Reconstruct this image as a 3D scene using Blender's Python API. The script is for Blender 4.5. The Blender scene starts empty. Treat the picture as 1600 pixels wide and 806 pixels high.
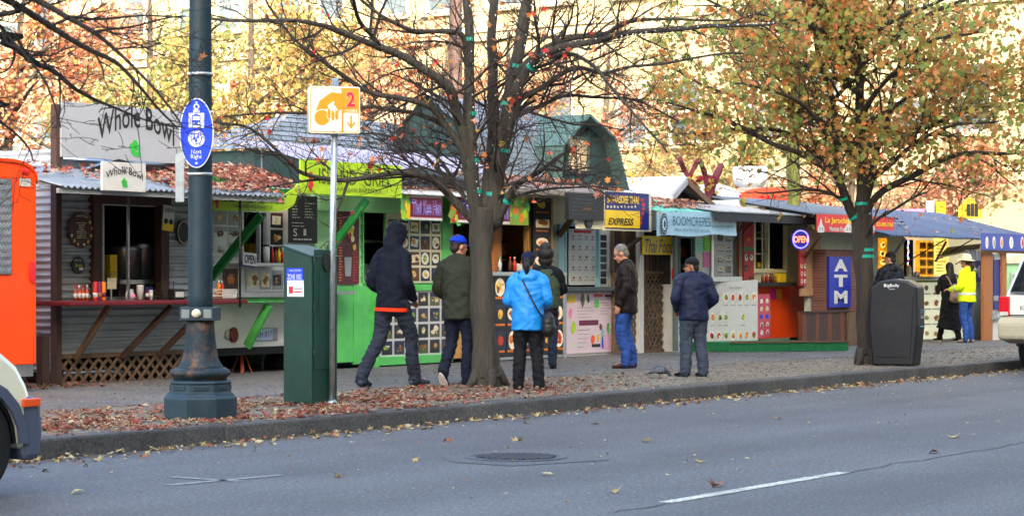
import bpy, bmesh, math, random
from mathutils import Vector, Matrix, noise
random.seed(7)
C = bpy.data.collections.new("scene"); bpy.context.scene.collection.children.link(C)
SC = bpy.context.scene
V = Vector
PI = math.pi
# ---------------------------------------------------------------- camera frame
FPX, VH = 3400.0, 433.0
TH = math.atan2(2370.0, FPX)
CAM = V((0.0, -12.5, 1.4))
FW = V((math.cos(TH), math.sin(TH), 0)); RT = V((math.sin(TH), -math.cos(TH), 0)); UP = V((0, 0, 1))
GZ = 0.15                                   # pavement height over the road
def ray(u, v): return FW + RT*((u-800)/FPX) + UP*((VH-v)/FPX)
def py(u, v, y):
    d = ray(u, v); return CAM + d*((y-CAM.y)/d.y)
def pz(u, v, z):
    d = ray(u, v); return CAM + d*((z-CAM.z)/d.z)
def pxx(u, v, x):
    d = ray(u, v); return CAM + d*((x-CAM.x)/d.x)
def pd(u, v, D): return CAM + ray(u, v)*D
def rect(u0, v0, u1, v1, y):
    """facade rectangle in the plane y: x0, x1, z0, z1 (z0 lower)"""
    um = (u0+u1)/2
    return py(u0, 0, y).x, py(u1, 0, y).x, py(um, max(v0, v1), y).z, py(um, min(v0, v1), y).z
# ---------------------------------------------------------------- objects
def tag(o, label=None, cat=None, group=None, kind=None):
    if label: o['label'] = label
    if cat: o['category'] = cat
    if group: o['group'] = group
    if kind: o['kind'] = kind
    return o
def thing(name, label, cat, loc=(0, 0, 0), rz=0.0, group=None):
    o = bpy.data.objects.new(name, None); C.objects.link(o)
    o.empty_display_size = .2
    o.location = V(loc); o.rotation_euler = (0, 0, rz)
    return tag(o, label, cat, group)
def worldloc(o):
    p = V((0, 0, 0))
    while o is not None:
        p = p + o.location; o = o.parent
    return p
def copy_tree(o, parent=None):
    c = o.copy(); C.objects.link(c)
    if parent: c.parent = parent
    for ch in list(o.children): copy_tree(ch, c)
    return c
class MB:
    """collects shapes (in world or local metres) and links them as ONE mesh object"""
    def __init__(s): s.v = []; s.f = []; s.m = []; s.mats = []; s.sm = []
    def mi(s, m):
        if m not in s.mats: s.mats.append(m)
        return s.mats.index(m)
    def add(s, vs, fs, m, smooth=False):
        b = len(s.v); s.v += [tuple(p) for p in vs]; k = s.mi(m)
        for f in fs: s.f.append(tuple(b+i for i in f)); s.m.append(k); s.sm.append(smooth)
        return s
    def box(s, x0, x1, y0, y1, z0, z1, m):
        x0, x1 = min(x0, x1), max(x0, x1); y0, y1 = min(y0, y1), max(y0, y1); z0, z1 = min(z0, z1), max(z0, z1)
        return s.hexa([(x0,y0,z0),(x1,y0,z0),(x1,y1,z0),(x0,y1,z0),(x0,y0,z1),(x1,y0,z1),(x1,y1,z1),(x0,y1,z1)], m)
    def hexa(s, p, m):
        return s.add(p, [(0,3,2,1),(4,5,6,7),(0,1,5,4),(1,2,6,5),(2,3,7,6),(3,0,4,7)], m)
    def obox(s, c, sx, sy, sz, m, rot=None):
        rot = rot or Matrix.Identity(3); c = V(c)
        p = [c + rot @ V((a*sx/2, b*sy/2, d*sz/2)) for d in (-1, 1) for a, b in ((-1,-1),(1,-1),(1,1),(-1,1))]
        return s.hexa(p, m)
    def bar(s, a, b, w, h, m, up=(0, 0, 1)):
        a = V(a); b = V(b); d = (b-a); L = d.length; d.normalize(); up = V(up)
        if abs(d.dot(up)) > .98: up = V((0, 1, 0))
        x = d.cross(up).normalized(); z = x.cross(d)
        p = []
        for q in (a, b): p += [q-x*w/2-z*h/2, q+x*w/2-z*h/2, q+x*w/2+z*h/2, q-x*w/2+z*h/2]
        return s.add(p, [(0,3,2,1),(4,5,6,7),(0,1,5,4),(1,2,6,5),(2,3,7,6),(3,0,4,7)][:], m)
    def tube(s, pts, r, m, n=8, cap=True, smooth=True, jit=0.0):
        pts = [V(p) for p in pts]; k = len(pts)
        rs = r if isinstance(r, (list, tuple)) else [r]*k
        vs = []; fs = []; ref = None
        for i in range(k):
            d = (pts[min(i+1, k-1)] - pts[max(i-1, 0)])
            if d.length < 1e-9: d = V((0, 0, 1))
            d.normalize()
            if ref is None:
                ref = V((1, 0, 0)) if abs(d.x) < .9 else V((0, 1, 0))
            x = (ref - d*ref.dot(d))
            if x.length < 1e-6: x = d.orthogonal()
            x.normalize(); ref = x; y = d.cross(x)
            for j in range(n):
                a = 2*PI*j/n; rr = rs[i]
                if jit: rr *= 1 + jit*(noise.noise(V((pts[i].x*3+math.cos(a)*1.3, pts[i].y*3+math.sin(a)*1.3, pts[i].z*2.2)))*1.4)
                vs.append(pts[i] + x*math.cos(a)*rr + y*math.sin(a)*rr)
        for i in range(k-1):
            for j in range(n):
                fs.append((i*n+j, i*n+(j+1) % n, (i+1)*n+(j+1) % n, (i+1)*n+j))
        if cap:
            fs.append(tuple(range(n-1, -1, -1))); fs.append(tuple((k-1)*n+j for j in range(n)))
        return s.add(vs, fs, m, smooth)
    def lathe(s, c, prof, m, n=20, smooth=True, flute=None, sq=None):
        """prof: (radius, z) from the bottom up; flute(z) -> depth of n/2 flutes"""
        c = V(c); vs = []; fs = []; k = len(prof)
        for r, z in prof:
            for j in range(n):
                a = 2*PI*(j+.5)/n; rr = r
                if flute and j % 2: rr -= flute(z)
                vs.append(c + V((math.cos(a)*rr, math.sin(a)*rr, z)))
        for i in range(k-1):
            for j in range(n): fs.append((i*n+j, i*n+(j+1) % n, (i+1)*n+(j+1) % n, (i+1)*n+j))
        fs.append(tuple(range(n-1, -1, -1))); fs.append(tuple((k-1)*n+j for j in range(n)))
        return s.add(vs, fs, m, smooth)
    def prism(s, pts, o, ux, uy, d, m):
        """polygon pts (2D) in the frame o,ux,uy pushed by the vector d (thickness)"""
        o = V(o); ux = V(ux); uy = V(uy); d = V(d); n = len(pts)
        a = [o+ux*p[0]+uy*p[1] for p in pts]
        fs = [tuple(range(n)), tuple(range(2*n-1, n-1, -1))]
        fs += [(i, i+n, (i+1) % n+n, (i+1) % n) for i in range(n)]
        return s.add(a + [p+d for p in a], fs, m)
    def poly(s, pts, m): return s.add(pts, [tuple(range(len(pts)))], m)
    def ball(s, c, rx, ry, rz, m, n=10, k=7):
        c = V(c); vs = [c+V((0, 0, -rz))]; fs = []
        for i in range(1, k):
            t = -PI/2+PI*i/k
            for j in range(n):
                a = 2*PI*j/n; vs.append(c+V((rx*math.cos(t)*math.cos(a), ry*math.cos(t)*math.sin(a), rz*math.sin(t))))
        vs.append(c+V((0, 0, rz))); e = len(vs)-1
        for j in range(n):
            fs.append((0, 1+(j+1) % n, 1+j)); fs.append((e, e-n+j, e-n+(j+1) % n))
        for i in range(k-2):
            for j in range(n):
                b = 1+i*n; fs.append((b+j, b+(j+1) % n, b+n+(j+1) % n, b+n+j))
        return s.add(vs, fs, m, True)
    def text(s, body, o, ux, uy, w, h, m, n=None, depth=.004, arc=0.0, shear=0.0, bold=0.0, keep=False):
        """lettering fitted into a w x h box whose lower left corner is o"""
        cu = bpy.data.curves.new('lettering', 'FONT'); cu.body = body; cu.size = 1.0; cu.shear = shear
        cu.offset = bold; cu.resolution_u = 3; cu.space_line = .9; cu.align_x = 'CENTER'
        ob = bpy.data.objects.new('lettering_tmp', cu); C.objects.link(ob)
        dg = bpy.context.evaluated_depsgraph_get(); dg.update()
        me = bpy.data.meshes.new_from_object(ob.evaluated_get(dg))
        bpy.data.objects.remove(ob)
        ps = [p.co.copy() for p in me.vertices]; fs = [tuple(p.vertices) for p in me.polygons]
        bpy.data.meshes.remove(me)
        if not ps: return s
        x0 = min(p.x for p in ps); x1 = max(p.x for p in ps); y0 = min(p.y for p in ps); y1 = max(p.y for p in ps)
        ux = V(ux).normalized(); uy = V(uy).normalized(); nn = ux.cross(uy) ; o = V(o)
        sx = w/(x1-x0); sy = h/max(1e-6, y1-y0)
        if keep: sy = sx = min(sx, sy)
        ox = (w-(x1-x0)*sx)/2; q = []
        for p in ps:
            a = (p.x-x0)*sx+ox; t = 2*a/w-1
            q.append(o+ux*a+uy*((p.y-y0)*sy + arc*(1-t*t)) + nn*depth)
        return s.add(q, fs, m)
    def build(s, name, parent=None, origin=None, bevel=0, label=None, cat=None, group=None, kind=None, smooth_angle=None, wob=0):
        if origin is None: origin = worldloc(parent) if parent else None
        if origin is None:
            xs = [p[0] for p in s.v]; ys = [p[1] for p in s.v]; zs = [p[2] for p in s.v]
            origin = V(((min(xs)+max(xs))/2, (min(ys)+max(ys))/2, min(zs)))
        origin = V(origin)
        me = bpy.data.meshes.new(name)
        me.from_pydata([(p[0]-origin.x, p[1]-origin.y, p[2]-origin.z) for p in s.v], [], s.f)
        for m in s.mats: me.materials.append(m)
        me.polygons.foreach_set('material_index', s.m)
        me.polygons.foreach_set('use_smooth', s.sm); me.update()
        if smooth_angle: me.set_sharp_from_angle(angle=math.radians(smooth_angle))
        o = bpy.data.objects.new(name, me); C.objects.link(o)
        if parent: o.parent = parent
        else: o.location = origin
        if bevel:
            b = o.modifiers.new('bevel', 'BEVEL'); b.width = bevel; b.segments = 2; b.limit_method = 'ANGLE'; b.angle_limit = math.radians(40)
        return tag(o, label, cat, group, kind)
# ---------------------------------------------------------------- materials
def hx(s):
    if isinstance(s, tuple): r = [c/255 for c in s]
    else: s = s.lstrip('#'); r = [int(s[i:i+2], 16)/255 for i in (0, 2, 4)]
    return tuple((c/12.92 if c <= .04045 else ((c+.055)/1.055)**2.4) for c in r)
_M = {}
def mat(name, col, rough=.6, metal=0.0, var=.18, scale=6.0, bump=0.0, bscale=80.0, spec=.4, stretch=None, dirt=0.0, dirtcol=(.07, .06, .05), emit=0.0, coat=0.0, alpha=1.0, trans=0.0):
    if name in _M: return _M[name]
    c = hx(col) if isinstance(col, str) else col
    m = bpy.data.materials.new(name); m.use_nodes = True; nt = m.node_tree; b = nt.nodes['Principled BSDF']
    b.inputs['Roughness'].default_value = rough; b.inputs['Metallic'].default_value = metal
    b.inputs['Specular IOR Level'].default_value = spec; b.inputs['Coat Weight'].default_value = coat
    tc = nt.nodes.new('ShaderNodeTexCoord'); src = tc.outputs['Object']
    if stretch:
        mp = nt.nodes.new('ShaderNodeMapping'); mp.inputs['Scale'].default_value = stretch
        nt.links.new(src, mp.inputs['Vector']); src = mp.outputs['Vector']
    n = nt.nodes.new('ShaderNodeTexNoise'); n.inputs['Scale'].default_value = scale; n.inputs['Detail'].default_value = 6; n.inputs['Roughness'].default_value = .65
    nt.links.new(src, n.inputs['Vector'])
    r = nt.nodes.new('ShaderNodeValToRGB'); r.color_ramp.elements[0].position = .3; r.color_ramp.elements[1].position = .72
    r.color_ramp.elements[0].color = (*[x*(1-var) for x in c], 1); r.color_ramp.elements[1].color = (*[min(1, x*(1+var)) for x in c], 1)
    nt.links.new(n.outputs['Fac'], r.inputs['Fac']); out = r.outputs['Color']
    if dirt:
        n2 = nt.nodes.new('ShaderNodeTexNoise'); n2.inputs['Scale'].default_value = scale*.45; n2.inputs['Detail'].default_value = 9; n2.inputs['Roughness'].default_value = .75
        nt.links.new(src, n2.inputs['Vector'])
        r2 = nt.nodes.new('ShaderNodeValToRGB'); r2.color_ramp.elements[0].position = .5; r2.color_ramp.elements[1].position = .75
        r2.color_ramp.elements[0].color = (0, 0, 0, 1); r2.color_ramp.elements[1].color = (dirt, dirt, dirt, 1)
        nt.links.new(n2.outputs['Fac'], r2.inputs['Fac'])
        mx = nt.nodes.new('ShaderNodeMixRGB'); mx.inputs['Color2'].default_value = (*dirtcol, 1)
        nt.links.new(r2.outputs['Color'], mx.inputs['Fac']); nt.links.new(out, mx.inputs['Color1']); out = mx.outputs['Color']
    nt.links.new(out, b.inputs['Base Color'])
    if bump:
        n3 = nt.nodes.new('ShaderNodeTexNoise'); n3.inputs['Scale'].default_value = bscale; n3.inputs['Detail'].default_value = 4
        nt.links.new(src, n3.inputs['Vector'])
        bp = nt.nodes.new('ShaderNodeBump'); bp.inputs['Strength'].default_value = bump; bp.inputs['Distance'].default_value = .01
        nt.links.new(n3.outputs['Fac'], bp.inputs['Height']); nt.links.new(bp.outputs['Normal'], b.inputs['Normal'])
    if emit:
        nt.links.new(out, b.inputs['Emission Color']); b.inputs['Emission Strength'].default_value = emit
    if trans: b.inputs['Transmission Weight'].default_value = trans
    _M[name] = m
    return m
def leafmat(name, cols, trans=.45):
    """every leaf (mesh island) takes its own colour from the ramp"""
    m = bpy.data.materials.new(name); m.use_nodes = True; nt = m.node_tree; nt.nodes.clear()
    g = nt.nodes.new('ShaderNodeNewGeometry'); r = nt.nodes.new('ShaderNodeValToRGB'); r.color_ramp.interpolation = 'CONSTANT'
    e = r.color_ramp.elements; n = len(cols)
    while len(e) < n: e.new(.5)
    for i, c in enumerate(cols): e[i].position = i/n; e[i].color = (*hx(c), 1)
    nt.links.new(g.outputs['Random Per Island'], r.inputs['Fac'])
    d = nt.nodes.new('ShaderNodeBsdfDiffuse'); t = nt.nodes.new('ShaderNodeBsdfTranslucent'); mx = nt.nodes.new('ShaderNodeMixShader'); mx.inputs['Fac'].default_value = trans
    o = nt.nodes.new('ShaderNodeOutputMaterial')
    nt.links.new(r.outputs['Color'], d.inputs['Color']); nt.links.new(r.outputs['Color'], t.inputs['Color'])
    nt.links.new(d.outputs[0], mx.inputs[1]); nt.links.new(t.outputs[0], mx.inputs[2]); nt.links.new(mx.outputs[0], o.inputs['Surface'])
    return m
def glass(name, col='#20262a', rough=.05):
    return mat(name, col, rough, 0, .25, 3, spec=.9)
def plain(name, col, rough=.55, **k): return mat(name, col, rough, 0, k.pop('var', .08), k.pop('scale', 5), **k)
K = dict(
 asphalt=None,
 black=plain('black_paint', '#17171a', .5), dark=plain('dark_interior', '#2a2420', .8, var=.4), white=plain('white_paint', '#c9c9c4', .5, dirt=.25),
 cream=plain('cream_paint', '#d9d2b4', .55, dirt=.3), grey=plain('grey_paint', '#8d9294', .5), ink=plain('black_ink', '#202124', .6),
 wood=mat('weathered_wood', '#66513d', .75, 0, .35, 5, .3, 60, stretch=(6, 6, .7)), dwood=mat('dark_brown_wood', '#46322a', .7, 0, .35, 6, .3, 60, stretch=(6, 6, .8)),
 owood=mat('orange_wood', '#a0632f', .6, 0, .3, 5, .2, 60, stretch=(6, 6, .7)), pine=mat('pine_boards', '#b98a4e', .6, 0, .25, 5, .2, 60, stretch=(6, 6, .7)),
 galv=mat('galvanised_steel', '#a3abb0', .38, .75, .28, 9, .15, 30, dirt=.25), steel=mat('brushed_steel', '#b4b6b4', .3, .9, .15, 12),
 lime=plain('lime_paint', '#a4c81e', .5, var=.18, dirt=.2), green=plain('leaf_green_paint', '#58bd5c', .5, dirt=.4, var=.2, scale=3), pgreen=plain('pale_green_paint', '#a5dba0', .5, var=.1, dirt=.25),
 dgreen=plain('deep_green_paint', '#1f7d34', .5, var=.15), cabinet=plain('cabinet_green_enamel', '#02332a', .42, var=.3, scale=3, dirt=.3),
 red=plain('red_paint', '#c2272b', .5), maroon=plain('maroon_counter', '#6d1d25', .35, var=.15), orange=plain('orange_enamel', '#f94a08', .38, var=.16, scale=2, dirt=.22, coat=.2), yellow=plain('yellow_paint', '#e9c21a', .5),
 blue=plain('blue_paint', '#1f3fd0', .45), navy=plain('navy_paint', '#1c2170', .45), skyb=plain('sky_blue_vinyl', '#a8cfe0', .5), purple=plain('purple_vinyl', '#6a1442', .5), pink=plain('pink_paper', '#ee7fb5', .6),
 rubber=mat('tyre_rubber', '#1b1c1e', .75, 0, .2, 20, .2, 90), teal=plain('teal_tape', '#0f9c86', .4), glass=glass('window_glass'),
)
# ================================================================= camera, light, world
cam = bpy.data.cameras.new('camera'); co = bpy.data.objects.new('camera', cam); C.objects.link(co)
co.location = CAM; co.rotation_euler = FW.to_track_quat('-Z', 'Y').to_euler()
cam.sensor_width = 36; cam.lens = FPX/1600*36; cam.shift_y = 30/1600; cam.clip_end = 2000; cam.clip_start = .1
cam.dof.use_dof = True; cam.dof.focus_distance = 26; cam.dof.aperture_fstop = 6.3
SC.camera = co
SUN_AZ, SUN_EL = math.radians(225), math.radians(19)        # direction towards the sun, measured from +X
w = bpy.data.worlds.new('World'); SC.world = w; w.use_nodes = True; nt = w.node_tree
sk = nt.nodes.new('ShaderNodeTexSky'); sk.sky_type = 'NISHITA'; sk.sun_disc = False
sk.sun_elevation = SUN_EL; sk.sun_rotation = math.radians(90)-SUN_AZ; sk.air_density = 1.0; sk.dust_density = 4.0; sk.ozone_density = .4
bg = nt.nodes['Background']; bg.inputs['Strength'].default_value = .15; nt.links.new(sk.outputs[0], bg.inputs['Color'])
su = bpy.data.lights.new('sun', 'SUN'); su.energy = 2.0; su.angle = math.radians(.6); su.color = (1, .93, .80)
so = bpy.data.objects.new('sun', su); C.objects.link(so)
sd = V((math.cos(SUN_AZ)*math.cos(SUN_EL), math.sin(SUN_AZ)*math.cos(SUN_EL), math.sin(SUN_EL)))
so.rotation_euler = sd.to_track_quat('Z', 'Y').to_euler(); so.location = (0, -20, 40)
vs = SC.view_settings; vs.view_transform = 'Standard'; vs.look = 'None'; vs.exposure = 3.1; vs.gamma = 1; vs.use_curve_mapping = False
SC.render.engine = 'CYCLES'; SC.cycles.use_denoising = True; SC.cycles.max_bounces = 6; SC.cycles.diffuse_bounces = 4; SC.cycles.transparent_max_bounces = 6
SC.cycles.sample_clamp_indirect = 6; SC.cycles.caustics_reflective = False; SC.cycles.caustics_refractive = False
# ================================================================= ground materials
def ground_mat(name, c0, c1, patch, fine, speck, rough, bump, speckcol=(.5, .5, .5), crack=0.0, streak=0.0):
    m = bpy.data.materials.new(name); m.use_nodes = True; nt = m.node_tree; b = nt.nodes['Principled BSDF']
    L = nt.links.new; N = nt.nodes.new
    tc = N('ShaderNodeTexCoord'); g = N('ShaderNodeNewGeometry')
    a = N('ShaderNodeTexNoise'); a.inputs['Scale'].default_value = patch; a.inputs['Detail'].default_value = 7; a.inputs['Roughness'].default_value = .7
    f = N('ShaderNodeTexNoise'); f.inputs['Scale'].default_value = fine; f.inputs['Detail'].default_value = 3; f.inputs['Roughness'].default_value = .8
    for n in (a, f): L(g.outputs['Position'], n.inputs['Vector'])
    r = N('ShaderNodeValToRGB'); r.color_ramp.elements[0].position = .3; r.color_ramp.elements[1].position = .7
    r.color_ramp.elements[0].color = (*c0, 1); r.color_ramp.elements[1].color = (*c1, 1); L(a.outputs['Fac'], r.inputs['Fac'])
    r2 = N('ShaderNodeValToRGB'); r2.color_ramp.elements[0].position = .32; r2.color_ramp.elements[1].position = .7
    r2.color_ramp.elements[0].color = (.22, .22, .22, 1); r2.color_ramp.elements[1].color = (2.0, 2.0, 2.0, 1); L(f.outputs['Fac'], r2.inputs['Fac'])
    mx = N('ShaderNodeMixRGB'); mx.blend_type = 'MULTIPLY'; mx.inputs['Fac'].default_value = .85; L(r.outputs[0], mx.inputs[1]); L(r2.outputs[0], mx.inputs[2])
    v = N('ShaderNodeTexVoronoi'); v.inputs['Scale'].default_value = fine*.45; L(g.outputs['Position'], v.inputs['Vector'])
    r3 = N('ShaderNodeValToRGB'); r3.color_ramp.elements[0].position = .10; r3.color_ramp.elements[1].position = .16
    r3.color_ramp.elements[0].color = (speck, speck, speck, 1); r3.color_ramp.elements[1].color = (0, 0, 0, 1); L(v.outputs['Distance'], r3.inputs['Fac'])
    m2 = N('ShaderNodeMixRGB'); m2.inputs[2].default_value = (*speckcol, 1); L(r3.outputs[0], m2.inputs[0]); L(mx.outputs[0], m2.inputs[1]); out = m2.outputs[0]
    if crack:
        wv = N('ShaderNodeTexVoronoi'); wv.feature = 'DISTANCE_TO_EDGE'; wv.inputs['Scale'].default_value = .22
        wn = N('ShaderNodeTexNoise'); wn.inputs['Scale'].default_value = 1.3; wn.inputs['Detail'].default_value = 5; L(g.outputs['Position'], wn.inputs['Vector'])
        ad = N('ShaderNodeMixRGB'); ad.blend_type = 'ADD'; ad.inputs[0].default_value = .9; L(g.outputs['Position'], ad.inputs[1]); L(wn.outputs['Color'], ad.inputs[2]); L(ad.outputs[0], wv.inputs['Vector'])
        r4 = N('ShaderNodeValToRGB'); r4.color_ramp.elements[0].position = .0; r4.color_ramp.elements[1].position = .006
        r4.color_ramp.elements[0].color = (crack, crack, crack, 1); r4.color_ramp.elements[1].color = (0, 0, 0, 1); L(wv.outputs['Distance'], r4.inputs['Fac'])
        m3 = N('ShaderNodeMixRGB'); m3.inputs[2].default_value = (.02, .02, .022, 1); L(r4.outputs[0], m3.inputs[0]); L(out, m3.inputs[1]); out = m3.outputs[0]
    if streak:
        mp = N('ShaderNodeMapping'); mp.inputs['Scale'].default_value = (.05, .8, 1); sn = N('ShaderNodeTexNoise'); sn.inputs['Scale'].default_value = 1.0; sn.inputs['Detail'].default_value = 5
        L(g.outputs['Position'], mp.inputs['Vector']); L(mp.outputs[0], sn.inputs['Vector']); r5 = N('ShaderNodeValToRGB'); r5.color_ramp.elements[0].position = .35; r5.color_ramp.elements[1].position = .65
        r5.color_ramp.elements[0].color = (1-streak, 1-streak, 1-streak, 1); r5.color_ramp.elements[1].color = (1+streak*.6, 1+streak*.6, 1+streak*.6, 1); L(sn.outputs['Fac'], r5.inputs['Fac'])
        m4 = N('ShaderNodeMixRGB'); m4.blend_type = 'MULTIPLY'; m4.inputs[0].default_value = 1; L(out, m4.inputs[1]); L(r5.outputs[0], m4.inputs[2]); out = m4.outputs[0]
        so_ = N('ShaderNodeTexNoise'); so_.inputs['Scale'].default_value = .9; so_.inputs['Detail'].default_value = 8; so_.inputs['Roughness'].default_value = .8; L(g.outputs['Position'], so_.inputs['Vector'])
        r6 = N('ShaderNodeValToRGB'); r6.color_ramp.elements[0].position = .58; r6.color_ramp.elements[1].position = .74; r6.color_ramp.elements[0].color = (1, 1, 1, 1); r6.color_ramp.elements[1].color = (.62, .62, .63, 1); L(so_.outputs['Fac'], r6.inputs['Fac'])
        m5 = N('ShaderNodeMixRGB'); m5.blend_type = 'MULTIPLY'; m5.inputs[0].default_value = 1; L(out, m5.inputs[1]); L(r6.outputs[0], m5.inputs[2]); out = m5.outputs[0]
    L(out, b.inputs['Base Color']); b.inputs['Roughness'].default_value = rough
    bp = N('ShaderNodeBump'); bp.inputs['Strength'].default_value = bump; bp.inputs['Distance'].default_value = .008; L(f.outputs['Fac'], bp.inputs['Height']); L(bp.outputs[0], b.inputs['Normal'])
    return m
m_road = ground_mat('asphalt', (.066, .066, .069), (.096, .095, .098), .5, 34, .8, .8, .9, (.27, .28, .30), 0, .22)
m_patch = ground_mat('asphalt_patch', (.058, .058, .062), (.08, .08, .085), 1.2, 60, .3, .75, .5, (.2, .2, .22))
m_walk = ground_mat('pavement_concrete', (.082, .077, .070), (.145, .136, .122), .8, 30, .5, .85, .5, (.30, .28, .22))
m_kerb = ground_mat('kerb_concrete', (.028, .027, .026), (.085, .081, .074), 1.3, 45, .25, .8, .7, (.2, .2, .2), 0, .3)
m_dirt = ground_mat('bark_mulch', (.10, .085, .062), (.20, .17, .125), 2.0, 22, .7, .95, 1.0, (.42, .36, .26))
m_lot = ground_mat('car_park_asphalt', (.06, .06, .065), (.09, .09, .095), .4, 30, .3, .8, .4)
def sheet(name, x0, x1, y0, y1, z, m, nx=1):
    b = MB(); xs = [x0+(x1-x0)*i/nx for i in range(nx+1)]
    for i in range(nx): b.poly([(xs[i], y0, z), (xs[i+1], y0, z), (xs[i+1], y1, z), (xs[i], y1, z)], m)
    return b.build(name, origin=(0, 0, z), kind='structure')
sheet('ground', -400, 600, -300, 700, -.02, m_lot)
sheet('road', -150, 200, -15, 0.02, 0.0, m_road)
sheet('car_park', -60, 70, 9.5, 60, .13, m_lot)
sheet('pavement', -120, 66, 2.75, 9.6, GZ, m_walk)
sheet('planting_strip', -120, 66, .28, 2.80, GZ-.004, m_dirt)
b = MB(); x = -60.0
while x < 66:                                                # kerb stones with joints
    L = 2.6+random.random()*.8; dz = random.uniform(-.006, .006)
    b.hexa([(x+.006, 0+random.uniform(-.006, .006), -.05), (x+L-.006, 0+random.uniform(-.006, .006), -.05), (x+L-.006, .30, -.05), (x+.006, .30, -.05),
            (x+.006, .02, GZ+.006+dz), (x+L-.006, .02, GZ+.006+dz), (x+L-.006, .30, GZ+.008), (x+.006, .30, GZ+.008)], m_kerb); x += L
kb = b.build('kerb', origin=(0, 0, 0), bevel=.022, kind='structure')
sheet('opposite_pavement', -150, 200, -18, -15, .12, m_walk)
# painted lane line (worn)
m_line = ground_mat('road_paint', (.15, .15, .13), (.62, .62, .49), 5, 40, .7, .6, .3, (.12, .12, .13))
a0 = pz(1040, 785, 0); a1 = pz(1318, 738, 0)
b = MB(); n = 30
for i in range(n):
    p = a0.lerp(a1, i/n); q = a0.lerp(a1, (i+1)/n); w0 = .05+random.uniform(-.008, .008)
    b.poly([(p.x, p.y-.05+random.uniform(-.006, .006), .004), (q.x, q.y-.05, .004), (q.x, q.y+w0, .004), (p.x, p.y+.05, .004)], m_line)
b.build('lane_line', kind='structure')
m_faint = ground_mat('worn_road_paint', (.12, .123, .128), (.21, .21, .212), 2, 30, .6, .7, .3, (.1, .1, .11))
b = MB()
for (u0, v0, u1, v1) in ((262, 758, 440, 742), (268, 745, 375, 752)):
    p = pz(u0, v0, 0); q = pz(u1, v1, 0); d = (q-p).normalized(); s = V((-d.y, d.x, 0))*.04
    b.poly([p-s+V((0, 0, .004)), q-s+V((0, 0, .004)), q+s+V((0, 0, .004)), p+s+V((0, 0, .004))], m_faint)
b.build('worn_marking', kind='structure')
m_seam = ground_mat('tar_seam', (.02, .02, .022), (.035, .035, .038), 2, 30, .1, .7, .3)
b = MB(); pr = None
for i in range(41):
    f = i/40; p = pz(960+660*f, 800-112*f+3*noise.noise(V((f*9, 1, 0))), 0); q = V((p.x, p.y+.10*noise.noise(V((f*14, 5, 0))), .003)); w_ = .008+.010*abs(noise.noise(V((f*21, 3, 0))))
    if pr: b.poly([pr[0]-V((0, pr[1], 0)), q-V((0, w_, 0)), q+V((0, w_, 0)), pr[0]+V((0, pr[1], 0))], m_seam)
    pr = (q, w_)
b.build('road_seam', kind='structure')
# asphalt patch and manhole cover
mc = pz(806, 715, 0)
b = MB(); pts = [pz(u, v, 0) for u, v in ((690, 712), (800, 702), (925, 706), (952, 719), (800, 728), (705, 722))]
b.poly([(p.x, p.y, .004) for p in pts][::-1], m_patch); b.build('asphalt_patch', kind='structure')
iron = mat('cast_iron', '#4b4d55', .55, .55, .3, 14, .3, 60)
t = thing('manhole_cover', 'round iron manhole cover set in the road patch', 'manhole cover', (mc.x, mc.y, .004))
b = MB(); b.lathe((mc.x, mc.y, .004), [(.40, -.02), (.40, .008), (.35, .010), (.35, -.02)], iron, 36); b.build('rim', t)
b = MB(); b.lathe((mc.x, mc.y, .004), [(.345, -.02), (.345, .004), (.0, .007)], iron, 36)
for i in range(-5, 6):
    for j in range(-5, 6):
        if i*i+j*j < 27: b.obox((mc.x+i*.058, mc.y+j*.058, .013), .034, .034, .010, iron)
b.build('lid', t)
# ================================================================= unseen block added behind the camera to shade the street
m_blk = mat('pale_bounce_block', '#c9bda8', .8, 0, .2, 2, .2, 20)  # kept pale so the added block bounces light onto the stall fronts
t = thing('shading_block', 'long pale unseen block added behind the camera to shade the street', 'building', (-35, -19, 0))
b = MB(); b.box(-130, 60, -40, -19, 0, 19.5, m_blk); b.box(-130, 60, -40.3, -18.6, 19.5, 20.0, K['cream']); b.build('wall', t)
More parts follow.
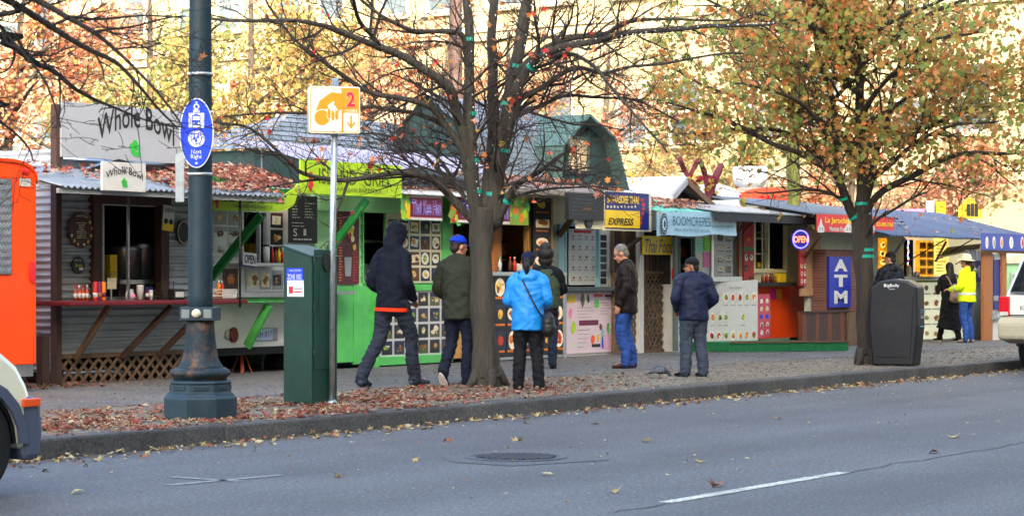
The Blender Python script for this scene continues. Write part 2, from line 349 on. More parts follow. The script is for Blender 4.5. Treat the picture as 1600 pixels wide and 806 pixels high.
# ================================================================= sunlit building at the end of the row
m_stone = mat('cream_stone', '#8c8164', .75, 0, .08, .8, .1, 8, dirt=.12); m_stone2 = mat('pale_stone_trim', '#9c9278', .7, 0, .06, .8)
XB = 74.0
t = thing('stone_building', 'tall cream stone building in sunlight behind the autumn trees', 'building', (XB, 50, 0))
b = MB(); b.box(XB, XB+18, -6, 100, 0, 26, m_stone)
b.build('wall', t)
b = MB()
for z in (5.2, 11.6, 16.8): b.box(XB-.35, XB-.002, -6.2, 100.2, z, z+.28, m_stone2); b.box(XB-.22, XB-.002, -6.1, 100.1, z-.35, z-.003, m_stone2)
b.build('string_course', t)
wg = [mat('bay_window_glass', '#4c565c', .12, 0, .3, .8, spec=.8), mat('window_blind', '#9a917c', .5, 0, .2, .5)]
wf = plain('white_window_frame', '#bdb8a4', .5)
yy = 6.0; k = 0
while yy < 84:
    for z0, hgt in ((1.2, 3.0), (6.6, 2.6), (12.6, 2.5), (17.9, 2.6)):
        if z0 < 5 and k % 3: continue
        f = MB(); x = XB-.03
        f.box(x-.06, XB+.02, yy, yy+.12, z0, z0+hgt, wf); f.box(x-.06, XB+.02, yy+1.38, yy+1.5, z0, z0+hgt, wf)
        f.box(x-.06, XB+.02, yy+.12, yy+1.38, z0, z0+.12, wf); f.box(x-.06, XB+.02, yy+.12, yy+1.38, z0+hgt-.12, z0+hgt, wf)
        f.box(x-.05, XB+.02, yy+.12, yy+1.38, z0+hgt*.5-.05, z0+hgt*.5+.05, wf); f.box(x-.25, XB, yy-.1, yy+1.6, z0-.16, z0-.003, m_stone2)
        fo = f.build('window', t)
        f = MB(); f.box(x-.01, XB+.01, yy+.12, yy+1.38, z0+.12, z0+hgt*.5-.05, wg[0]); f.box(x-.01, XB+.01, yy+.12, yy+1.38, z0+hgt*.5+.05, z0+hgt-.12, wg[(k*7+int(z0)) % 2]); f.build('pane', fo)
    yy += 3.55 if k % 2 else 2.45; k += 1
# ================================================================= lamp post
lp = pz(313, 652, GZ); lx, ly = lp.x, lp.y
m_post = mat('lamp_post_enamel', '#1a313c', .5, .1, .25, 7, .15, 40, dirt=.5)
m_rust = mat('rusty_enamel', '#172a33', .6, .15, .4, 13, .3, 50, dirt=.85, dirtcol=(.24, .10, .035))
t = thing('lamp_post', 'tall fluted blue-green cast iron lamp post on an octagonal base at the kerb', 'lamp post', (lx, ly, GZ-.004))
s_ = 1/178.0                                         # metres per photo pixel at the post
b = MB(); z = 0
b.lathe((lx, ly, GZ-.004), [(.345, 0), (.345, .185), (.33, .20), (.315, .212), (.315, .225), (.292, .235), (.285, .31), (.295, .318), (.285, .335), (.25, .345)], m_post, 8, False)
for k in range(8):
    a = 2*PI*k/8; c = V((lx+math.cos(a)*.268, ly+math.sin(a)*.268, GZ+.272)); rot = Matrix.Rotation(a, 3, 'Z')
    b.obox(c, .012, .13, .045, m_post, rot)
b.build('base', t, bevel=.007)
b = MB(); b.lathe((lx, ly, GZ), [(.235, .335), (.238, .36), (.262, .375), (.27, .40), (.262, .425), (.235, .437), (.225, .445)], m_rust, 28)
b.lathe((lx, ly, GZ), [(.222, .44), (.19, .47), (.165, .52), (.148, .59), (.136, .68), (.127, .78), (.122, .87)], m_rust, 40, flute=lambda z: .013)
b.build('flared_foot', t)
b = MB(); b.lathe((lx, ly, GZ), [(.112, .86), (.110, 1.1), (.104, 2.6), (.099, 3.6), (.088, 6.2)], m_post, 40, flute=lambda z: .011); b.build('shaft', t)
rz = Matrix.Rotation(TH-PI/2-.1, 3, 'Z'); rv = rz @ V((1, 0, 0)); fv = rz @ V((0, -1, 0))
b = MB(); b.obox((lx, ly, GZ+.925), .31, .28, .12, m_post, rz)
for k in (-1, 1): b.obox(V((lx, ly, GZ+.925))+rv*k*.10+fv*.142, .075, .012, .08, plain('dull_lamp_plate', '#6e7674', .5), rz)
b.ball(V((lx, ly, GZ+.93))+fv*.145, .042, .045, .04, K['cream'])
b.build('collar', t, bevel=.012)
b = MB()
for zz in (3.04, 2.15, 2.70): b.lathe((lx, ly, GZ), [(.113, zz), (.114, zz+.03)], K['steel'], 24)
b.build('strap', t)
b = MB(); b.tube([(lx, ly, 6.2), (lx, ly-.05, 6.6), (lx, ly-.7, 7.0), (lx, ly-1.5, 6.95)], .045, m_post, 8); b.build('arm', t)
b = MB(); b.lathe((lx, ly-1.6, 6.6), [(.05, 0), (.24, .06), (.27, .18), (.16, .34), (.06, .40)], m_post, 16); b.build('lantern', t)
# blue oval sign strapped on
Zp = lambda v, D: 1.4+(VH-v)/FPX*D
D0 = (V((lx, ly, 0))-CAM).dot(FW)-.17
o = pd(307, 208, D0); tilt = Matrix.Rotation(.0, 3, 'Z')
ux = RT.copy(); un = -FW
t = thing('oval_sign', 'blue oval streetcar sign reading Next Right strapped to the lamp post', 'sign', o)
sc = D0/FPX
def ell(rx, ry, n=40, cx=0, cy=0): return [(cx+math.cos(2*PI*i/n)*rx*sc, cy+math.sin(2*PI*i/n)*ry*sc) for i in range(n)]
m_sb = plain('sign_blue', '#0f3fd8', .35, var=.05); m_sw = plain('sign_white', '#e6e9ee', .4, var=.04)
b = MB(); b.prism(ell(26.5, 54.5), o, ux, UP, FW*.012, m_sw); b.prism(ell(25.2, 53), o-FW*.003, ux, UP, FW*.003, m_sb); b.build('panel', t)
b = MB(); q = o-FW*.005
def mk(pts, m, off=0.0, cy=0): b.prism([(p[0]*sc, p[1]*sc) for p in pts], q-FW*off, ux, UP, FW*.003, m)
b.prism(ell(4.5, 4.5, 16, 0, 41*sc), q, ux, UP, FW*.002, m_sw); b.prism(ell(2.6, 2.6, 14, 0, 41*sc), q-FW*.002, ux, UP, FW*.002, m_sb)
mk([(-5, 32), (5, 32), (5, 36), (-5, 36)], m_sw); mk([(-1, 45), (1, 45), (1, 49), (-1, 49)], m_sw)
mk([(-12, 8), (12, 8), (12, 31), (-12, 31)], m_sw)
mk([(-6.5, 12), (6.5, 12), (6.5, 28), (-6.5, 28)], m_sb, .002); mk([(-5, 20), (5, 20), (5, 26), (-5, 26)], m_sw, .004)
mk([(-5, 14), (-2.5, 14), (-2.5, 16.5), (-5, 16.5)], m_sw, .004); mk([(2.5, 14), (5, 14), (5, 16.5), (2.5, 16.5)], m_sw, .004)
mk([(-3, 28), (3, 28), (3, 29.5), (-3, 29.5)], m_sb, .002); mk([(-8, 9), (-6, 9), (-4, 12), (-5.5, 12)], m_sb, .002); mk([(8, 9), (6, 9), (4, 12), (5.5, 12)], m_sb, .002)
b.prism(ell(13, 13, 28, 0, -9*sc), q, ux, UP, FW*.002, m_sw); b.prism(ell(8.6, 8.6, 24, 0, -9*sc), q-FW*.002, ux, UP, FW*.002, m_sb); b.prism(ell(7.6, 7.6, 24, 0, -9*sc), q-FW*.004, ux, UP, FW*.002, m_sw)
for px, pyy in ((-3, -7), (3, -5), (0, -11)):
    b.prism(ell(1.2, 1.2, 10, px*sc, (pyy+3.4)*sc), q-FW*.006, ux, UP, FW*.002, m_sb); mk([(px-2.5, pyy-3), (px+1.5, pyy-3.5), (px+1.2, pyy+2), (px-1.2, pyy+2)], m_sb, .006)
for i, ch in enumerate('QUICK DROP'):
    a = math.radians(170-i*17.7); c = q+ux*math.cos(a)*9.6*sc+UP*(math.sin(a)*9.6-9)*sc
    if ch != ' ':
        uxx = ux*math.sin(a)-UP*math.cos(a); uyy = ux*math.cos(a)+UP*math.sin(a); b.text(ch, c-uxx*1.5*sc-uyy*.2*sc, uxx, uyy, 3*sc, 2.9*sc, m_sb, depth=.006)
b.text('Next', q+ux*-8*sc+UP*-32.5*sc, ux, UP, 16*sc, 7*sc, m_sw); b.text('Right', q+ux*-8.5*sc+UP*-42*sc, ux, UP, 17*sc, 8.4*sc, m_sw)
b.prism(ell(1.8, 1.8, 12, 0, -47*sc), q, ux, UP, FW*.002, m_sw)
b.build('emblems', t)
o = pd(281, 278, D0+.1); t_ = MB(); pts = [(-7, -38), (7, -38), (7, 36), (5, 39), (-5, 39), (-7, 36)]
t_.prism([(p[0]*sc, p[1]*sc) for p in pts], o, ux, UP, FW*.008, K['galv'])
t_.build('sign_back', label='bare grey back of a narrow metal sign strapped behind the lamp post', cat='sign', bevel=.004)
# ================================================================= green cabinet (pay station)
c0 = pz(445, 632, GZ); cx, cy = c0.x+.22, c0.y-.02
yb = 1.5; e0 = pz(487, 634, GZ)                     # near vertical edge
rzc = 0.0
H = 1.25+(VH-383)/FPX*21.7
p0 = pz(487, 633, GZ); p1 = pz(443.5, 629, GZ)
dl = (p1-p0); dl.z = 0; ln = dl.length
p0y = p0.y; X0 = p0.x
wd = .40; dp = .37
t = thing('utility_cabinet', 'tall dark green metal cabinet with leaves on its top beside the parking sign', 'cabinet', (X0+wd/2, p0y+dp/2, GZ))
b = MB(); zt = GZ+H-.10+.02
b.hexa([(X0, p0y, GZ-.01), (X0+wd, p0y, GZ-.01), (X0+wd, p0y+dp, GZ-.01), (X0, p0y+dp, GZ-.01), (X0, p0y, zt-.05), (X0+wd, p0y, zt-.05), (X0+wd, p0y+dp, zt+.06), (X0, p0y+dp, zt+.06)], K['cabinet'])
b.build('body', t, bevel=.02)
b = MB(); b.hexa([(X0-.012, p0y-.012, zt-.055), (X0+wd+.012, p0y-.012, zt-.055), (X0+wd+.012, p0y+dp+.012, zt+.058), (X0-.012, p0y+dp+.012, zt+.058), (X0-.012, p0y-.012, zt-.03), (X0+wd+.012, p0y-.012, zt-.03), (X0+wd+.012, p0y+dp+.012, zt+.083), (X0-.012, p0y+dp+.012, zt+.083)], K['cabinet']); b.build('lid', t, bevel=.006)
b = MB(); b.box(X0+.03, X0+wd-.03, p0y-.008, p0y-.001, GZ+.35, GZ+1.52, K['cabinet']); b.box(X0+.10, X0+wd-.10, p0y-.012, p0y-.009, GZ+.78, GZ+1.28, K['cabinet'])
for zz in (.5, .95, 1.4): b.tube([(X0+.024, p0y-.012, GZ+zz-.04), (X0+.024, p0y-.012, GZ+zz+.04)], .009, K['cabinet'], 8)
b.build('door', t, bevel=.004)
b = MB(); b.prism([(math.cos(a*PI/10)*.05, math.sin(a*PI/10)*.09) for a in range(20)], (X0+wd*.52, p0y-.024, GZ+1.40), (1, 0, 0), UP, V((0, .016, 0)), K['black']); b.build('lock', t, bevel=.004)
b = MB(); fx = (0, -1, 0)                             # end face points to -X
def endf(a0, a1, z0, z1, m, d=.003): b.box(X0-d, X0-.0005, p0y+dp-a1, p0y+dp-a0, z0, z1, m)
zs = GZ+1.08
endf(.05, .26, zs+.11, zs+.26, m_sb); endf(.06, .27, zs-.02, zs+.108, m_sw)
b.text('ZONE 1002', (X0-.003, p0y+dp-.065, zs+.15), fx, UP, .18, .05, m_sw); b.text('CALL TO PAY', (X0-.003, p0y+dp-.09, zs+.225), fx, UP, .15, .02, m_sw)
endf(.062, .268, zs+.112, zs+.14, m_sw, .005)
endf(.08, .135, zs+.01, zs+.08, K['red'], .005); endf(.15, .25, zs+.05, zs+.065, K['grey'], .005); endf(.15, .25, zs+.02, zs+.035, K['red'], .005)
b.build('sticker', t)
# ================================================================= parking sign on its post
pb = pz(518, 631, GZ); D1 = (pb-CAM).dot(FW)
t = thing('parking_sign', 'orange and white two hour parking sign on a thin galvanised post', 'sign', pb)
b = MB(); b.tube([(pb.x, pb.y, GZ-.02), (pb.x+.015, pb.y, 1.7), (pb.x+.06, pb.y, Zp(122, D1))], .031, K['galv'], 12); b.lathe((pb.x, pb.y, GZ-.005), [(.06, 0), (.055, .03), (.036, .05)], K['galv'], 12); b.build('post', t)
s1 = D1/FPX; rs = Matrix.Rotation(math.radians(12), 3, 'Z'); ux = rs @ RT; nn = rs @ (-FW); o = pd(522, 173, D1)+nn*.045
m_so = plain('sign_orange', '#f78f1e', .4, var=.04); m_scr = plain('sign_cream', '#f2edd8', .4, var=.04)
def rr(x0, x1, y0, y1, r=2.5):
    p = []
    for cxx, cyy, a in ((x1-r, y1-r, 0), (x0+r, y1-r, 90), (x0+r, y0+r, 180), (x1-r, y0+r, 270)):
        for k in range(4): q = math.radians(a+k*30); p.append(((cxx+math.cos(q)*r)*s1, (cyy+math.sin(q)*r)*s1))
    return p
b = MB(); b.prism(rr(-40.5, 40.5, -37, 37, 4), o, ux, UP, -nn*.12, K['galv']); b.build('box', t, bevel=.006)
b = MB(); q = o+nn*.004
b.prism(rr(-39.5, 39.5, -36, 36, 3.5), q, ux, UP, -nn*.003, m_scr); b.prism(rr(-38.3, 38.3, -34.8, 34.8, 3), q+nn*.002, ux, UP, -nn*.002, m_so)
b.prism(rr(-37, 10.5, -33.5, 33.5, 2.5), q+nn*.004, ux, UP, -nn*.002, m_scr); b.prism(rr(14, 37, -33.5, -4, 2), q+nn*.004, ux, UP, -nn*.002, m_scr)
def sp(pts, m, off): b.prism([(p[0]*s1, p[1]*s1) for p in pts], q+nn*off, ux, UP, -nn*.002, m)
sp([(-5, 28), (11, 26), (11, 2), (6, -2), (-2, 10), (-12, 2), (-22, -4), (-30, -2), (-24, 14), (-14, 22)], m_so, .006)       # hand
b.prism([((-20+math.cos(2*PI*i/24)*12)*s1, (-12+math.sin(2*PI*i/24)*12)*s1) for i in range(24)], q+nn*.008, ux, UP, -nn*.002, m_so)       # coin
b.prism([((-20+math.cos(2*PI*i/24)*13.2)*s1, (-12+math.sin(2*PI*i/24)*13.2)*s1) for i in range(24)], q+nn*.0070, ux, UP, -nn*.002, m_scr)
for k, (fx_, fy_) in enumerate(((-9, -6), (-3, -9), (3, -8))): sp([(fx_-3, fy_+8), (fx_+3.2, fy_+5), (fx_+3, fy_-7), (fx_-.5, fy_-9), (fx_-3.6, fy_-5)], m_scr, .009+k*.002); sp([(fx_-2.3, fy_+9), (fx_+2.6, fy_+6), (fx_+2.2, fy_-6), (fx_-.4, fy_-7.6), (fx_-2.8, fy_-4)], m_so, .010+k*.002)
sp([(-12, 6), (-2, 14), (0, 11), (-10, 3)], m_scr, .016)
b.text('2', q+ux*18*s1+UP*5*s1, ux, UP, 14*s1, 24*s1, K['white'], depth=.006, bold=.05); b.text('2', q+ux*18.6*s1+UP*5.6*s1, ux, UP, 13*s1, 23*s1, K['red'], depth=.009, bold=.03)
b.text('HOURS', q+ux*16*s1+UP*-2.5*s1, ux, UP, 19*s1, 4*s1, m_scr, depth=.006)
sp([(24, -8), (27, -8), (27, -26), (24, -26)], m_so, .007); sp([(18.5, -19), (25.5, -29), (32.5, -19), (30.5, -17.5), (25.5, -24.5), (20.5, -17.5)], m_so, .009)
b.ball(q+ux*-1*s1+UP*32*s1, .01, .01, .01, K['galv']); b.ball(q+ux*-1*s1+UP*-33*s1, .01, .01, .01, K['galv'])
b.build('face', t)
# ================================================================= solar litter bin
bb = pz(1437, 571, GZ); t = thing('litter_bin', 'dark grey compacting litter bin with curved top beside the right tree', 'litter bin', (bb.x-.1, bb.y+.3, GZ), math.radians(9))
m_bin = mat('bin_charcoal', '#12151b', .42, 0, .3, 3, .05, 40, dirt=.35)
b = MB(); hw = .20; dd = .34
prof = [(-dd*.84, 0), (dd*.9, 0), (dd*1.06, .55), (dd, 1.10), (dd*.6, 1.19), (0, 1.225), (-dd*.6, 1.20), (-dd, 1.12), (-dd*1.03, .55)]
b.prism([(-p[0], p[1]) for p in prof], (-hw, 0, 0), (0, -1, 0), UP, V((2*hw, 0, 0)), m_bin)
b.build('body', t, origin=(0, 0, 0), bevel=.03)
b = MB(); b.hexa([(-hw-.012, -dd*.72, .12), (-hw-.002, -dd*.72, .12), (-hw-.002, dd*.72, .12), (-hw-.012, dd*.72, .12), (-hw-.012, -dd*.86, .98), (-hw-.002, -dd*.86, .98), (-hw-.002, dd*.86, .98), (-hw-.012, dd*.86, .98)], m_bin); b.build('door', t, origin=(0, 0, 0), bevel=.006)
b = MB(); b.text('BigBelly', (-hw-.006, .13, 1.10), (0, -1, 0), UP, .22, .055, m_sw); b.text('solar', (-hw-.006, .06, 1.075), (0, -1, 0), UP, .09, .018, m_sw)
cb = plain('sticker_cyan', '#4fb4dc', .4)
b.text('DOWNTOWN', (-.14, -dd*1.06-.008, .74), (1, 0, 0), UP, .28, .06, cb); b.text('Clean & Safe', (-.12, -dd*1.07-.008, .67), (1, 0, 0), UP, .24, .05, m_sw); b.box(-.1, .1, -dd*1.06-.009, -dd*1.06-.004, .55, .565, cb)
b.build('lettering', t, origin=(0, 0, 0))
# ================================================================= vehicles
def vehicle(name, label, cat, x0, y0, yaw, outline, cabin, wheels, width, mats, R=.34, clad=None, arch=.43):
    """local: +X is the nose, Y across, side outline in (x,z); cabin: glass-house outline; wheels: x positions"""
    body, lower, gl = mats
    t = thing(name, label, cat, (x0, y0, 0.0), yaw)
    W = width/2; LO = (0, 0, 0)
    b = MB()
    def arched(pts, zb):
        out = []
        for wx in sorted(wheels):
            for k in range(9):
                a = PI-PI*k/8; out.append((wx+math.cos(a)*arch, max(zb, R+math.sin(a)*arch)))
        return out
    o2 = arched(None, outline[0][1]) + outline
    b.prism([(p[0], p[1]) for p in o2], (0, -W, 0), (1, 0, 0), UP, V((0, 2*W, 0)), body)
    bo = b.build('body', t, origin=LO, bevel=.055)
    b = MB(); ins = .13
    n = len(cabin); lo = [(p[0], -W+.03 if p[1] < cabin[0][1]+.05 else -W+ins+.05, p[1]) for p in cabin]; hi = [(p[0], -q[1], p[1]) for p, q in zip(cabin, lo)]
    b.add(lo+hi, [tuple(range(n)), tuple(range(2*n-1, n-1, -1))]+[(i, i+n, (i+1) % n+n, (i+1) % n) for i in range(n)], body); b.build('roof', t, origin=LO, bevel=.05)
    if clad:
        for s in (-1, 1):
            for wx in wheels:
                b = MB()
                for k in range(10):
                    a0 = PI*k/10-.0; a1 = PI*(k+1)/10
                    q = [(wx+math.cos(a)*r, R+math.sin(a)*r) for a, r in ((a0, arch-.01), (a0, arch+.06), (a1, arch+.06), (a1, arch-.01))]
                    b.prism(q, (0, s*W, 0), (1, 0, 0), UP, V((0, s*.025, 0)), clad)
                b.build('wheel_arch_trim', t, origin=LO)
    for wx in wheels:                              # dark wheel wells
        b = MB()
        for k in range(10):
            a0 = PI*k/10; a1 = PI*(k+1)/10; q = [(wx+math.cos(a)*r, R+math.sin(a)*r) for a, r in ((a0, arch-.03), (a0, arch-.006), (a1, arch-.006), (a1, arch-.03))]
            b.prism(q, (0, -W+.02, 0), (1, 0, 0), UP, V((0, 2*W-.04, 0)), K['black'])
        b.build('wheel_well', t, origin=LO)
    for wx in wheels:
        for s in (-1, 1):
            yw = s*(W-.13)
            b = MB(); prof = [(R*.62, -.11), (R*.93, -.115), (R, -.08), (R, .08), (R*.93, .115), (R*.62, .11)]
            k = 28; vs = []; fs = []
            for r, yy in prof:
                for j in range(k): a = 2*PI*j/k; vs.append((wx+math.cos(a)*r, yw+yy, R+math.sin(a)*r))
            for i in range(len(prof)-1):
                for j in range(k): fs.append((i*k+j, (i+1)*k+j, (i+1)*k+(j+1) % k, i*k+(j+1) % k))
            b.add(vs, fs, K['rubber'], True); wo = b.build('wheel', t, origin=LO)
            b = MB(); b.prism([(math.cos(2*PI*j/24)*R*.64, math.sin(2*PI*j/24)*R*.64) for j in range(24)], (wx, yw-.085, R), (1, 0, 0), UP, V((0, .17, 0)), K['black'])
            for j in range(6):
                a = 2*PI*j/6; c = V((wx+math.cos(a)*R*.34, yw+s*.092, R+math.sin(a)*R*.34))
                b.obox(c, R*.56, .02, .06, K['steel'], Matrix.Rotation(-a, 3, 'Y'))
            b.build('rim', wo, origin=LO)
    return t, W
LO = (0, 0, 0)
m_van = plain('cream_white_carpaint', '#e8e8cf', .25, coat=.6, var=.03); m_clad = plain('grey_bumper_plastic', '#4a5367', .5, var=.08, bump=.1)
vy = -1.15; vf = py(64, 640, vy-.85)                  # nose of the left car
VX = vf.x-.11
outl = [(.0, .24), (.03, .30), (.02, .58), (-.04, .72), (-.12, .84), (-.32, .98), (-.7, 1.08), (-1.25, 1.15), (-4.2, 1.2), (-4.25, .3)]
wheelx = py(25, 690, vy-.9).x-VX-.34
t, W = vehicle('parked_car', 'cream white car with grey bumper and orange marker nosing in at the far left', 'car', VX, vy, 0, outl, [(-1.0, 1.08), (-1.75, 1.62), (-2.3, 1.72), (-4.0, 1.68), (-4.22, 1.1)], (wheelx, wheelx-2.6), 1.78, (m_van, m_clad, K['glass']), .345, m_clad, .375)
b = MB(); b.prism([(-.075, .235), (.06, .235), (.085, .42), (.065, .62), (-.02, .65), (-.085, .64)], (0, -W-.018, 0), (1, 0, 0), UP, V((0, 2*W+.036, 0)), m_clad); b.build('bumper', t, origin=LO, bevel=.04)
m_amb = plain('amber_lens', '#f5560a', .25, coat=.5)
for s in (-1, 1):
    b = MB(); b.box(-.10, .045, s*(W+.02)-.012, s*(W+.02)+.012, .575, .63, m_amb); b.build('side_marker', t, origin=LO, bevel=.008)
    b = MB(); b.prism([(-.20, .70), (.0, .67), (-.06, .74), (-.18, .81)], (0, s*(W-.16)-.14, 0), (1, 0, 0), UP, V((0, .28, 0)), K['steel']); b.build('headlight', t, origin=LO, bevel=.02)
    b = MB(); b.prism([(-1.5, 1.20), (-1.9, 1.55), (-2.6, 1.62), (-2.6, 1.22)], (0, s*(W-.06), 0), (1, 0, 0), UP, V((0, s*.02, 0)), K['glass']); b.build('side_window', t, origin=LO)
# SUV at the right edge, tail towards us
m_suv = plain('white_carpaint', '#e6e8e2', .25, coat=.6, var=.03); m_beige = plain('beige_bumper', '#b9b39c', .4, var=.06)
rp = pz(1572, 583, 0); sy = -1.12; SX = pxx(1566, 500, 0).x
q = py(1563, 500, -.18); SX = q.x
outs = [(.0, .46), (4.5, .40), (4.85, .5), (4.9, .85), (4.6, 1.0), (3.4, 1.12), (.05, 1.12), (-.02, .9)]
t, W = vehicle('parked_car', 'white sport utility car with red tail light and beige bumper at the right edge', 'car', SX, sy, 0, outs, [(.06, 1.10), (.45, 1.78), (.8, 1.86), (2.6, 1.84), (3.5, 1.10)], (1.0, 3.85), 1.88, (m_suv, m_beige, K['glass']), .38, None, .45)
b = MB(); b.prism([(-.10, .50), (.3, .42), (.3, .82), (-.02, .84), (-.12, .74)], (0, -W-.012, 0), (1, 0, 0), UP, V((0, 2*W+.024, 0)), m_beige); b.build('bumper', t, origin=LO, bevel=.05)
b = MB(); W2 = W-.13; b.hexa([(-.0, -W2, 1.17), (-.0, W2, 1.17), (.06, W2, 1.17), (.06, -W2, 1.17), (.33, -W2+.12, 1.72), (.33, W2-.12, 1.72), (.42, W2-.12, 1.72), (.42, -W2+.12, 1.72)], K['glass']); b.build('rear_window', t, origin=LO, bevel=.02)
b = MB(); b.box(-.03, .01, -W+.16, W-.16, .86, 1.13, m_suv); b.text('EXPEDITION', (-.034, .62, .93), (0, -1, 0), UP, .5, .05, K['black']); b.box(-.036, -.02, -W+.18, W-.18, .80, .84, K['grey']); b.build('tailgate', t, origin=LO, bevel=.012)
m_lens = plain('red_lens', '#d81f2a', .2, coat=.6)
for s in (-1, 1):
    b = MB(); b.box(-.05, .10, s*(W-.08)-.07, s*(W-.08)+.085, .84, 1.12, m_lens); b.box(-.054, .06, s*(W-.08)-.06, s*(W-.08)+.075, .84, .90, K['white']); b.build('tail_light', t, origin=LO, bevel=.01)
    b = MB(); b.prism([(.75, 1.2), (.95, 1.68), (2.5, 1.70), (2.9, 1.2)], (0, s*(W-.055), 0), (1, 0, 0), UP, V((0, s*.02, 0)), K['glass']); b.build('side_window', t, origin=LO)
# ================================================================= trees
def bark(name, c, var=.35, moss=None):
    m = mat(name, c, .9, 0, var, 5, 1.0, 16, stretch=(2.5, 2.5, .5), dirt=.45); m.node_tree.nodes['Bump'].inputs['Distance'].default_value = .035
    return m
m_bark = bark('grey_maple_bark', '#3f3c35'); m_bark2 = bark('dark_maple_bark', '#37312b'); m_barkbg = bark('brown_bark', '#41382f'); m_moss = bark('mossy_bark', '#6f7337', .45); m_twig = mat('dark_twigs', '#352d29', .9, 0, .3, 5)
def smooth_path(pts, rs, k=4):
    """catmull-rom through the joints"""
    out = []; ro = []; n = len(pts)
    for i in range(n-1):
        p0 = pts[max(i-1, 0)]; p1 = pts[i]; p2 = pts[i+1]; p3 = pts[min(i+2, n-1)]
        for j in range(k):
            t = j/k
            out.append(.5*((2*p1)+(-p0+p2)*t+(2*p0-5*p1+4*p2-p3)*t*t+(-p0+3*p1-3*p2+p3)*t**3)); ro.append(rs[i]+(rs[i+1]-rs[i])*t)
    out.append(pts[-1]); ro.append(rs[-1]); return out, ro
def limb_px(pts, D, dD, r0, r1):
    """a limb traced as (u,v); runs dD metres nearer / farther by its tip"""
    n = len(pts); P = [pd(u, v, D+dD*(i/(n-1))**1.2) for i, (u, v) in enumerate(pts)]
    return smooth_path(P, [r0+(r1-r0)*(i/(n-1))**.8 for i in range(n)])
def rnd_dir(rng): 
    while True:
        d = V((rng.uniform(-1, 1), rng.uniform(-1, 1), rng.uniform(-1, 1)))
        if .1 < d.length < 1: return d.normalized()
def sprout(rng, mb, m, path, rads, level, maxlevel, spacing, lenf, tips, droop=0.0, upb=.35, start=.12, n0=6, flat=.75, minr=.0022):
    L = sum((path[i+1]-path[i]).length for i in range(len(path)-1)); acc = 0; nxt = L*start; pos = 0
    for i in range(len(path)-1):
        a, c = path[i], path[i+1]; seg = (c-a).length; pos += seg
        while nxt < pos:
            t = 1-(pos-nxt)/max(seg, 1e-6); p = a.lerp(c, t); d = (c-a).normalized(); r = rads[i]
            side = rnd_dir(rng); side -= d*side.dot(d)
            side.z *= flat
            if side.length > .05:
                side.normalize()
                e = (d*rng.uniform(.35, .9)+side*rng.uniform(.6, 1.0)+V((0, 0, upb*rng.uniform(-.3, 1)))).normalized()
                ln = lenf*(1-.55*(nxt/L))*rng.uniform(.45, 1.15); k = 5 if level < maxlevel else 4
                pts = [p.copy()]; cur = e.copy()
                for j in range(k):
                    cur = (cur+rnd_dir(rng)*.28+V((0, 0, (-droop*(j/k)+.05))) ).normalized(); pts.append(pts[-1]+cur*(ln/k))
                rr0 = max(minr, min(r*.62, .006+ln*.011)); rr = [max(minr, rr0*(1-.78*j/k)) for j in range(k+1)]
                mb.tube(pts, rr, m, 5 if rr0 > .012 else 3, cap=False)
                if level < maxlevel: sprout(rng, mb, m, pts, rr, level+1, maxlevel, spacing*.62, lenf*.48, tips, droop, upb, .2, n0, flat, minr)
                else: tips.append((pts[-1], cur)); tips.append((pts[k//2], cur))
            nxt += spacing*rng.uniform(.5, 1.5)
LEAF = [(0, -.55), (.16, -.28), (.5, -.36), (.34, -.06), (.56, .16), (.22, .2), (.0, .62), (-.22, .2), (-.56, .16), (-.34, -.06), (-.5, -.36), (-.16, -.28)]
KITE = [(0, -.5), (.36, -.05), (.12, .3), (0, .55), (-.34, .05), (-.2, -.35)]
def leaf(vs, fs, p, nrm, size, rng, shape=KITE, curl=.25):
    a = nrm.orthogonal().normalized(); a.rotate(Matrix.Rotation(rng.uniform(0, 2*PI), 3, nrm)); c = nrm.cross(a); b = len(vs); cu = rng.uniform(-curl, curl)
    for x, y in shape: vs.append(p+a*(x*size)+c*(y*size)+nrm*(size*cu*(x*x*4-.3)))
    fs.append(tuple(range(b, b+len(shape))))
def leaves_at(rng, pts, per, spread, size, shape=KITE):
    vs = []; fs = []
    for p, d in pts:
        for _ in range(per if isinstance(per, int) else (int(per)+(rng.random() < per-int(per)))):
            q = p+rnd_dir(rng)*spread*rng.random()**.6; n = (rnd_dir(rng)+V((0, 0, .5))).normalized(); leaf(vs, fs, q, n, size*rng.uniform(.6, 1.2), rng, shape)
    return vs, fs
def ribbon(root, path, rads, idx, m):
    p = path[idx]; q = path[min(idx+1, len(path)-1)]; d = (q-p).normalized(); b = MB(); w = .022
    b.tube([p-d*w+V((0, 0, .0)), p, p+d*w], [rads[idx]*1.10+.004]*3, m, 10, cap=False); b.build('ribbon', root)
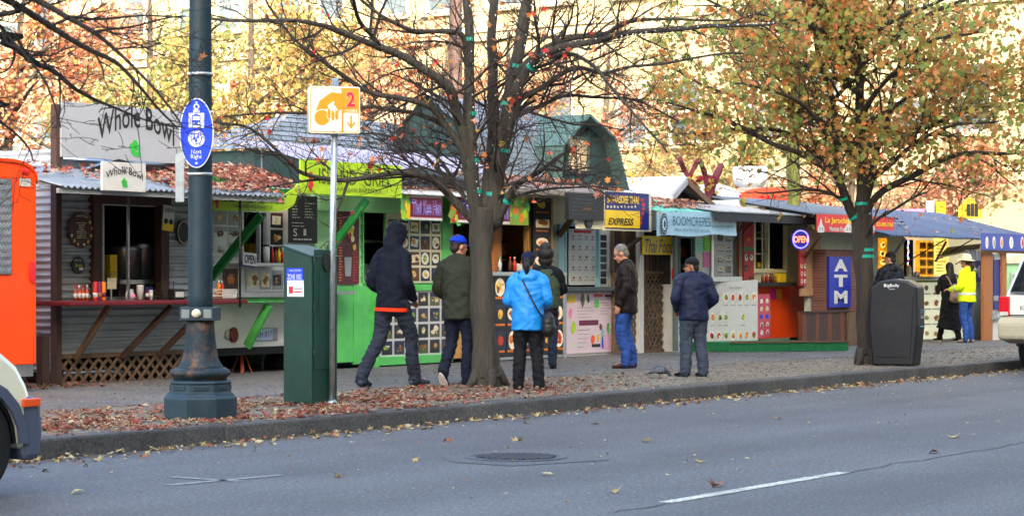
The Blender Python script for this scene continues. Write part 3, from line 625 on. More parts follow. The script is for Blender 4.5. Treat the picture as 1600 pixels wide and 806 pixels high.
def traced_tree(name, label, cat, base, trunk, limbs, bm, D, seed, spacing, lenf, levels, leafm, leafp, ribbons, group='street trees along the kerb', droop=.05, leafsel=1.0, topleaf=None):
    rng = random.Random(seed); t = thing(name, label, cat, base, 0, group)
    tb = MB(); P = [base-V((0, 0, .02))]+[pd(u, v, D) for u, v, r in trunk]; R_ = [trunk[0][2]*1.12]+[r for u, v, r in trunk]
    # flared root collar
    P.insert(1, base+V((0, 0, .12))); R_.insert(1, trunk[0][2]*1.05)
    path, rads = smooth_path(P, R_, 5); tb.tube(path, rads, bm, 14, jit=.22)
    for k in range(5):
        a = 2*PI*k/5+.4; tb.tube([base+V((math.cos(a)*.10, math.sin(a)*.10, .22)), base+V((math.cos(a)*trunk[0][2]*1.3, math.sin(a)*trunk[0][2]*1.1, .05)), base+V((math.cos(a)*trunk[0][2]*2.0, math.sin(a)*trunk[0][2]*1.25, -.03))], [.07, .05, .025], bm, 7)
    tw = MB(); tips = []; allp = []
    for pts, dD, r0, r1 in limbs:
        p, r = limb_px(pts, D, dD, r0, r1); allp.append((p, r))
        # gnarl
        p = [q+V((noise.noise(q*1.7), noise.noise(q*1.7+V((9, 0, 0))), noise.noise(q*1.7+V((0, 9, 0)))))*.05 if 0 < i < len(p)-1 else q for i, q in enumerate(p)]
        tb.tube(p, r, bm, 9, jit=.16)
        sprout(rng, tw, m_twig, p, r, 1, levels, spacing, lenf, tips, droop)
    tb.build('trunk', t); tw.build('branches', t)
    per, spread, size = leafp
    tips = [x for x in tips if rng.random() < leafsel and (topleaf is None or rng.random() < topleaf(x[0]))]
    vs, fs = leaves_at(rng, tips, per, spread, size, LEAF)
    lb = MB(); lb.add(vs, fs, leafm); lb.build('crown', t)
    for li, idx in ribbons: 
        p, r = allp[li]; ribbon(t, p, r, min(idx, len(p)-2), K['teal'])
    return t, allp
# ---- main bare tree in the middle
D = (pz(760, 603, GZ)-CAM).dot(FW); base = pz(760, 603, GZ); px1 = D/FPX
m_l1 = leafmat('red_maple_leaves', ['#d97a3f', '#cf5a3f', '#e08f4a', '#d8755a', '#c9a55a', '#d98a5a', '#e8a07a', '#e09a6a', '#c8443f'])
trunk = [(760, 585, 24*px1), (757, 520, 19*px1), (754, 450, 17.5*px1), (753, 390, 18*px1), (755, 350, 21*px1), (757, 325, 21*px1)]
limbs = [
 ([(748, 355), (741, 300), (736, 230), (733, 120), (729, 0), (726, -140)], -.1, 14*px1, 5*px1),
 ([(768, 350), (776, 285), (790, 185), (808, 105), (825, 0), (838, -120)], .2, 17*px1, 7*px1),
 ([(757, 330), (766, 260), (770, 150), (768, 50), (776, -100)], .8, 12*px1, 6*px1),
 ([(738, 262), (717, 178), (696, 133), (640, 95), (591, 72), (535, 52), (500, 38), (440, 33), (326, 29)], -1.6, 10*px1, 2.2*px1),
 ([(594, 73), (570, 42), (549, 0), (540, -30)], -1.2, 4.5*px1, 2*px1),
 ([(735, 150), (724, 66), (696, 52), (647, 51), (615, 35), (570, 3), (540, -20)], -1.0, 5.5*px1, 2*px1),
 ([(743, 330), (724, 240), (696, 196), (675, 171), (633, 154), (577, 147), (535, 119), (500, 96), (452, 57), (415, 0)], -.8, 7*px1, 1.6*px1),
 ([(745, 352), (703, 307), (666, 278), (621, 268), (540, 281), (478, 274), (448, 248), (388, 202), (334, 190)], -1.8, 7*px1, 1.6*px1),
 ([(700, 200), (640, 175), (560, 168), (483, 175), (405, 180), (337, 189)], -1.2, 4*px1, 1.3*px1),
 ([(796, 160), (825, 112), (850, 87), (902, 66), (955, 60), (1007, 52), (1056, 45), (1157, 39), (1212, 36)], -1.4, 9*px1, 1.8*px1),
 ([(806, 120), (840, 87), (890, 60), (944, 52), (969, 40), (1051, 32), (1140, 32)], -.6, 6*px1, 1.5*px1),
 ([(785, 215), (808, 160), (850, 133), (902, 108), (941, 115), (990, 105), (1060, 94), (1161, 84)], .8, 6*px1, 1.5*px1),
 ([(858, 90), (895, 84), (927, 105), (951, 133), (990, 175), (1042, 238)], -1.6, 4.5*px1, 1.4*px1),
 ([(765, 360), (803, 300), (837, 274), (866, 248), (900, 229)], -1.0, 7*px1, 2*px1),
 ([(770, 320), (800, 290), (850, 285), (905, 288), (960, 310)], -1.5, 4*px1, 1.2*px1),
 ([(752, 340), (720, 300), (690, 250), (660, 235), (600, 238)], .9, 5*px1, 1.4*px1),
 ([(740, 300), (700, 275), (640, 225), (590, 210), (540, 205)], 1.6, 4*px1, 1.2*px1),
 ([(828, -5), (800, -60), (720, -120)], .6, 5*px1, 3*px1),
 ([(790, 190), (840, 165), (900, 150), (1000, 160), (1060, 190)], 1.5, 4.5*px1, 1.3*px1)]
main_tree, allp = traced_tree('maple_tree', 'nearly bare maple tree with many spreading limbs and teal bands on its forked stems', 'tree', base, trunk, limbs, m_bark, D, 11, .19, 1.4, 3, m_l1, (1.3, .12, .07),
   [(0, 4), (0, 7), (0, 10), (0, 14), (0, 17), (1, 3), (1, 6), (1, 9), (1, 12), (9, 5), (13, 3)], leafsel=.035)
b = MB()                              # a string of tiny bulbs wound up the stems
for k in (0, 1, 2, 9):
    p_, r_ = allp[k]
    for i in range(1, len(p_)-1):
        for q in range(3): a = i*2.1+q*2.2; c = p_[i].lerp(p_[i+1], q/3)+V((math.cos(a), math.sin(a), 0))*(r_[i]+.006); b.ball(c, .008, .008, .011, plain('clear_bulb', '#e8ece8', .2), 6, 4)
b.build('fairy_lights', main_tree)
# ---- right tree with full crown
base = pz(1355, 569, GZ); D = (base-CAM).dot(FW); px1 = D/FPX
m_l2 = leafmat('olive_and_orange_leaves', [(172, 165, 86), (150, 164, 88), (190, 166, 88), (190, 150, 84), (136, 160, 88), (206, 158, 92), (224, 138, 78),
    (168, 160, 96), (208, 142, 88), (190, 170, 90), (148, 166, 104), (160, 174, 96), (176, 178, 104), (222, 160, 108), (184, 144, 94), (162, 168, 98), (228, 150, 100), (206, 136, 84)], .58)
trunk = [(1356, 550, 15*px1), (1352, 480, 13.5*px1), (1350, 420, 14*px1), (1347, 365, 15*px1), (1347, 335, 15*px1)]
limbs = [
 ([(1343, 350), (1322, 320), (1307, 277), (1285, 257), (1247, 240), (1210, 228), (1139, 191), (1094, 176), (1040, 160)], -1.2, 8*px1, 1.5*px1),
 ([(1347, 340), (1347, 290), (1345, 225), (1345, 120), (1348, 20), (1350, -80)], .2, 12*px1, 4*px1),
 ([(1330, 330), (1308, 270), (1303, 200), (1300, 157), (1285, 109), (1275, 60), (1262, -20)], -.5, 7*px1, 2.5*px1),
 ([(1300, 160), (1330, 130), (1365, 112), (1397, 97)], -.9, 4*px1, 1.5*px1),
 ([(1290, 112), (1307, 75), (1325, 30), (1340, -20)], -.6, 4*px1, 1.5*px1),
 ([(1350, 340), (1379, 296), (1431, 270), (1480, 247), (1540, 240), (1610, 235), (1680, 220)], -1.2, 7*px1, 1.5*px1),
 ([(1350, 230), (1420, 215), (1500, 180), (1600, 160), (1680, 130)], .3, 5*px1, 1.5*px1), ([(1345, 230), (1260, 180), (1170, 160), (1080, 120), (1020, 90)], .6, 5*px1, 1.5*px1), ([(1348, 100), (1440, 30), (1540, -10), (1650, -30)], .5, 5*px1, 1.5*px1), ([(1346, 90), (1250, 40), (1150, 20), (1060, -20)], .3, 5*px1, 1.5*px1),
 ([(1352, 310), (1368, 250), (1385, 190), (1400, 120), (1420, 40)], .8, 7*px1, 2.5*px1),
 ([(1352, 385), (1368, 350), (1410, 320), (1450, 300)], -1.0, 4*px1, 1.3*px1),
 ([(1303, 262), (1270, 232), (1220, 205), (1160, 200), (1100, 210), (1045, 205)], .5, 5*px1, 1.4*px1),
 ([(1322, 318), (1290, 300), (1240, 298), (1180, 300)], -.9, 3.5*px1, 1.2*px1),
 ([(1345, 200), (1400, 165), (1470, 130), (1540, 120), (1620, 100)], 1.0, 5*px1, 1.5*px1),
 ([(1345, 150), (1280, 110), (1200, 90), (1130, 60)], 1.2, 5*px1, 1.5*px1),
 ([(1347, 60), (1420, 20), (1500, -10), (1580, -40)], -1.0, 5*px1, 1.5*px1), ([(1346, 40), (1260, 0), (1170, -10), (1090, -30)], -1.0, 5*px1, 1.5*px1),
 ([(1350, 290), (1400, 250), (1470, 200), (1560, 190)], -2.0, 5*px1, 1.5*px1), ([(1347, 260), (1290, 200), (1230, 150), (1150, 130)], -2.2, 5*px1, 1.5*px1),
 ([(1348, 180), (1390, 120), (1450, 70), (1530, 50)], -2.4, 5*px1, 1.5*px1), ([(1345, 120), (1300, 60), (1230, 30), (1180, 20)], -2.2, 5*px1, 1.5*px1)]
def low_sparse(p): 
    v = VH-(p.z-1.4)/((p-CAM).dot(FW))*FPX
    k = max(.12, min(1, .62+1.6*noise.noise(p*.85+V((4, 2, 7)))))
    return k if v < 225 else k*max(.15, 1-(v-225)/70)
right_tree, _ = traced_tree('maple_tree', 'leafy olive and orange maple tree beside the dark litter bin', 'tree', base, trunk, limbs, m_bark2, D, 23, .24, 1.5, 3, m_l2, (2.9, .36, .09),
   [(0, 2), (1, 2), (1, 5), (2, 3), (1, 9), (0, 5)], leafsel=.98, topleaf=low_sparse)
b = MB()
for zz, du in ((395, 0), (385, 2)):
    p = pd(1350, zz+5, D); b.tube([p-V((0, 0, .025)), p+V((0, 0, .02))], 15.2*px1, K['teal'], 12, cap=False)
b.build('ribbon', right_tree)
# ---- tree out of the frame at the left: only its branches hang in
base = V((5.2, 1.9, GZ)); D = (base-CAM).dot(FW); uu = lambda p: 800+FPX*((p-CAM).dot(RT))/((p-CAM).dot(FW)); ub = uu(base)
px1 = D/FPX
trunk = [(ub, 620, 24*px1), (ub+3, 450, 20*px1), (ub, 300, 20*px1), (ub, 200, 20*px1)]
limbs = [
 ([(ub, 210), (ub+20, 90), (ub+40, -90)], .3, 14*px1, 6*px1),
 ([(ub, 220), (-140, 10), (-60, -25), (7, 0), (40, 17), (88, 44), (142, 78), (182, 101), (216, 135), (250, 175), (277, 202)], .6, 10*px1, 1.3*px1),
 ([(ub, 180), (-100, -30), (0, -28), (54, 0), (101, 27), (142, 51), (175, 81), (209, 115), (255, 160), (285, 200)], .1, 8*px1, 1.2*px1),
 ([(ub, 230), (-120, 70), (0, 73), (51, 98), (88, 111), (128, 145), (175, 170), (223, 189), (285, 198)], 1.3, 8*px1, 1.0*px1),
 ([(ub, 260), (-120, 170), (-30, 185), (27, 219), (51, 250)], .8, 5*px1, 1.2*px1),
 ([(ub, 240), (-100, 40), (-20, 30), (20, 70), (70, 130), (95, 200)], .2, 5*px1, 1.0*px1),
 ([(101, 27), (150, 30), (220, 28), (285, 30)], .9, 3*px1, 1.2*px1), ([(142, 51), (200, 45), (250, 30), (290, 26)], .5, 2.5*px1, 1.2*px1)]
left_tree, _ = traced_tree('maple_tree', 'bare maple tree whose long thin branches reach in at the top left', 'tree', base, trunk, limbs, m_bark2, D, 5, .2, 1.0, 3, m_l1, (1, .08, .06), [], leafsel=.003)
# ---- mossy tree growing up through the orange stall's deck
tb_ = pz(1243, 529, GZ+.12); D = (tb_-CAM).dot(FW); px1 = D/FPX
t = thing('mossy_tree', 'mossy tree trunk growing up through the stall roof behind the round OPEN sign', 'tree', tb_, 0)
b = MB(); P = [pd(u, v, D) for u, v in ((1243, 531), (1243, 500), (1243, 440), (1242, 380), (1241, 300), (1240, 240), (1242, 170), (1244, 80), (1240, -40))]
p, r = smooth_path(P, [x*px1 for x in (12, 9.5, 9, 9, 9.5, 10, 8.5, 7, 5)], 4); b.tube(p, r, m_moss, 14, jit=.3)
tw = MB(); tips = []; rng = random.Random(3)
for i, (du, dv) in enumerate(((-90, -60), (100, -80), (-60, -130), (70, -140), (-130, -20), (120, -20))):
    q = pd(1241, 150-i*22, D); p2, r2 = smooth_path([q, pd(1241+du*.5, 150-i*22+dv*.35, D+(i % 3-1)*.8), pd(1241+du, 150-i*22+dv, D+(i % 3-1)*1.6)], [5*px1, 3*px1, 1.2*px1]); b.tube(p2, r2, m_moss, 7, jit=.2)
    sprout(rng, tw, m_twig, p2, r2, 1, 2, .4, 1.1, tips)
b.build('trunk', t); tw.build('branches', t)
vs, fs = leaves_at(rng, tips, 1, .2, .12, LEAF); b = MB(); b.add(vs, fs, m_l2); b.build('crown', t)
# ---- background trees in the sun, beyond the stalls
pal = {
 'gold': [(166, 144, 84), (156, 132, 74), (146, 142, 82), (168, 136, 84), (170, 118, 82), (152, 138, 78), (174, 152, 104), (140, 138, 82)],
 'rust': [(168, 98, 62), (174, 118, 84), (164, 126, 82), (160, 88, 62), (178, 132, 100), (160, 134, 84), (170, 104, 92), (176, 138, 108)],
 'pink': [(172, 104, 88), (178, 124, 104), (166, 98, 72), (180, 138, 116), (168, 120, 90), (164, 132, 90), (176, 110, 98), (182, 148, 122)],
 'green': [(130, 134, 78), (146, 136, 80), (118, 128, 78), (156, 134, 82), (138, 140, 86), (162, 120, 80), (152, 144, 92), (124, 130, 80)]}
lm = {k: leafmat(k+'_autumn_leaves', v, .5) for k, v in pal.items()}
def bg_tree(name, label, u, y, htop, crown_v, rad, pk, seed, dens, bare=False):
    rng = random.Random(seed); base = py(u, 500, y); base.z = .13
    t = thing(name, label, 'tree', base, 0, 'autumn trees beyond the stalls')
    Dn = (base-CAM).dot(FW); zc = 1.4+(VH-crown_v)/FPX*Dn
    b = MB(); tw = MB(); tips = []
    P = [base-V((0, 0, .05)), base+V((0, 0, 1.2)), base+V((rng.uniform(-.2, .2), rng.uniform(-.2, .2), zc*.6)), base+V((rng.uniform(-.4, .4), rng.uniform(-.4, .4), htop))]
    p, r = smooth_path(P, [.24, .18, .14, .04], 5); b.tube(p, r, m_barkbg, 9, jit=.15)
    for k in range(11):
        a = 2*PI*k/11+rng.uniform(-.4, .4); zz = base.z+1.6+(htop-2.2)*k/11.0*.85+rng.uniform(-.2, .3); L = rad*rng.uniform(.75, 1.1)*(1-.35*k/11)
        q = V((base.x, base.y, zz)); d = V((math.cos(a), math.sin(a), 0)); rise = rng.uniform(.2, .75)
        pp, r3 = smooth_path([q, q+d*L*.35+V((0, 0, L*.25*rise)), q+d*L*.7+V((0, 0, L*.55*rise)), q+d*L+V((0, 0, L*.7*rise))], [.075, .05, .032, .012], 3); b.tube(pp, r3, m_barkbg, 6)
        sprout(rng, tw, m_twig, pp, r3, 1, 2, .40, 2.0, tips, minr=.005)
    b.build('trunk', t); tw.build('branches', t)
    vs, fs = leaves_at(rng, tips, dens*1.7, .46, .155, KITE)
    c = MB(); c.add(vs, fs, lm[pk]); c.build('crown', t)
bgt = [
 ('maple_tree', 'pale orange leafy tree rising behind the orange trailer', 20, 25, 8.0, 180, 3.1, 'rust', 1, 6),
 ('maple_tree', 'green and gold leafy tree rising behind the grey bowl sign', 235, 29, 9.0, 130, 3.4, 'green', 2, 7),
 ('maple_tree', 'golden orange tree between the lamp post and the shingled roof', 400, 24, 8.6, 110, 3.4, 'gold', 3, 8),
 ('maple_tree', 'orange leafed tree behind the orange and white parking sign', 575, 30, 10.0, 60, 3.2, 'rust', 4, 4),
 ('maple_tree', 'thin pinkish tree behind the forked stems of the bare maple', 800, 34, 10.5, 60, 3.4, 'pink', 5, 2.5),
 ('maple_tree', 'thinly leafed pink and orange tree right of the shingled roof gable', 945, 27, 9.0, 120, 3.2, 'pink', 6, 3.5),
 ('maple_tree', 'golden green tree standing left of the white roof vent', 1075, 31, 10.0, 120, 3.3, 'gold', 7, 5.5),
 ('maple_tree', 'yellow green tree directly behind the white roof vent', 1190, 24, 9.5, 120, 3.2, 'green', 8, 5),
 ('maple_tree', 'red and coral tree glowing behind the red taqueria banner', 1440, 23, 8.0, 230, 3.2, 'pink', 9, 6),
 ('maple_tree', 'rust orange tree above the blue awning at the far right', 1570, 26, 9.5, 150, 3.4, 'rust', 10, 5)]
bgt += [
 ('maple_tree', 'pale golden tree between the parking sign and the lamp post, farther back', 480, 38, 11, 40, 3.6, 'gold', 21, 5),
 ('maple_tree', 'rosy orange tree at the far upper left behind bare twigs', 110, 36, 11, 70, 3.6, 'pink', 22, 4),
 ('maple_tree', 'orange and gold tree behind the upper limbs of the bare maple', 690, 42, 12, 40, 3.6, 'rust', 23, 3.5),
 ('maple_tree', 'gold leafed tree in the gap between the two big maples', 1010, 40, 12, 60, 3.8, 'gold', 24, 5),
 ('maple_tree', 'coral leafed small tree between the yellow roof sign and the far right edge', 1500, 19, 7.0, 270, 2.8, 'pink', 26, 6),
 ('maple_tree', 'rusty orange tree glowing behind the ATM column', 1330, 21, 8.0, 230, 3.0, 'rust', 27, 5),
 ('maple_tree', 'gold and green tree behind the dormer window', 880, 38, 12, 50, 3.6, 'gold', 28, 4.5),
 ('maple_tree', 'soft orange tree high behind the leafy maple', 1290, 36, 12, 60, 3.8, 'rust', 25, 4)]
for a in bgt: bg_tree(*a)
# ================================================================= stall helpers
NU = V((1, 0, 0))
def fb(mb, u0, v0, u1, v1, y, d, m):
    x0, x1, z0, z1 = rect(u0, v0, u1, v1, y); mb.box(x0, x1, y, y+d, z0, z1, m); return x0, x1, z0, z1
def fbar(mb, u0, v0, u1, v1, y, w, d, m, y2=None):
    mb.bar(py(u0, v0, y), py(u1, v1, y if y2 is None else y2), w, d, m, up=(0, 1, 0))
def ftext(mb, s, u0, v0, u1, v1, y, m, **k):
    x0, x1, z0, z1 = rect(u0, v0, u1, v1, y); mb.text(s, (x0, y, z0), NU, UP, x1-x0, z1-z0, m, **k)
def fpoly(mb, pts, y, d, m):
    a = [py(u, v, y) for u, v in pts]; n = len(a); b_ = [p+V((0, d, 0)) for p in a]
    fs = [tuple(range(n)), tuple(range(2*n-1, n-1, -1))]+[(i, i+n, (i+1) % n+n, (i+1) % n) for i in range(n)]
    mb.add(a+b_, fs, m)
def holed(mb, u0, v0, u1, v1, y, d, m, holes):
    """wall with rectangular openings (u0,v0,u1,v1), left to right"""
    x0, x1, z0, z1 = rect(u0, v0, u1, v1, y); cx_ = x0
    for h in holes:
        a0, a1, b0, b1 = rect(*h, y)
        if a0 > cx_+.002: mb.box(cx_, a0, y, y+d, z0, z1, m)
        if b0 > z0+.002: mb.box(a0, a1, y, y+d, z0, b0, m)
        if z1 > b1+.002: mb.box(a0, a1, y, y+d, b1, z1, m)
        cx_ = a1
    if x1 > cx_+.002: mb.box(cx_, x1, y, y+d, z0, z1, m)
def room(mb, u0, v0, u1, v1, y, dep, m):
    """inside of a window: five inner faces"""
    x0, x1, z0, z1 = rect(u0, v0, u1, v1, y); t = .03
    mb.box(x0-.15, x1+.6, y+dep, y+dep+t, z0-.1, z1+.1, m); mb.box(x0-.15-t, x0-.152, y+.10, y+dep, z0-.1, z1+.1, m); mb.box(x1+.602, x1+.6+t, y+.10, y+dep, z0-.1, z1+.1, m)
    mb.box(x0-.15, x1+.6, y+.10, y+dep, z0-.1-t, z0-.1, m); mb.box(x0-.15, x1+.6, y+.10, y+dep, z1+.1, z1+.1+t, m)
def frame(mb, u0, v0, u1, v1, y, w, d, m, muntins=(), bars=()):
    x0, x1, z0, z1 = rect(u0, v0, u1, v1, y)
    mb.box(x0-w, x0, y, y+d, z0-w, z1+w, m); mb.box(x1, x1+w, y, y+d, z0-w, z1+w, m); mb.box(x0, x1, y, y+d, z1, z1+w, m); mb.box(x0, x1, y, y+d, z0-w, z0, m)
    for f in muntins: c = x0+(x1-x0)*f; mb.box(c-w*.35, c+w*.35, y+.003, y+d-.003, z0, z1, m)
    for f in bars: c = z0+(z1-z0)*f; mb.box(x0, x1, y+.006, y+d-.006, c-w*.25, c+w*.25, m)
def corr_wall(mb, u0, v0, u1, v1, y, m, pitch=.085, amp=.019):
    """sheet with level ridges"""
    x0, x1, z0, z1 = rect(u0, v0, u1, v1, y); n = max(4, int((z1-z0)/pitch*8)); vs = []; fs = []
    for i in range(n+1):
        z = z0+(z1-z0)*i/n; yy = y+math.sin(2*PI*(z/pitch))*amp; vs += [(x0, yy, z), (x1, yy, z)]
    for i in range(n): fs.append((2*i, 2*i+1, 2*i+3, 2*i+2))
    mb.add(vs, fs, m, True)
def corr_roof(mb, x0, x1, yb, zb, yf, zf, m, pitch=.09, amp=.016, th=.012, warp=0.0):
    """sheet sloping from the back edge (yb,zb) to the front edge (yf,zf), ridges run down the slope"""
    n = max(4, int((x1-x0)/pitch*6)); vs = []; fs = []
    for k in (0, 1):
        for i in range(n+1):
            x = x0+(x1-x0)*i/n; dz = math.sin(2*PI*x/pitch)*amp-k*th; wv = warp*noise.noise(V((x*.9, 3, 0)))
            vs += [(x, yb, zb+dz), (x, yf, zf+dz+wv)]
    h = 2*(n+1)
    for i in range(n):
        fs.append((2*i, 2*i+1, 2*i+3, 2*i+2)); fs.append((h+2*i, h+2*i+2, h+2*i+3, h+2*i+1)); fs.append((2*i+1, h+2*i+1, h+2*i+3, 2*i+3))
    fs.append((0, h, h+1, 1)); fs.append((2*n, 2*n+1, h+2*n+1, h+2*n))
    mb.add(vs, fs, m, True)
def lattice(mb, u0, v0, u1, v1, y, m, step=.11, w=.035):
    x0, x1, z0, z1 = rect(u0, v0, u1, v1, y); H = z1-z0
    for k, (s, yy) in enumerate(((1, y), (-1, y+.012))):
        x = x0-H
        while x < x1+H:
            a = V((x, yy, z0)) if s > 0 else V((x, yy, z1)); e = V((x+H, yy, z1)) if s > 0 else V((x+H, yy, z0))
            lo = max(0, (x0-x)/H); hi = min(1, (x1-x)/H)
            if hi > lo+.03: mb.bar(a.lerp(e, lo), a.lerp(e, hi), .010, w, m, up=(0, 0, 1))
            x += step
def lattice_back(): pass
# food photographs: each is a little printed picture
FOODS = [plain('food_'+n, c, .5, var=.3, scale=30) for n, c in (('brown', '#8a4f22'), ('orange', '#e07a1e'), ('yellow', '#e9b83a'), ('red', '#b83222'), ('green', '#7d9a35'), ('tan', '#c99a5c'), ('dark', '#4a2a18'), ('cream', '#e6d5a8'))]
PB = [plain('print_'+n, c, .5, var=.2, scale=12) for n, c in (('slate', '#3a3f45'), ('charcoal', '#26282b'), ('grey', '#8b8f8c'), ('olive', '#5b5a3c'), ('navy', '#242a44'), ('umber', '#5a3a26'), ('pale', '#c9cbc4'))]
PLATE = plain('printed_plate', '#e8e4d8', .5)
def blob(mb, c, rx, rz, y, m, rng, n=9):
    mb.poly([(c[0]+math.cos(2*PI*i/n)*rx*rng.uniform(.7, 1.15), y, c[1]+math.sin(2*PI*i/n)*rz*rng.uniform(.7, 1.15)) for i in range(n)], m)
def tiles(mb, u0, v0, u1, v1, y, cols, rows, rng, gap=.10, bgs=None, foods=None, plate=PLATE, caption=None, tall=1.0, cap_m=None, fill=1.0):
    """a grid of food photographs on the plane y"""
    x0, x1, z0, z1 = rect(u0, v0, u1, v1, y); cw = (x1-x0)/cols; chh = (z1-z0)/rows; bgs = bgs or PB; foods = foods or FOODS
    for i in range(cols):
        for j in range(rows):
            if rng.random() > fill: continue
            a0 = x0+cw*(i+gap*.5); a1 = x0+cw*(i+1-gap*.5); b1 = z1-chh*(j+gap*.5); b0 = z1-chh*(j+1-gap*.5)
            if caption: b0 += chh*caption
            bgm = rng.choice(bgs) if bgs != 'none' else None
            if bgm: mb.poly([(a0, y-.003, b0), (a1, y-.003, b0), (a1, y-.003, b1), (a0, y-.003, b1)], bgm)
            c = ((a0+a1)/2+rng.uniform(-.04, .04)*cw, (b0+b1)/2); rx = (a1-a0)*.42; rz_ = (b1-b0)*.42*tall; f1, f2 = rng.choice(foods), rng.choice(foods)
            if bgm and rng.random() < .75:              # table edge or cloth in the picture
                hz = b0+(b1-b0)*rng.uniform(.25, .7); mb.poly([(a0, y-.0038, b0), (a1, y-.0038, b0), (a1, y-.0038, hz), (a0, y-.0038, hz+(b1-b0)*rng.uniform(-.15, .15))], rng.choice(bgs if bgs is not PB else PB[:6]))
            kx_, kz = rng.uniform(.82, 1.18), rng.uniform(.75, 1.12); rx *= kx_; rz_ *= kz; pr_ = rng.random()
            if plate:
                if pr_ < .28: aa = rng.uniform(-.25, .25); mb.poly([(c[0]+(p*math.cos(aa)-q*math.sin(aa))*rx, y-.005, c[1]+(p*math.sin(aa)+q*math.cos(aa))*rz_*.8) for p, q in ((-1, -1), (1, -1), (1, 1), (-1, 1))], rng.choice((plate, plate, PB[1], FOODS[7])))
                elif pr_ < .85: mb.poly([(c[0]+math.cos(2*PI*k/14)*rx, y-.005, c[1]+math.sin(2*PI*k/14)*rz_) for k in range(14)], plate)
            n_b = rng.choice((1, 2, 2, 3))
            for q in range(n_b): ox, oz = ((0, 0) if n_b == 1 else (rng.uniform(-.4, .4)*rx, rng.uniform(-.35, .35)*rz_)); sc_ = .74 if n_b == 1 else rng.uniform(.38, .6); blob(mb, (c[0]+ox, c[1]+oz), rx*sc_*rng.uniform(.8, 1.25), rz_*sc_*rng.uniform(.7, 1.1), y-.0062-.0006*q, rng.choice((f1, f2)) if foods is not FOODS else rng.choice(FOODS), rng, rng.choice((6, 8, 11)))
            for q in range(5): blob(mb, (c[0]+rng.uniform(-.55, .55)*rx, c[1]+rng.uniform(-.55, .55)*rz_), rx*rng.uniform(.08, .22), rz_*rng.uniform(.08, .2), y-.009-.0006*q, rng.choice((f1, f2, FOODS[4], FOODS[7])), rng, 5)
            if caption:
                cm = cap_m or K['ink']; zc = b0-chh*caption*.45; xx = a0+.06*cw
                while xx < a1-.08*cw: ww = rng.uniform(.08, .2)*cw; mb.poly([(xx, y-.003, zc), (min(xx+ww, a1), y-.003, zc), (min(xx+ww, a1), y-.003, zc+chh*caption*.4), (xx, y-.003, zc+chh*caption*.4)], cm); xx += ww+.03*cw
def lines(mb, u0, v0, u1, v1, y, n, rng, m, fillw=.7, h=.35, center=False):
    """rows of print too small to read"""
    x0, x1, z0, z1 = rect(u0, v0, u1, v1, y); lh = (z1-z0)/n
    for j in range(n):
        L = (x1-x0)*rng.uniform(fillw*.6, 1.0 if fillw > .6 else fillw); s0 = x0+((x1-x0)-L)/2 if center else x0; zc = z1-lh*(j+.5); xx = s0
        while xx < s0+L: ww = rng.uniform(.02, .09); e = min(xx+ww, s0+L); mb.poly([(xx, y-.003, zc-lh*h/2), (e, y-.003, zc-lh*h/2), (e, y-.003, zc+lh*h/2), (xx, y-.003, zc+lh*h/2)], m); xx += ww+.014
def stall(name, label, cat, u, y, v=560): 
    p = py(u, v, y); return thing(name, label, cat, (p.x, y, GZ))
def bottle(name, label, u, v, y, h, r, m, capm, group=None, neck=True):
    p = py(u, v, y); t = thing(name, label, 'bottle' if neck else name.replace('_', ' '), p, 0, group)
    b = MB(); O = V(p)
    if neck: b.lathe(O, [(r, 0), (r, h*.58), (r*.4, h*.76), (r*.38, h*.86)], m, 10); b.build('body', t); b = MB(); b.lathe(O, [(r*.46, h*.86), (r*.46, h)], capm, 10); b.build('cap', t)
    else: b.lathe(O, [(r, 0), (r*1.02, h*.9)], m, 12); b.build('body', t); b = MB(); b.lathe(O, [(r*1.05, h*.9), (r*.9, h)], capm, 12); b.build('cap', t)
    return t
leaf_roof_pts = []            # (point, normal) of leaves lying on roofs, built as one 'stuff' object at the end
def litter_roof(x0, x1, yb, zb, yf, zf, n, rng):
    for _ in range(n):
        a = rng.random(); x = rng.uniform(x0, x1); leaf_roof_pts.append((V((x, yb+(yf-yb)*a, zb+(zf-zb)*a+.03+rng.random()*.02)), (V((0, -(zb-zf), abs(yb-yf))).normalized()+rnd_dir(rng)*.5).normalized()))
rng = random.Random(41)
m_corr = mat('corrugated_galvanised', '#a9b0b2', .42, .4, .25, 2.2, .1, 25, dirt=.35)
m_corr2 = mat('corrugated_roofing', '#8d9499', .45, .5, .25, 2.5, .1, 25, dirt=.35)
m_roofw = plain('white_roof_membrane', '#d6dade', .5, dirt=.25, var=.08)
m_tarp = plain('blue_grey_tarp', '#8d97ab', .6, var=.1)
m_lilac = plain('lilac_canvas', '#8f8a9c', .7, var=.08, dirt=.15)
m_under = plain('black_undercarriage', '#121213', .8)
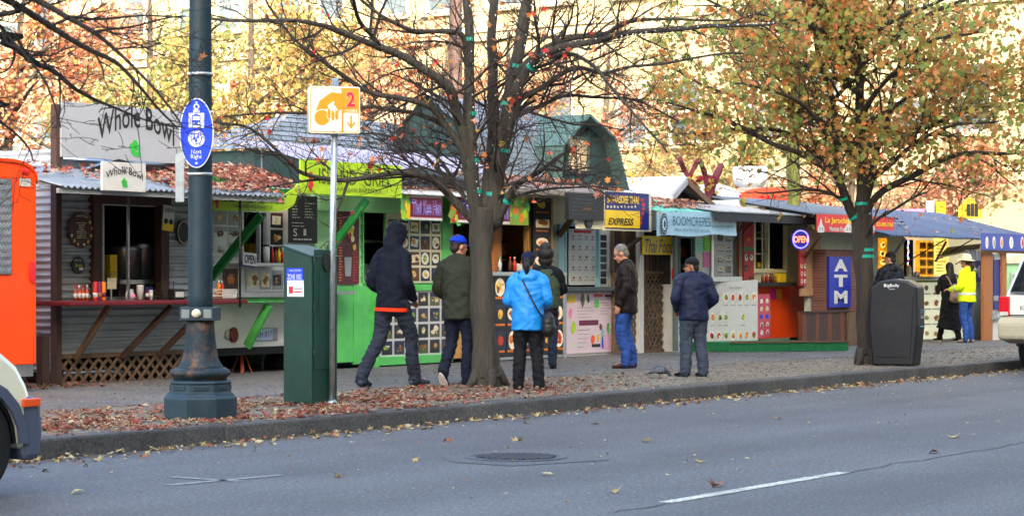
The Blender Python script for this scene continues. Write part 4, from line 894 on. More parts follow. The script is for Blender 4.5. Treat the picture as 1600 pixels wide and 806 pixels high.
# ------------------------------------------------ orange trailer, far left
Y = 5.3
t = stall('orange_trailer', 'bright orange trailer with rounded roof corner and diamond plate panel at the left edge', 'trailer', 0, Y, 575)
b = MB(); xr = py(57, 0, Y).x
zb = py(30, 570, Y).z; zt = py(30, 248, Y).z; xl = xr-2.5; zc = py(50, 278, Y).z; pts = [(xl, zb), (xr, zb), (xr, zc-.02)]
for k in range(7): a = PI/2*k/6; pts.append((xr-.36+.36*math.cos(a)*1.0, zc+(zt-zc)*math.sin(a)*.96))
pts += [(xr-.8, zt), (xl+.8, zt)]
for k in range(7): a = PI/2*k/6; pts.append((xl+.36-.36*math.sin(a), zc+(zt-zc)*math.cos(a)*.96))
b.prism(pts, (0, Y, 0), NU, UP, V((0, 4.0, 0)), K['orange']); b.build('body', t, bevel=.012)
b = MB(); b.prism([(p[0], p[1]) for p in pts[2:-1]]+[(p[0]-.0, p[1]-.035) for p in pts[2:-1]][::-1], (0, Y-.02, 0), NU, UP, V((0, .05, 0)), plain('orange_edge_trim', '#d8430a', .35)); b.build('trim', t)
b = MB()
for zz in (zb+.04, zc-.06): 
    for k in range(40): xx = xr-.03-k*.06; b.ball((xx, Y-.001, zz), .006, .004, .006, K['orange'], 6, 4)
for k in range(24): b.ball((xr-.03, Y-.001, zb+.08+k*.085), .006, .004, .006, K['orange'], 6, 4)
b.box(xl, xr, Y-.004, Y-.0005, zc-.012, zc-.002, plain('orange_edge_trim', '', .35)); b.box(xr-.05, xr-.045, Y-.003, Y-.0005, zb, zc-.02, plain('orange_edge_trim', '', .35)); b.build('rivets', t)
m_dia = mat('diamond_plate', '#aeb2b6', .3, .9, .2, 10, .0)
b = MB(); x0, x1, z0, z1 = fb(b, -60, 278, 18, 428, Y-.02, .018, m_dia)
x = x0+.01; k = 0
while x < x1-.015:
    z = z0+.015+(k % 2)*.02
    while z < z1-.02: b.obox((x, Y-.023, z), .006, .006, .028, m_dia, Matrix.Rotation(.7 if (k+int(z/.04)) % 2 else -.7, 3, 'Y')); z += .04
    x += .022; k += 1
b.build('diamond_plate', t)
for u, v, nm in ((38, 268, 'marker_light'),):
    b = MB(); p = py(u, v, Y); b.box(p.x-.045, p.x+.045, Y-.03, Y-.001, p.z-.022, p.z+.022, m_lens); b.build(nm, t, bevel=.008)
b = MB(); p = py(49, 425, Y); b.prism([(math.cos(2*PI*k/16)*.042, math.sin(2*PI*k/16)*.12) for k in range(16)], (p.x, Y-.03, p.z), NU, UP, V((0, .028, 0)), m_lens); b.build('tail_light', t, bevel=.006)
b = MB(); fb(b, 31, 278, 48, 291, Y-.004, .003, K['white']); ftext(b, 'TRAILERS', 32.5, 281, 46.5, 285, Y-.005, K['ink']); fb(b, 36, 287, 43, 288.5, Y-.006, .002, K['grey']); b.build('sticker', t)
b = MB(); b.box(xl, xr, Y+.05, Y+4, zb-.13, zb-.002, K['steel']); b.box(xl+.1, xr-.1, Y+.3, Y+3.8, GZ, zb-.135, m_under); b.build('chassis', t)
# ------------------------------------------------ bowl stall
Y = 6.4
t = stall('bowl_stall', 'corrugated metal food stall with maroon counter and lattice skirt under a leaf covered awning', 'food stall', 190, Y, 595)
b = MB()
def corr_holed(mb, u0, v0, u1, v1, y, m, hole):
    h0, g0, h1, g1 = hole; corr_wall(mb, u0, v0, h0, v1, y, m); corr_wall(mb, h1, v0, u1, v1, y, m); corr_wall(mb, h0, g1, h1, v1, y, m); corr_wall(mb, h0, v0, h1, g0, y, m)
corr_holed(b, 94, 250, 334, 552, Y, m_corr, (160, 318, 252, 463)); b.build('corrugated_wall', t)
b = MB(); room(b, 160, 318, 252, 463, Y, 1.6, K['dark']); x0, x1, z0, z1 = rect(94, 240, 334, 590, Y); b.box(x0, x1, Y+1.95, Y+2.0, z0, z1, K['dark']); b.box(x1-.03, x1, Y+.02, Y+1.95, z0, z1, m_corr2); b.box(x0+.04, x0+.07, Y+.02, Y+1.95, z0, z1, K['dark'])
b.build('interior', t)
b = MB(); vs = []; fs = []; n = int((z1-z0-.1)/.085*8); m_pale = mat('pale_corrugated_side', '#b4babd', .45, .2, .2, 3, .1, 25, dirt=.3)
for i in range(n+1): z = z0+.1+(z1-z0-.1)*i/n; xx = x0+math.sin(2*PI*z/.085)*.02; vs += [(xx, Y+.02, z), (xx, Y+1.95, z)]
b.add(vs, [(2*i, 2*i+1, 2*i+3, 2*i+2) for i in range(n)], m_pale, True); b.build('corrugated_side', t)
b = MB(); fb(b, 147, 318, 160, 468, Y-.07, .12, K['dwood']); fb(b, 252, 318, 265, 468, Y-.07, .12, K['dwood']); fb(b, 146, 297, 268, 320, Y-.075, .12, K['dwood']); b.build('window_surround', t, bevel=.005)
b = MB(); frame(b, 163, 322, 249, 463, Y+.02, .025, .05, K['white'], (.45,)); b.build('window_frame', t)
b = MB(); fb(b, 88, 163, 97, 600, Y-.12, .10, K['dwood']); b.build('corner_post', t, bevel=.006)
b = MB(); lattice(b, 92, 556, 334, 598, Y-.03, K['wood'], .16, .04); fb(b, 90, 549, 334, 556, Y-.05, .06, K['wood']); b.build('lattice_skirt', t)
b = MB(); x0, x1, z0, z1 = rect(112, 466, 388, 476, 5.75); b.box(x0, x1, 5.75, Y-.02, z0, z0+.055, K['maroon']); b.build('counter', t, bevel=.012)
for (a0, b0, a1, b1, mm) in ((170, 478, 118, 562, K['wood']), (268, 478, 190, 558, K['dwood']), (325, 478, 247, 556, K['dwood'])):
    b = MB(); fbar(b, a0, b0, a1, b1, 5.85, .045, .075, mm, y2=Y-.06); b.build('brace', t, bevel=.004)
# awning and roof
x0 = py(96, 0, 5.1).x; x1 = py(448, 0, 5.1).x; zf = py(300, 300, 5.1).z
b = MB(); corr_roof(b, x0, x1, 6.5, zf+.30, 5.1, zf, m_corr2, .09, .014, .012, .05); b.build('awning', t); litter_roof(py(230, 0, 5.6).x, x1-.05, 6.45, zf+.31, 5.12, zf+.01, 800, rng); litter_roof(x0, py(230, 0, 5.6).x, 6.4, zf+.31, 5.5, zf+.1, 120, rng)
b = MB(); b.box(x0, x1, 5.14, 5.18, zf-.075, zf-.02, K['grey']); b.build('awning_rail', t)
for u in (201, 375):
    b = MB(); p = py(u, 466 if u < 300 else 480, 5.8 if u < 300 else 5.3); q = py(u, 305, p.y); b.tube([p, (p.x, p.y, zf+.1)], .014, K['galv'] if u < 300 else K['black'], 8); b.build('awning_pole', t)
x0r = py(60, 0, 6.6).x; x1r = py(410, 0, 6.6).x; zr = py(230, 270, 6.6).z
b = MB(); b.hexa([(x0r, 6.55, zr-.05), (x1r, 6.55, zr-.05), (x1r, 9.3, zr+.30), (x0r, 9.3, zr+.30), (x0r, 6.55, zr), (x1r, 6.55, zr), (x1r, 9.3, zr+.36), (x0r, 9.3, zr+.36)], m_roofw); b.build('roof', t)
b = MB(); A = py(100, 279, 6.2); Bq = py(185, 252, 6.2); Cq = py(290, 279, 6.2)
b.add([A, Bq, Cq, A+V((0, .5, .0)), Bq+V((0, .5, .06)), Cq+V((0, .5, 0))], [(0, 1, 4, 3), (1, 2, 5, 4), (0, 2, 1), (3, 4, 5)], m_tarp); b.bar(A, Bq, .03, .05, K['black']); b.bar(Bq, Cq, .03, .05, K['black']); b.build('tarp', t)
# things inside and on the counter
for u, hgt, r in ((196, .36, .20), (222, .40, .21)):
    p = py(u, 437, 6.8); tp = thing('stock_pot', 'tall steel stock pot %s inside the bowl stall window' % ('left of the other pot' if u < 200 else 'right of the other pot'), 'pot', p)
    b = MB(); b.lathe(p, [(r, 0), (r, hgt), (r*1.04, hgt+.01), (r*1.04, hgt+.03)], K['steel'], 18); b.build('body', tp); b = MB(); b.lathe(p, [(r*1.02, hgt+.032), (r*.3, hgt+.06), (.03, hgt+.065), (.03, hgt+.1)], K['steel'], 18); b.build('lid', tp)
b = MB(); p = py(206, 437, 6.8); b.box(p.x-.5, p.x+.7, 6.5, 7.3, p.z-.05, p.z-.002, K['steel']); b.box(p.x-.5, p.x+.7, 6.52, 7.25, p.z-.75, p.z-.052, K['dark']); b.build('stove', t)
b = MB(); fb(b, 172, 398, 183, 437, 6.6, .12, K['yellow']); b.build('yellow_box', label='narrow yellow box standing inside the bowl stall window', cat='box')
b = MB(); fb(b, 214, 325, 246, 372, 7.7, .2, K['owood']); b.build('cupboard', t)
zc = rect(112, 466, 388, 476, 5.75)[2]+.057
def on_counter(u, y): p = py(u, 466, y); return V((p.x, y, zc))
m_sauce = plain('red_hot_sauce', '#b5451f', .2, coat=.5); m_clear = plain('clear_jar', '#b9c0c2', .12, coat=.4)
bl = ['first', 'second', 'third', 'fourth']
for i, u in enumerate((118, 124, 130, 136)):
    p = on_counter(u, 5.95); tb_ = thing('sauce_bottle', 'small bottle of red sauce, %s from the left end of the maroon counter' % bl[i], 'bottle', p, 0, 'sauce bottles on the maroon counter')
    b = MB(); b.lathe(p, [(.022, 0), (.022, .10), (.010, .135), (.010, .15)], m_sauce, 10); b.build('body', tb_); b = MB(); b.lathe(p, [(.0228, .03), (.0228, .085)], K['white'], 10); b.build('label_band', tb_); b = MB(); b.lathe(p, [(.012, .15), (.012, .18)], K['white'] if i % 2 else K['red'], 10); b.build('cap', tb_)
for u, c1, c2, lab in ((149, K['red'], K['white'], 'tall red can of soda with a white band on the maroon counter'), (155.5, K['purple'], K['owood'], 'tall purple can beside the red can on the maroon counter'), (162, FOODS[1], K['purple'], 'tall orange and purple can beside the yellow card')):
    p = on_counter(u, 5.9); tb_ = thing('drink_can', lab, 'can', p, 0, 'cans on the maroon counter')
    b = MB(); b.lathe(p, [(.026, 0), (.028, .01), (.028, .20), (.022, .215), (.022, .22)], c1, 12); b.build('body', tb_); b = MB(); b.lathe(p, [(.0285, .04), (.0285, .09)], c2, 12); b.build('label_band', tb_)
b = MB(); p = on_counter(175, 6.2); b.box(p.x-.075, p.x+.075, 6.2, 6.206, p.z+.13, p.z+.26, K['cream']); b.box(p.x-.01, p.x+.01, 6.21, 6.22, p.z, p.z+.14, K['steel']); b.box(p.x-.05, p.x+.05, 6.18, 6.24, p.z, p.z+.012, K['steel']); lines(b, 168, 424, 182, 434, 6.198, 4, rng, K['ink']); b.build('price_card', label='cream price card on a stand on the maroon counter', cat='card')
p = on_counter(203, 5.88); tb_ = thing('glass_jar', 'clear glass jar with pink tag beside the white cups', 'jar', p); b = MB(); b.lathe(p, [(.05, 0), (.055, .07), (.04, .11), (.042, .13)], m_clear, 14); b.build('body', tb_); b = MB(); b.box(p.x-.02, p.x+.025, p.y-.06, p.y-.056, p.z+.03, p.z+.07, K['pink']); b.build('tag', tb_)
p = on_counter(219, 5.9); b = MB()
for k in range(3): b.lathe(p, [(.030+.0, .02*k), (.043, .02*k+.12), (.046, .02*k+.125)], K['white'], 14)
b.lathe(p, [(.046, .165), (.046, .175), (.03, .178)], K['white'], 14); b.build('cup_stack', label='stack of white paper cups on the maroon counter', cat='cups')
for i, u in enumerate((230, 236)):
    p = on_counter(u, 5.98); tb_ = thing('spice_jar', ['purple spice jar next to the white cup stack', 'purple and white spice jar left of the wire rack'][i], 'jar', p, 0, 'spice jars on the maroon counter'); b = MB(); b.lathe(p, [(.024, 0), (.024, .12)], m_clear if i else K['purple'], 12); b.build('body', tb_); b = MB(); b.lathe(p, [(.025, .12), (.025, .15)], K['navy'], 12); b.build('cap', tb_); b = MB(); b.lathe(p, [(.0245, .03), (.0245, .08)], K['white'], 12); b.build('label_band', tb_)
p = on_counter(253, 6.1); b = MB()
for a in (-.1, .1):
    for c in (-.1, .1): b.tube([(p.x+a, p.y+c, p.z), (p.x+a, p.y+c, p.z+.22)], .005, K['black'], 6)
for zz in (.02, .11, .21):
    for k in range(5): b.tube([(p.x-.1, p.y-.1+.05*k, p.z+zz), (p.x+.1, p.y-.1+.05*k, p.z+zz)], .004, K['black'], 5)
    for a in (-.1, .1): b.tube([(p.x+a, p.y-.1, p.z+zz), (p.x+a, p.y+.1, p.z+zz)], .004, K['black'], 5)
b.build('wire_rack', label='black wire rack standing on the maroon counter', cat='rack')
p = on_counter(275, 5.95); tb_ = thing('napkin_box', 'black and white napkin dispenser on the counter left of the lamp post', 'dispenser', p); b = MB(); b.box(p.x-.09, p.x+.09, p.y-.06, p.y+.06, p.z, p.z+.13, K['black']); b.build('body', tb_, bevel=.012); b = MB(); b.box(p.x-.07, p.x+.07, p.y-.064, p.y-.060, p.z+.03, p.z+.095, K['white']); b.build('face_plate', tb_)
p = on_counter(349, 5.92); tb_ = thing('plastic_basket', 'white plastic basket of sauce bottles at the right end of the maroon counter', 'basket', p); b = MB()
b.hexa([(p.x-.11, p.y-.08, p.z), (p.x+.11, p.y-.08, p.z), (p.x+.11, p.y+.08, p.z), (p.x-.11, p.y+.08, p.z), (p.x-.13, p.y-.1, p.z+.012), (p.x+.13, p.y-.1, p.z+.012), (p.x+.13, p.y+.1, p.z+.012), (p.x-.13, p.y+.1, p.z+.012)], K['white'])
for k in range(14): xx = p.x-.125+.0192*k; b.box(xx-.005, xx+.005, p.y-.104, p.y-.098, p.z+.01, p.z+.12, K['white']); b.box(xx-.005, xx+.005, p.y+.098, p.y+.104, p.z+.01, p.z+.12, K['white'])
for zz in (.04, .08, .115): b.box(p.x-.135, p.x+.135, p.y-.107, p.y-.1045, p.z+zz-.006, p.z+zz+.008, K['white']); b.box(p.x-.135, p.x-.13, p.y-.1, p.y+.1, p.z+zz-.006, p.z+zz+.008, K['white']); b.box(p.x+.13, p.x+.135, p.y-.1, p.y+.1, p.z+zz-.006, p.z+zz+.008, K['white'])
b.build('tray', tb_)
for i, (dx, mm) in enumerate(((-.06, FOODS[1]), (.0, K['red']))):
    p2 = p+V((dx, .02, .015)); tq = thing('sauce_bottle', ['orange sauce bottle in the white plastic basket', 'red sauce bottle in the white plastic basket'][i], 'bottle', p2, 0, 'sauce bottles in the white basket'); b = MB(); b.lathe(p2, [(.026, 0), (.026, .14), (.012, .18)], mm, 10); b.build('body', tq); b = MB(); b.lathe(p2, [(.013, .18), (.009, .22)], K['white'], 10); b.build('cap', tq)
# signs
m_signg = plain('pale_grey_sign', '#9fa4aa', .5, var=.05, dirt=.1); m_clv = plain('clover_green', '#2fae3e', .5)
def clover(mb, cu, cv, s, y, m, n=10):
    c = py(cu, cv, y); k = s
    for dx, dz, r in ((0, .62, .42), (-.5, .25, .40), (.42, .2, .36), (-.32, -.25, .36), (.5, -.55, .34), (.1, -.6, .30)):
        mb.prism([(dx*k+math.cos(2*PI*i/n)*r*k*(1+.12*math.cos(3*i)), dz*k+math.sin(2*PI*i/n)*r*k) for i in range(n)], (c.x, y-.004-.0012*abs(dx*7+dz), c.z), NU, UP, V((0, .003, 0)), m)
    mb.prism([(-.06*k, .3*k), (.05*k, .3*k), (.02*k, -.5*k), (-.18*k, -.85*k), (-.25*k, -.75*k), (-.08*k, -.45*k)], (c.x, y-.003, c.z), NU, UP, V((0, .003, 0)), m)
def bowl_sign(name, label, u0, v0, u1, v1, y, big):
    ts = thing(name, label, 'sign', py((u0+u1)/2, v1, y)); b = MB(); fb(b, u0, v0, u1, v1, y, .03, m_signg if big else K['white']); b.build('panel', ts, bevel=.004)
    b = MB(); W = u1-u0; Hh = v1-v0
    if big:
        ftext(b, 'Whole Bowl', 152, 226, 272, 190, y-.002, K['ink'], arc=.20, bold=.012); ftext(b, 'the', 206, 187, 217, 178, y-.002, K['ink']); lines(b, 131, 213, 152, 228, y-.002, 1, rng, K['grey'], 1, .08)
    else: ftext(b, 'Whole Bowl', u0+W*.08, v0+Hh*.62, u1-W*.08, v0+Hh*.36, y-.002, K['ink'], arc=.07, bold=.008); ftext(b, 'the', u0+W*.45, v0+Hh*.22, u0+W*.58, v0+Hh*.13, y-.002, K['ink'])
    b.build('lettering', ts); b = MB(); clover(b, (211 if big else u0+W*.5), (233 if big else v0+Hh*.72), .105 if big else .055, y-.002, m_clv); b.build('clover', ts)
bowl_sign('roof_sign', 'long pale grey roof sign with arched black lettering over a green clover', 96, 168, 322, 252, 6.25, True)
bowl_sign('hanging_sign', 'small white sign with arched lettering and clover hung from the awning edge', 160, 254, 228, 299, 5.05, False)
def oval_plaque(label, u, v, ru, rv, y, m, cat='menu board'):
    p = py(u, v, y); x0, x1, z0, z1 = rect(u-ru, v-rv, u+ru, v+rv, y); rx = (x1-x0)/2; rz_ = (z1-z0)/2; ts = thing('oval_board', label, cat, (p.x, y, z0))
    b = MB(); b.prism([(math.cos(2*PI*i/30)*rx, math.sin(2*PI*i/30)*rz_) for i in range(30)], (p.x, y, p.z), NU, UP, V((0, .02, 0)), m); b.build('board', ts, bevel=.004); return ts, p, rx, rz_
ts, p, rx, rz_ = oval_plaque('brown oval menu board with small pictures on the corrugated wall', 127, 360, 20, 28, Y-.05, plain('brown_menu_board', '#3d2119', .5, var=.1))
b = MB(); lines(b, 119, 347, 136, 373, Y-.052, 9, rng, K['cream'], .8, .3, True); ftext(b, 'Whole Bowl', 119, 341, 136, 337, Y-.052, K['cream'], arc=.02)
for a, mm in ((200, K['white']), (225, K['yellow']), (250, FOODS[2]), (285, K['cream']), (310, K['yellow']), (340, FOODS[2]), (10, FOODS[1]), (35, K['yellow'])): c = (p.x+math.cos(math.radians(a))*rx*.8, p.z+math.sin(math.radians(a))*rz_*.82); blob(b, c, .017, .022, Y-.056, mm, rng, 8)
b.build('print', ts)
ts, p, rx, rz_ = oval_plaque('small black oval plaque below the brown oval menu board', 123, 414, 10, 14, Y-.05, K['black'], 'plaque')
b = MB(); lines(b, 116, 404, 130, 409, Y-.052, 1, rng, K['grey'], .8, .4); ftext(b, 'Bowls', 118, 417, 128, 412, Y-.052, K['lime']); fb(b, 124, 418, 130, 422, Y-.054, .002, K['white']); b.build('print', ts)
ts, p, rx, rz_ = oval_plaque('black round plaque with pale ring partly behind the lamp post', 287, 363, 11, 20, Y-.05, K['black'], 'plaque')
b = MB(); 
for i in range(28):
    a = 2*PI*i/28; b.obox((p.x+math.cos(a)*rx*.82, Y-.054, p.z+math.sin(a)*rz_*.86), .012, .003, .02, K['cream'])
b.build('ring', ts)
b = MB(); q = py(263, 341, 6.1); r = Matrix.Rotation(.10, 3, 'Y'); b.obox(q, .19, .006, .31, K['white'], r); b.obox(q+r @ V((0, -.004, -.11)), .185, .006, .09, K['yellow'], r); b.text('NEW', q+r @ V((-.07, -.006, .07)), r @ NU, r @ UP, .14, .05, K['ink'])
for dx in (-.045, .045): b.prism([(math.cos(2*PI*i/14)*.034, math.sin(2*PI*i/14)*.034) for i in range(14)], q+r @ V((dx, -.010, -.04)), r @ NU, r @ UP, V((0, .003, 0)), K['dark'])
b.build('poster', label='tilted white and yellow poster reading NEW beside the stall window', cat='poster')
# corrugated fence, old post and meter box between trailer and stall
t = stall('metal_fence', 'corrugated metal fence between the orange trailer and the bowl stall', 'fence', 75, 6.9, 600)
b = MB(); corr_wall(b, 40, 268, 92, 560, 6.9, m_corr, .10, .018); b.build('sheet', t); b = MB(); b.box(py(40, 0, 6.95).x, py(92, 0, 6.95).x, 6.95, 7.0, GZ, 2.2, K['dwood']); b.build('backing', t)
t = stall('old_post', 'short weathered wooden post standing before the corrugated fence', 'post', 72, 6.2, 602); b = MB(); fb(b, 66, 524, 78, 601, 6.2, .10, K['dwood']); b.build('post_timber', t, bevel=.008)
t = stall('meter_box', 'grey electric meter box on the corrugated fence by the orange trailer', 'meter box', 66, 6.75, 548); b = MB(); fb(b, 60, 518, 68, 546, 6.70, .10, K['grey']); b.build('box', t, bevel=.01); b = MB(); b.tube([py(64, 546, 6.74), py(64, 590, 6.74)], .012, K['grey'], 6); b.build('conduit', t)
# ------------------------------------------------ island grill cart
Y = 6.55
m_cart = plain('off_white_cart', '#d9d9d0', .45, dirt=.3, var=.06)
t = stall('grill_trailer', 'white and lime food trailer with a green diagonal brace behind the lamp post', 'food trailer', 400, Y, 545)
b = MB(); hole = (380, 330, 443, 412); holed(b, 328, 300, 512, 541, Y, .08, m_cart, [hole]); x0, x1, z0, z1 = rect(328, 300, 512, 541, Y); b.box(x0, x1, Y+2.2, Y+2.25, z0, z1+.3, m_cart); b.box(x0, x0+.05, Y+.085, Y+2.2, z0, z1, m_cart); b.box(x0, x1, Y+.085, Y+2.2, z1-.03, z1+.05, m_roofw); b.build('body', t)
b = MB(); room(b, *hole, Y, 1.3, K['dark']); fb(b, 384, 395, 420, 412, Y+.5, .3, FOODS[6]); fb(b, 390, 380, 402, 397, Y+.45, .2, FOODS[2]); b.build('interior', t)
b = MB(); frame(b, 381, 332, 442, 410, Y-.03, .03, .07, K['white'], (.42, .60)); b.build('window_frame', t)
b = MB(); fb(b, 326, 541, 515, 553, Y-.03, 2.2, m_under); b.build('frame', t, bevel=.01); b = MB(); fb(b, 335, 553, 512, 585, Y+1.1, .06, K['black']); b.build('underbody', t)
for u in (437,):
    b = MB(); p = py(u, 568, Y+.5); b.tube([p-V((0, .12, 0)), p+V((0, .12, 0))], .18, K['rubber'], 20); b.build('wheel', t)
b = MB(); 
fb(b, 332, 327, 379, 404, Y-.012, .01, PB[6]); tiles(b, 333, 328, 378, 403, Y-.014, 2, 3, rng, .10, [PB[6], PB[2]], [FOODS[6], PB[2], FOODS[0], FOODS[5]], None); b.build('photo_panel', t)
b = MB(); fb(b, 420, 330, 444, 385, Y-.045, .012, K['white']); tiles(b, 421, 331, 443, 384, Y-.047, 1, 2, rng, .12, [PB[1], PB[5]], [FOODS[1], FOODS[2], FOODS[7]], PLATE); b.build('photo_panel', t)
b = MB(); fb(b, 345, 417, 374, 455, Y-.012, .01, K['cream']); tiles(b, 346, 418, 373, 454, Y-.014, 1, 1, rng, .1, [FOODS[6]], [FOODS[1], FOODS[2]], None); b.build('photo_panel', t)
b = MB(); fb(b, 384, 420, 444, 455, Y-.012, .01, K['white']); tiles(b, 385, 421, 443, 454, Y-.014, 3, 1, rng, .1, [PB[6], PB[2]], [FOODS[6], FOODS[0]], PLATE); b.build('photo_panel', t)
b = MB(); x0, x1, z0, z1 = rect(376, 411, 446, 416, 6.3); b.box(x0, x1, 6.25, Y-.04, z0, z1, K['steel']); b.build('shelf', t, bevel=.004)
b = MB(); x0, x1, z0, z1 = rect(372, 457, 512, 464, 6.0); b.box(x0, x1, 6.0, Y-.02, z0, z1, K['steel']); b.box(x0+.1, x1, 6.05, Y-.02, z0-.07, z0-.002, K['green']); b.build('counter', t, bevel=.004)
for (a0, b0, a1, b1, mm, yy) in ((408, 336, 325, 440, K['dgreen'], 5.75), (420, 476, 386, 541, K['green'], 6.1)):
    b = MB(); fbar(b, a0, b0, a1, b1, yy, .05, .12, mm, y2=Y-.08); b.build('brace', t, bevel=.004)
b = MB(); p = py(367, 523, Y-.05); b.prism([(math.cos(2*PI*i/20)*.075, math.sin(2*PI*i/20)*.10) for i in range(20)], p, NU, UP, V((0, .045, 0)), plain('dark_red_lens', '#6d1418', .25, coat=.5)); b.build('tail_light', t, bevel=.01); b = MB(); p = py(357, 523, Y-.03); b.prism([(math.cos(2*PI*i/16)*.045, math.sin(2*PI*i/16)*.055) for i in range(16)], p, NU, UP, V((0, .028, 0)), K['steel']); b.build('reverse_light', t, bevel=.006)
b = MB(); fb(b, 398, 512, 434, 533, Y-.01, .008, K['grey']); fb(b, 400, 514, 426, 531, Y-.014, .003, plain('plate_blue', '#b9c7dc', .4)); ftext(b, 'RH 017', 401.5, 527, 424.5, 517, Y-.015, K['navy']); b.build('number_plate', t)
b = MB()
x0 = py(331, 0, 5.6).x; x1 = py(468, 0, 5.6).x; zf = py(400, 289, 5.6).z; n = 24; vs = []; fs = []
corr_roof(b, x0, x1, 6.5, zf+.26, 5.6, zf, plain('terracotta_roofing', '#7d4f46', .7, var=.3), .10, .02, .012, .03); b.build('awning', t); litter_roof(x0, x1, 6.5, zf+.27, 5.6, zf+.01, 650, rng)
b = MB(); fpoly(b, [(334, 306)]+[(334+i*13, 306-(0 if i < 8 else 0)) for i in range(1, 8)]+[(448, 302), (460, 294), (466, 287), (466, 300), (460, 320), (448, 328), (430, 331), (334, 329)], 5.55, .02, K['lime']); ftext(b, 'ISLAND GRILL', 346, 317, 444, 302, 5.545, plain('olive_lettering', '#4f5f1c', .6), bold=.01); ftext(b, 'HAWAIIAN BARBECUE', 366, 325.5, 426, 320.5, 5.545, plain('olive_lettering', '', .6)); blob(b, (py(338.5, 315, 5.55).x, py(338.5, 313, 5.55).z), .04, .07, 5.543, K['red'], rng, 8); blob(b, (py(338.5, 315, 5.55).x, py(338.5, 322, 5.55).z), .03, .04, 5.541, K['red'], rng, 6)
b.build('name_sign', t)
b = MB(); fpoly(b, [(331, 274), (360, 284), (400, 291), (440, 295), (466, 296), (466, 303), (330, 303)], 5.62, .02, K['dgreen']); b.build('fascia', t)
t2 = stall('open_sign', 'tilted black and white sign reading OPEN under the trailer window', 'sign', 390, 6.2, 416); b = MB(); r = Matrix.Rotation(.09, 3, 'Y'); q = py(390, 405, 6.18); b.obox(q, .25, .01, .16, K['white'], r); b.obox(q+r @ V((0, .012, -.07)), .26, .012, .06, K['navy'], r); b.text('OPEN', q+r @ V((-.105, -.006, -.055)), r @ NU, r @ UP, .21, .11, K['black'], bold=.02); b.build('board', t2)
for i, (u, h_, rr_, m1, m2, lab, nk) in enumerate(((416, .24, .045, K['white'], K['black'], 'white coffee canister with black lid beside the bottles', False), (426, .23, .02, K['red'], K['white'], 'tall red squeeze bottle on the trailer shelf', True), (431.5, .20, .02, FOODS[0], K['black'], 'brown sauce bottle right of the red squeeze bottle', True), (436, .22, .02, K['yellow'], K['red'], 'yellow mustard bottle on the trailer shelf', True), (441, .2, .02, FOODS[3], K['green'], 'red sauce bottle with green cap at the end of the trailer shelf', True))):
    p = py(u, 411, 6.36); bottle('coffee_canister' if i == 0 else 'sauce_bottle', lab, u, 411, 6.36, h_, rr_, m1, m2, None if i == 0 else 'bottles on the trailer shelf', nk)
t2 = stall('jack_stand', 'orange steel jack stand under the white trailer', 'jack stand', 378, 6.75, 585); b = MB(); p = py(378, 586, 6.75); p.z = GZ
m_jack = plain('orange_rust_paint', '#b5411d', .6, var=.3)
for a in range(4): an = PI/4+a*PI/2; b.bar(p+V((math.cos(an)*.13, math.sin(an)*.13, 0)), p+V((math.cos(an)*.03, math.sin(an)*.03, .27)), .04, .012, m_jack)
b.tube([p+V((0, 0, .2)), p+V((0, 0, .36))], .025, m_jack, 8); b.build('legs', t2)
t2 = stall('chalkboard', 'tall black chalkboard with white handwriting by the pale green wall', 'chalkboard', 474, 6.3, 380); b = MB(); fb(b, 452, 306, 496, 380, 6.3, .02, K['black']); b.build('board', t2, bevel=.003); b = MB(); chalk = plain('chalk', '#b9b9b2', .9); lines(b, 456, 316, 472, 342, 6.298, 6, rng, chalk, .7, .22); lines(b, 476, 316, 492, 342, 6.298, 6, rng, chalk, .7, .22); ftext(b, 'S', 458, 369, 464, 357, 6.298, chalk); ftext(b, 'I', 474, 368, 478, 358, 6.298, chalk); lines(b, 456, 346, 490, 356, 6.298, 2, rng, chalk, .6, .2); lines(b, 458, 371, 490, 377, 6.298, 1, rng, chalk, .9, .3); b.build('handwriting', t2)
rng = random.Random(77)
# ------------------------------------------------ big shingled roof (gambrel house on the middle stalls)
m_shing = mat('grey_shingles', '#6d7581', .8, 0, .25, 9, .4, 18, stretch=(1, 1, 6)); m_shing2 = mat('green_grey_shingles', '#5f6b73', .8, 0, .2, 9, .4, 18, stretch=(1, 1, 6)); m_gable = plain('dark_green_boards', '#22393a', .7, var=.15); m_gtrim = plain('grey_green_trim', '#425a54', .6, var=.1)
YR = 7.2
t = stall('shingled_house', 'grey gambrel roofed wooden house with shingles and a small dormer window above the stalls', 'house', 700, YR, 560)
xa = py(742, 0, YR).x; xb = py(905, 0, YR).x; p_e = py(905, 292, YR); p_k = py(900, 212, YR+.35); p_r = py(870, 174, YR+.95)
prof = [(YR-.1, p_e.z), (YR+.35, p_k.z), (YR+.95, p_r.z+.02), (YR+1.5, p_k.z), (YR+1.8, p_e.z)]
b = MB()
for i in range(4):
    (y0, z0), (y1, z1) = prof[i], prof[i+1]; n = 9 if i in (0, 1) else 2
    for k in range(n):                       # courses of shingles, each lapping the one below
        f0, f1 = (k/n, (k+1)/n); ya, za, yb2, zb2 = y0+(y1-y0)*f0, z0+(z1-z0)*f0, y0+(y1-y0)*f1, z0+(z1-z0)*f1
        nx = V((0, -(z1-z0), (y1-y0))).normalized() if i < 2 else V((0, (z0-z1), (y1-y0))).normalized()
        lip = .012; m_ = m_shing if i else m_shing2
        A = V((xa, ya, za))+nx*lip; Bq = V((xb, ya, za))+nx*lip; Cq = V((xb, yb2, zb2))+nx*.002; Dq = V((xa, yb2, zb2))+nx*.002
        b.add([A, Bq, Cq, Dq, A-nx*.02, Bq-nx*.02], [(0, 1, 2, 3), (0, 4, 5, 1)], m_ if i < 2 else m_shing)
b.build('roof', t)
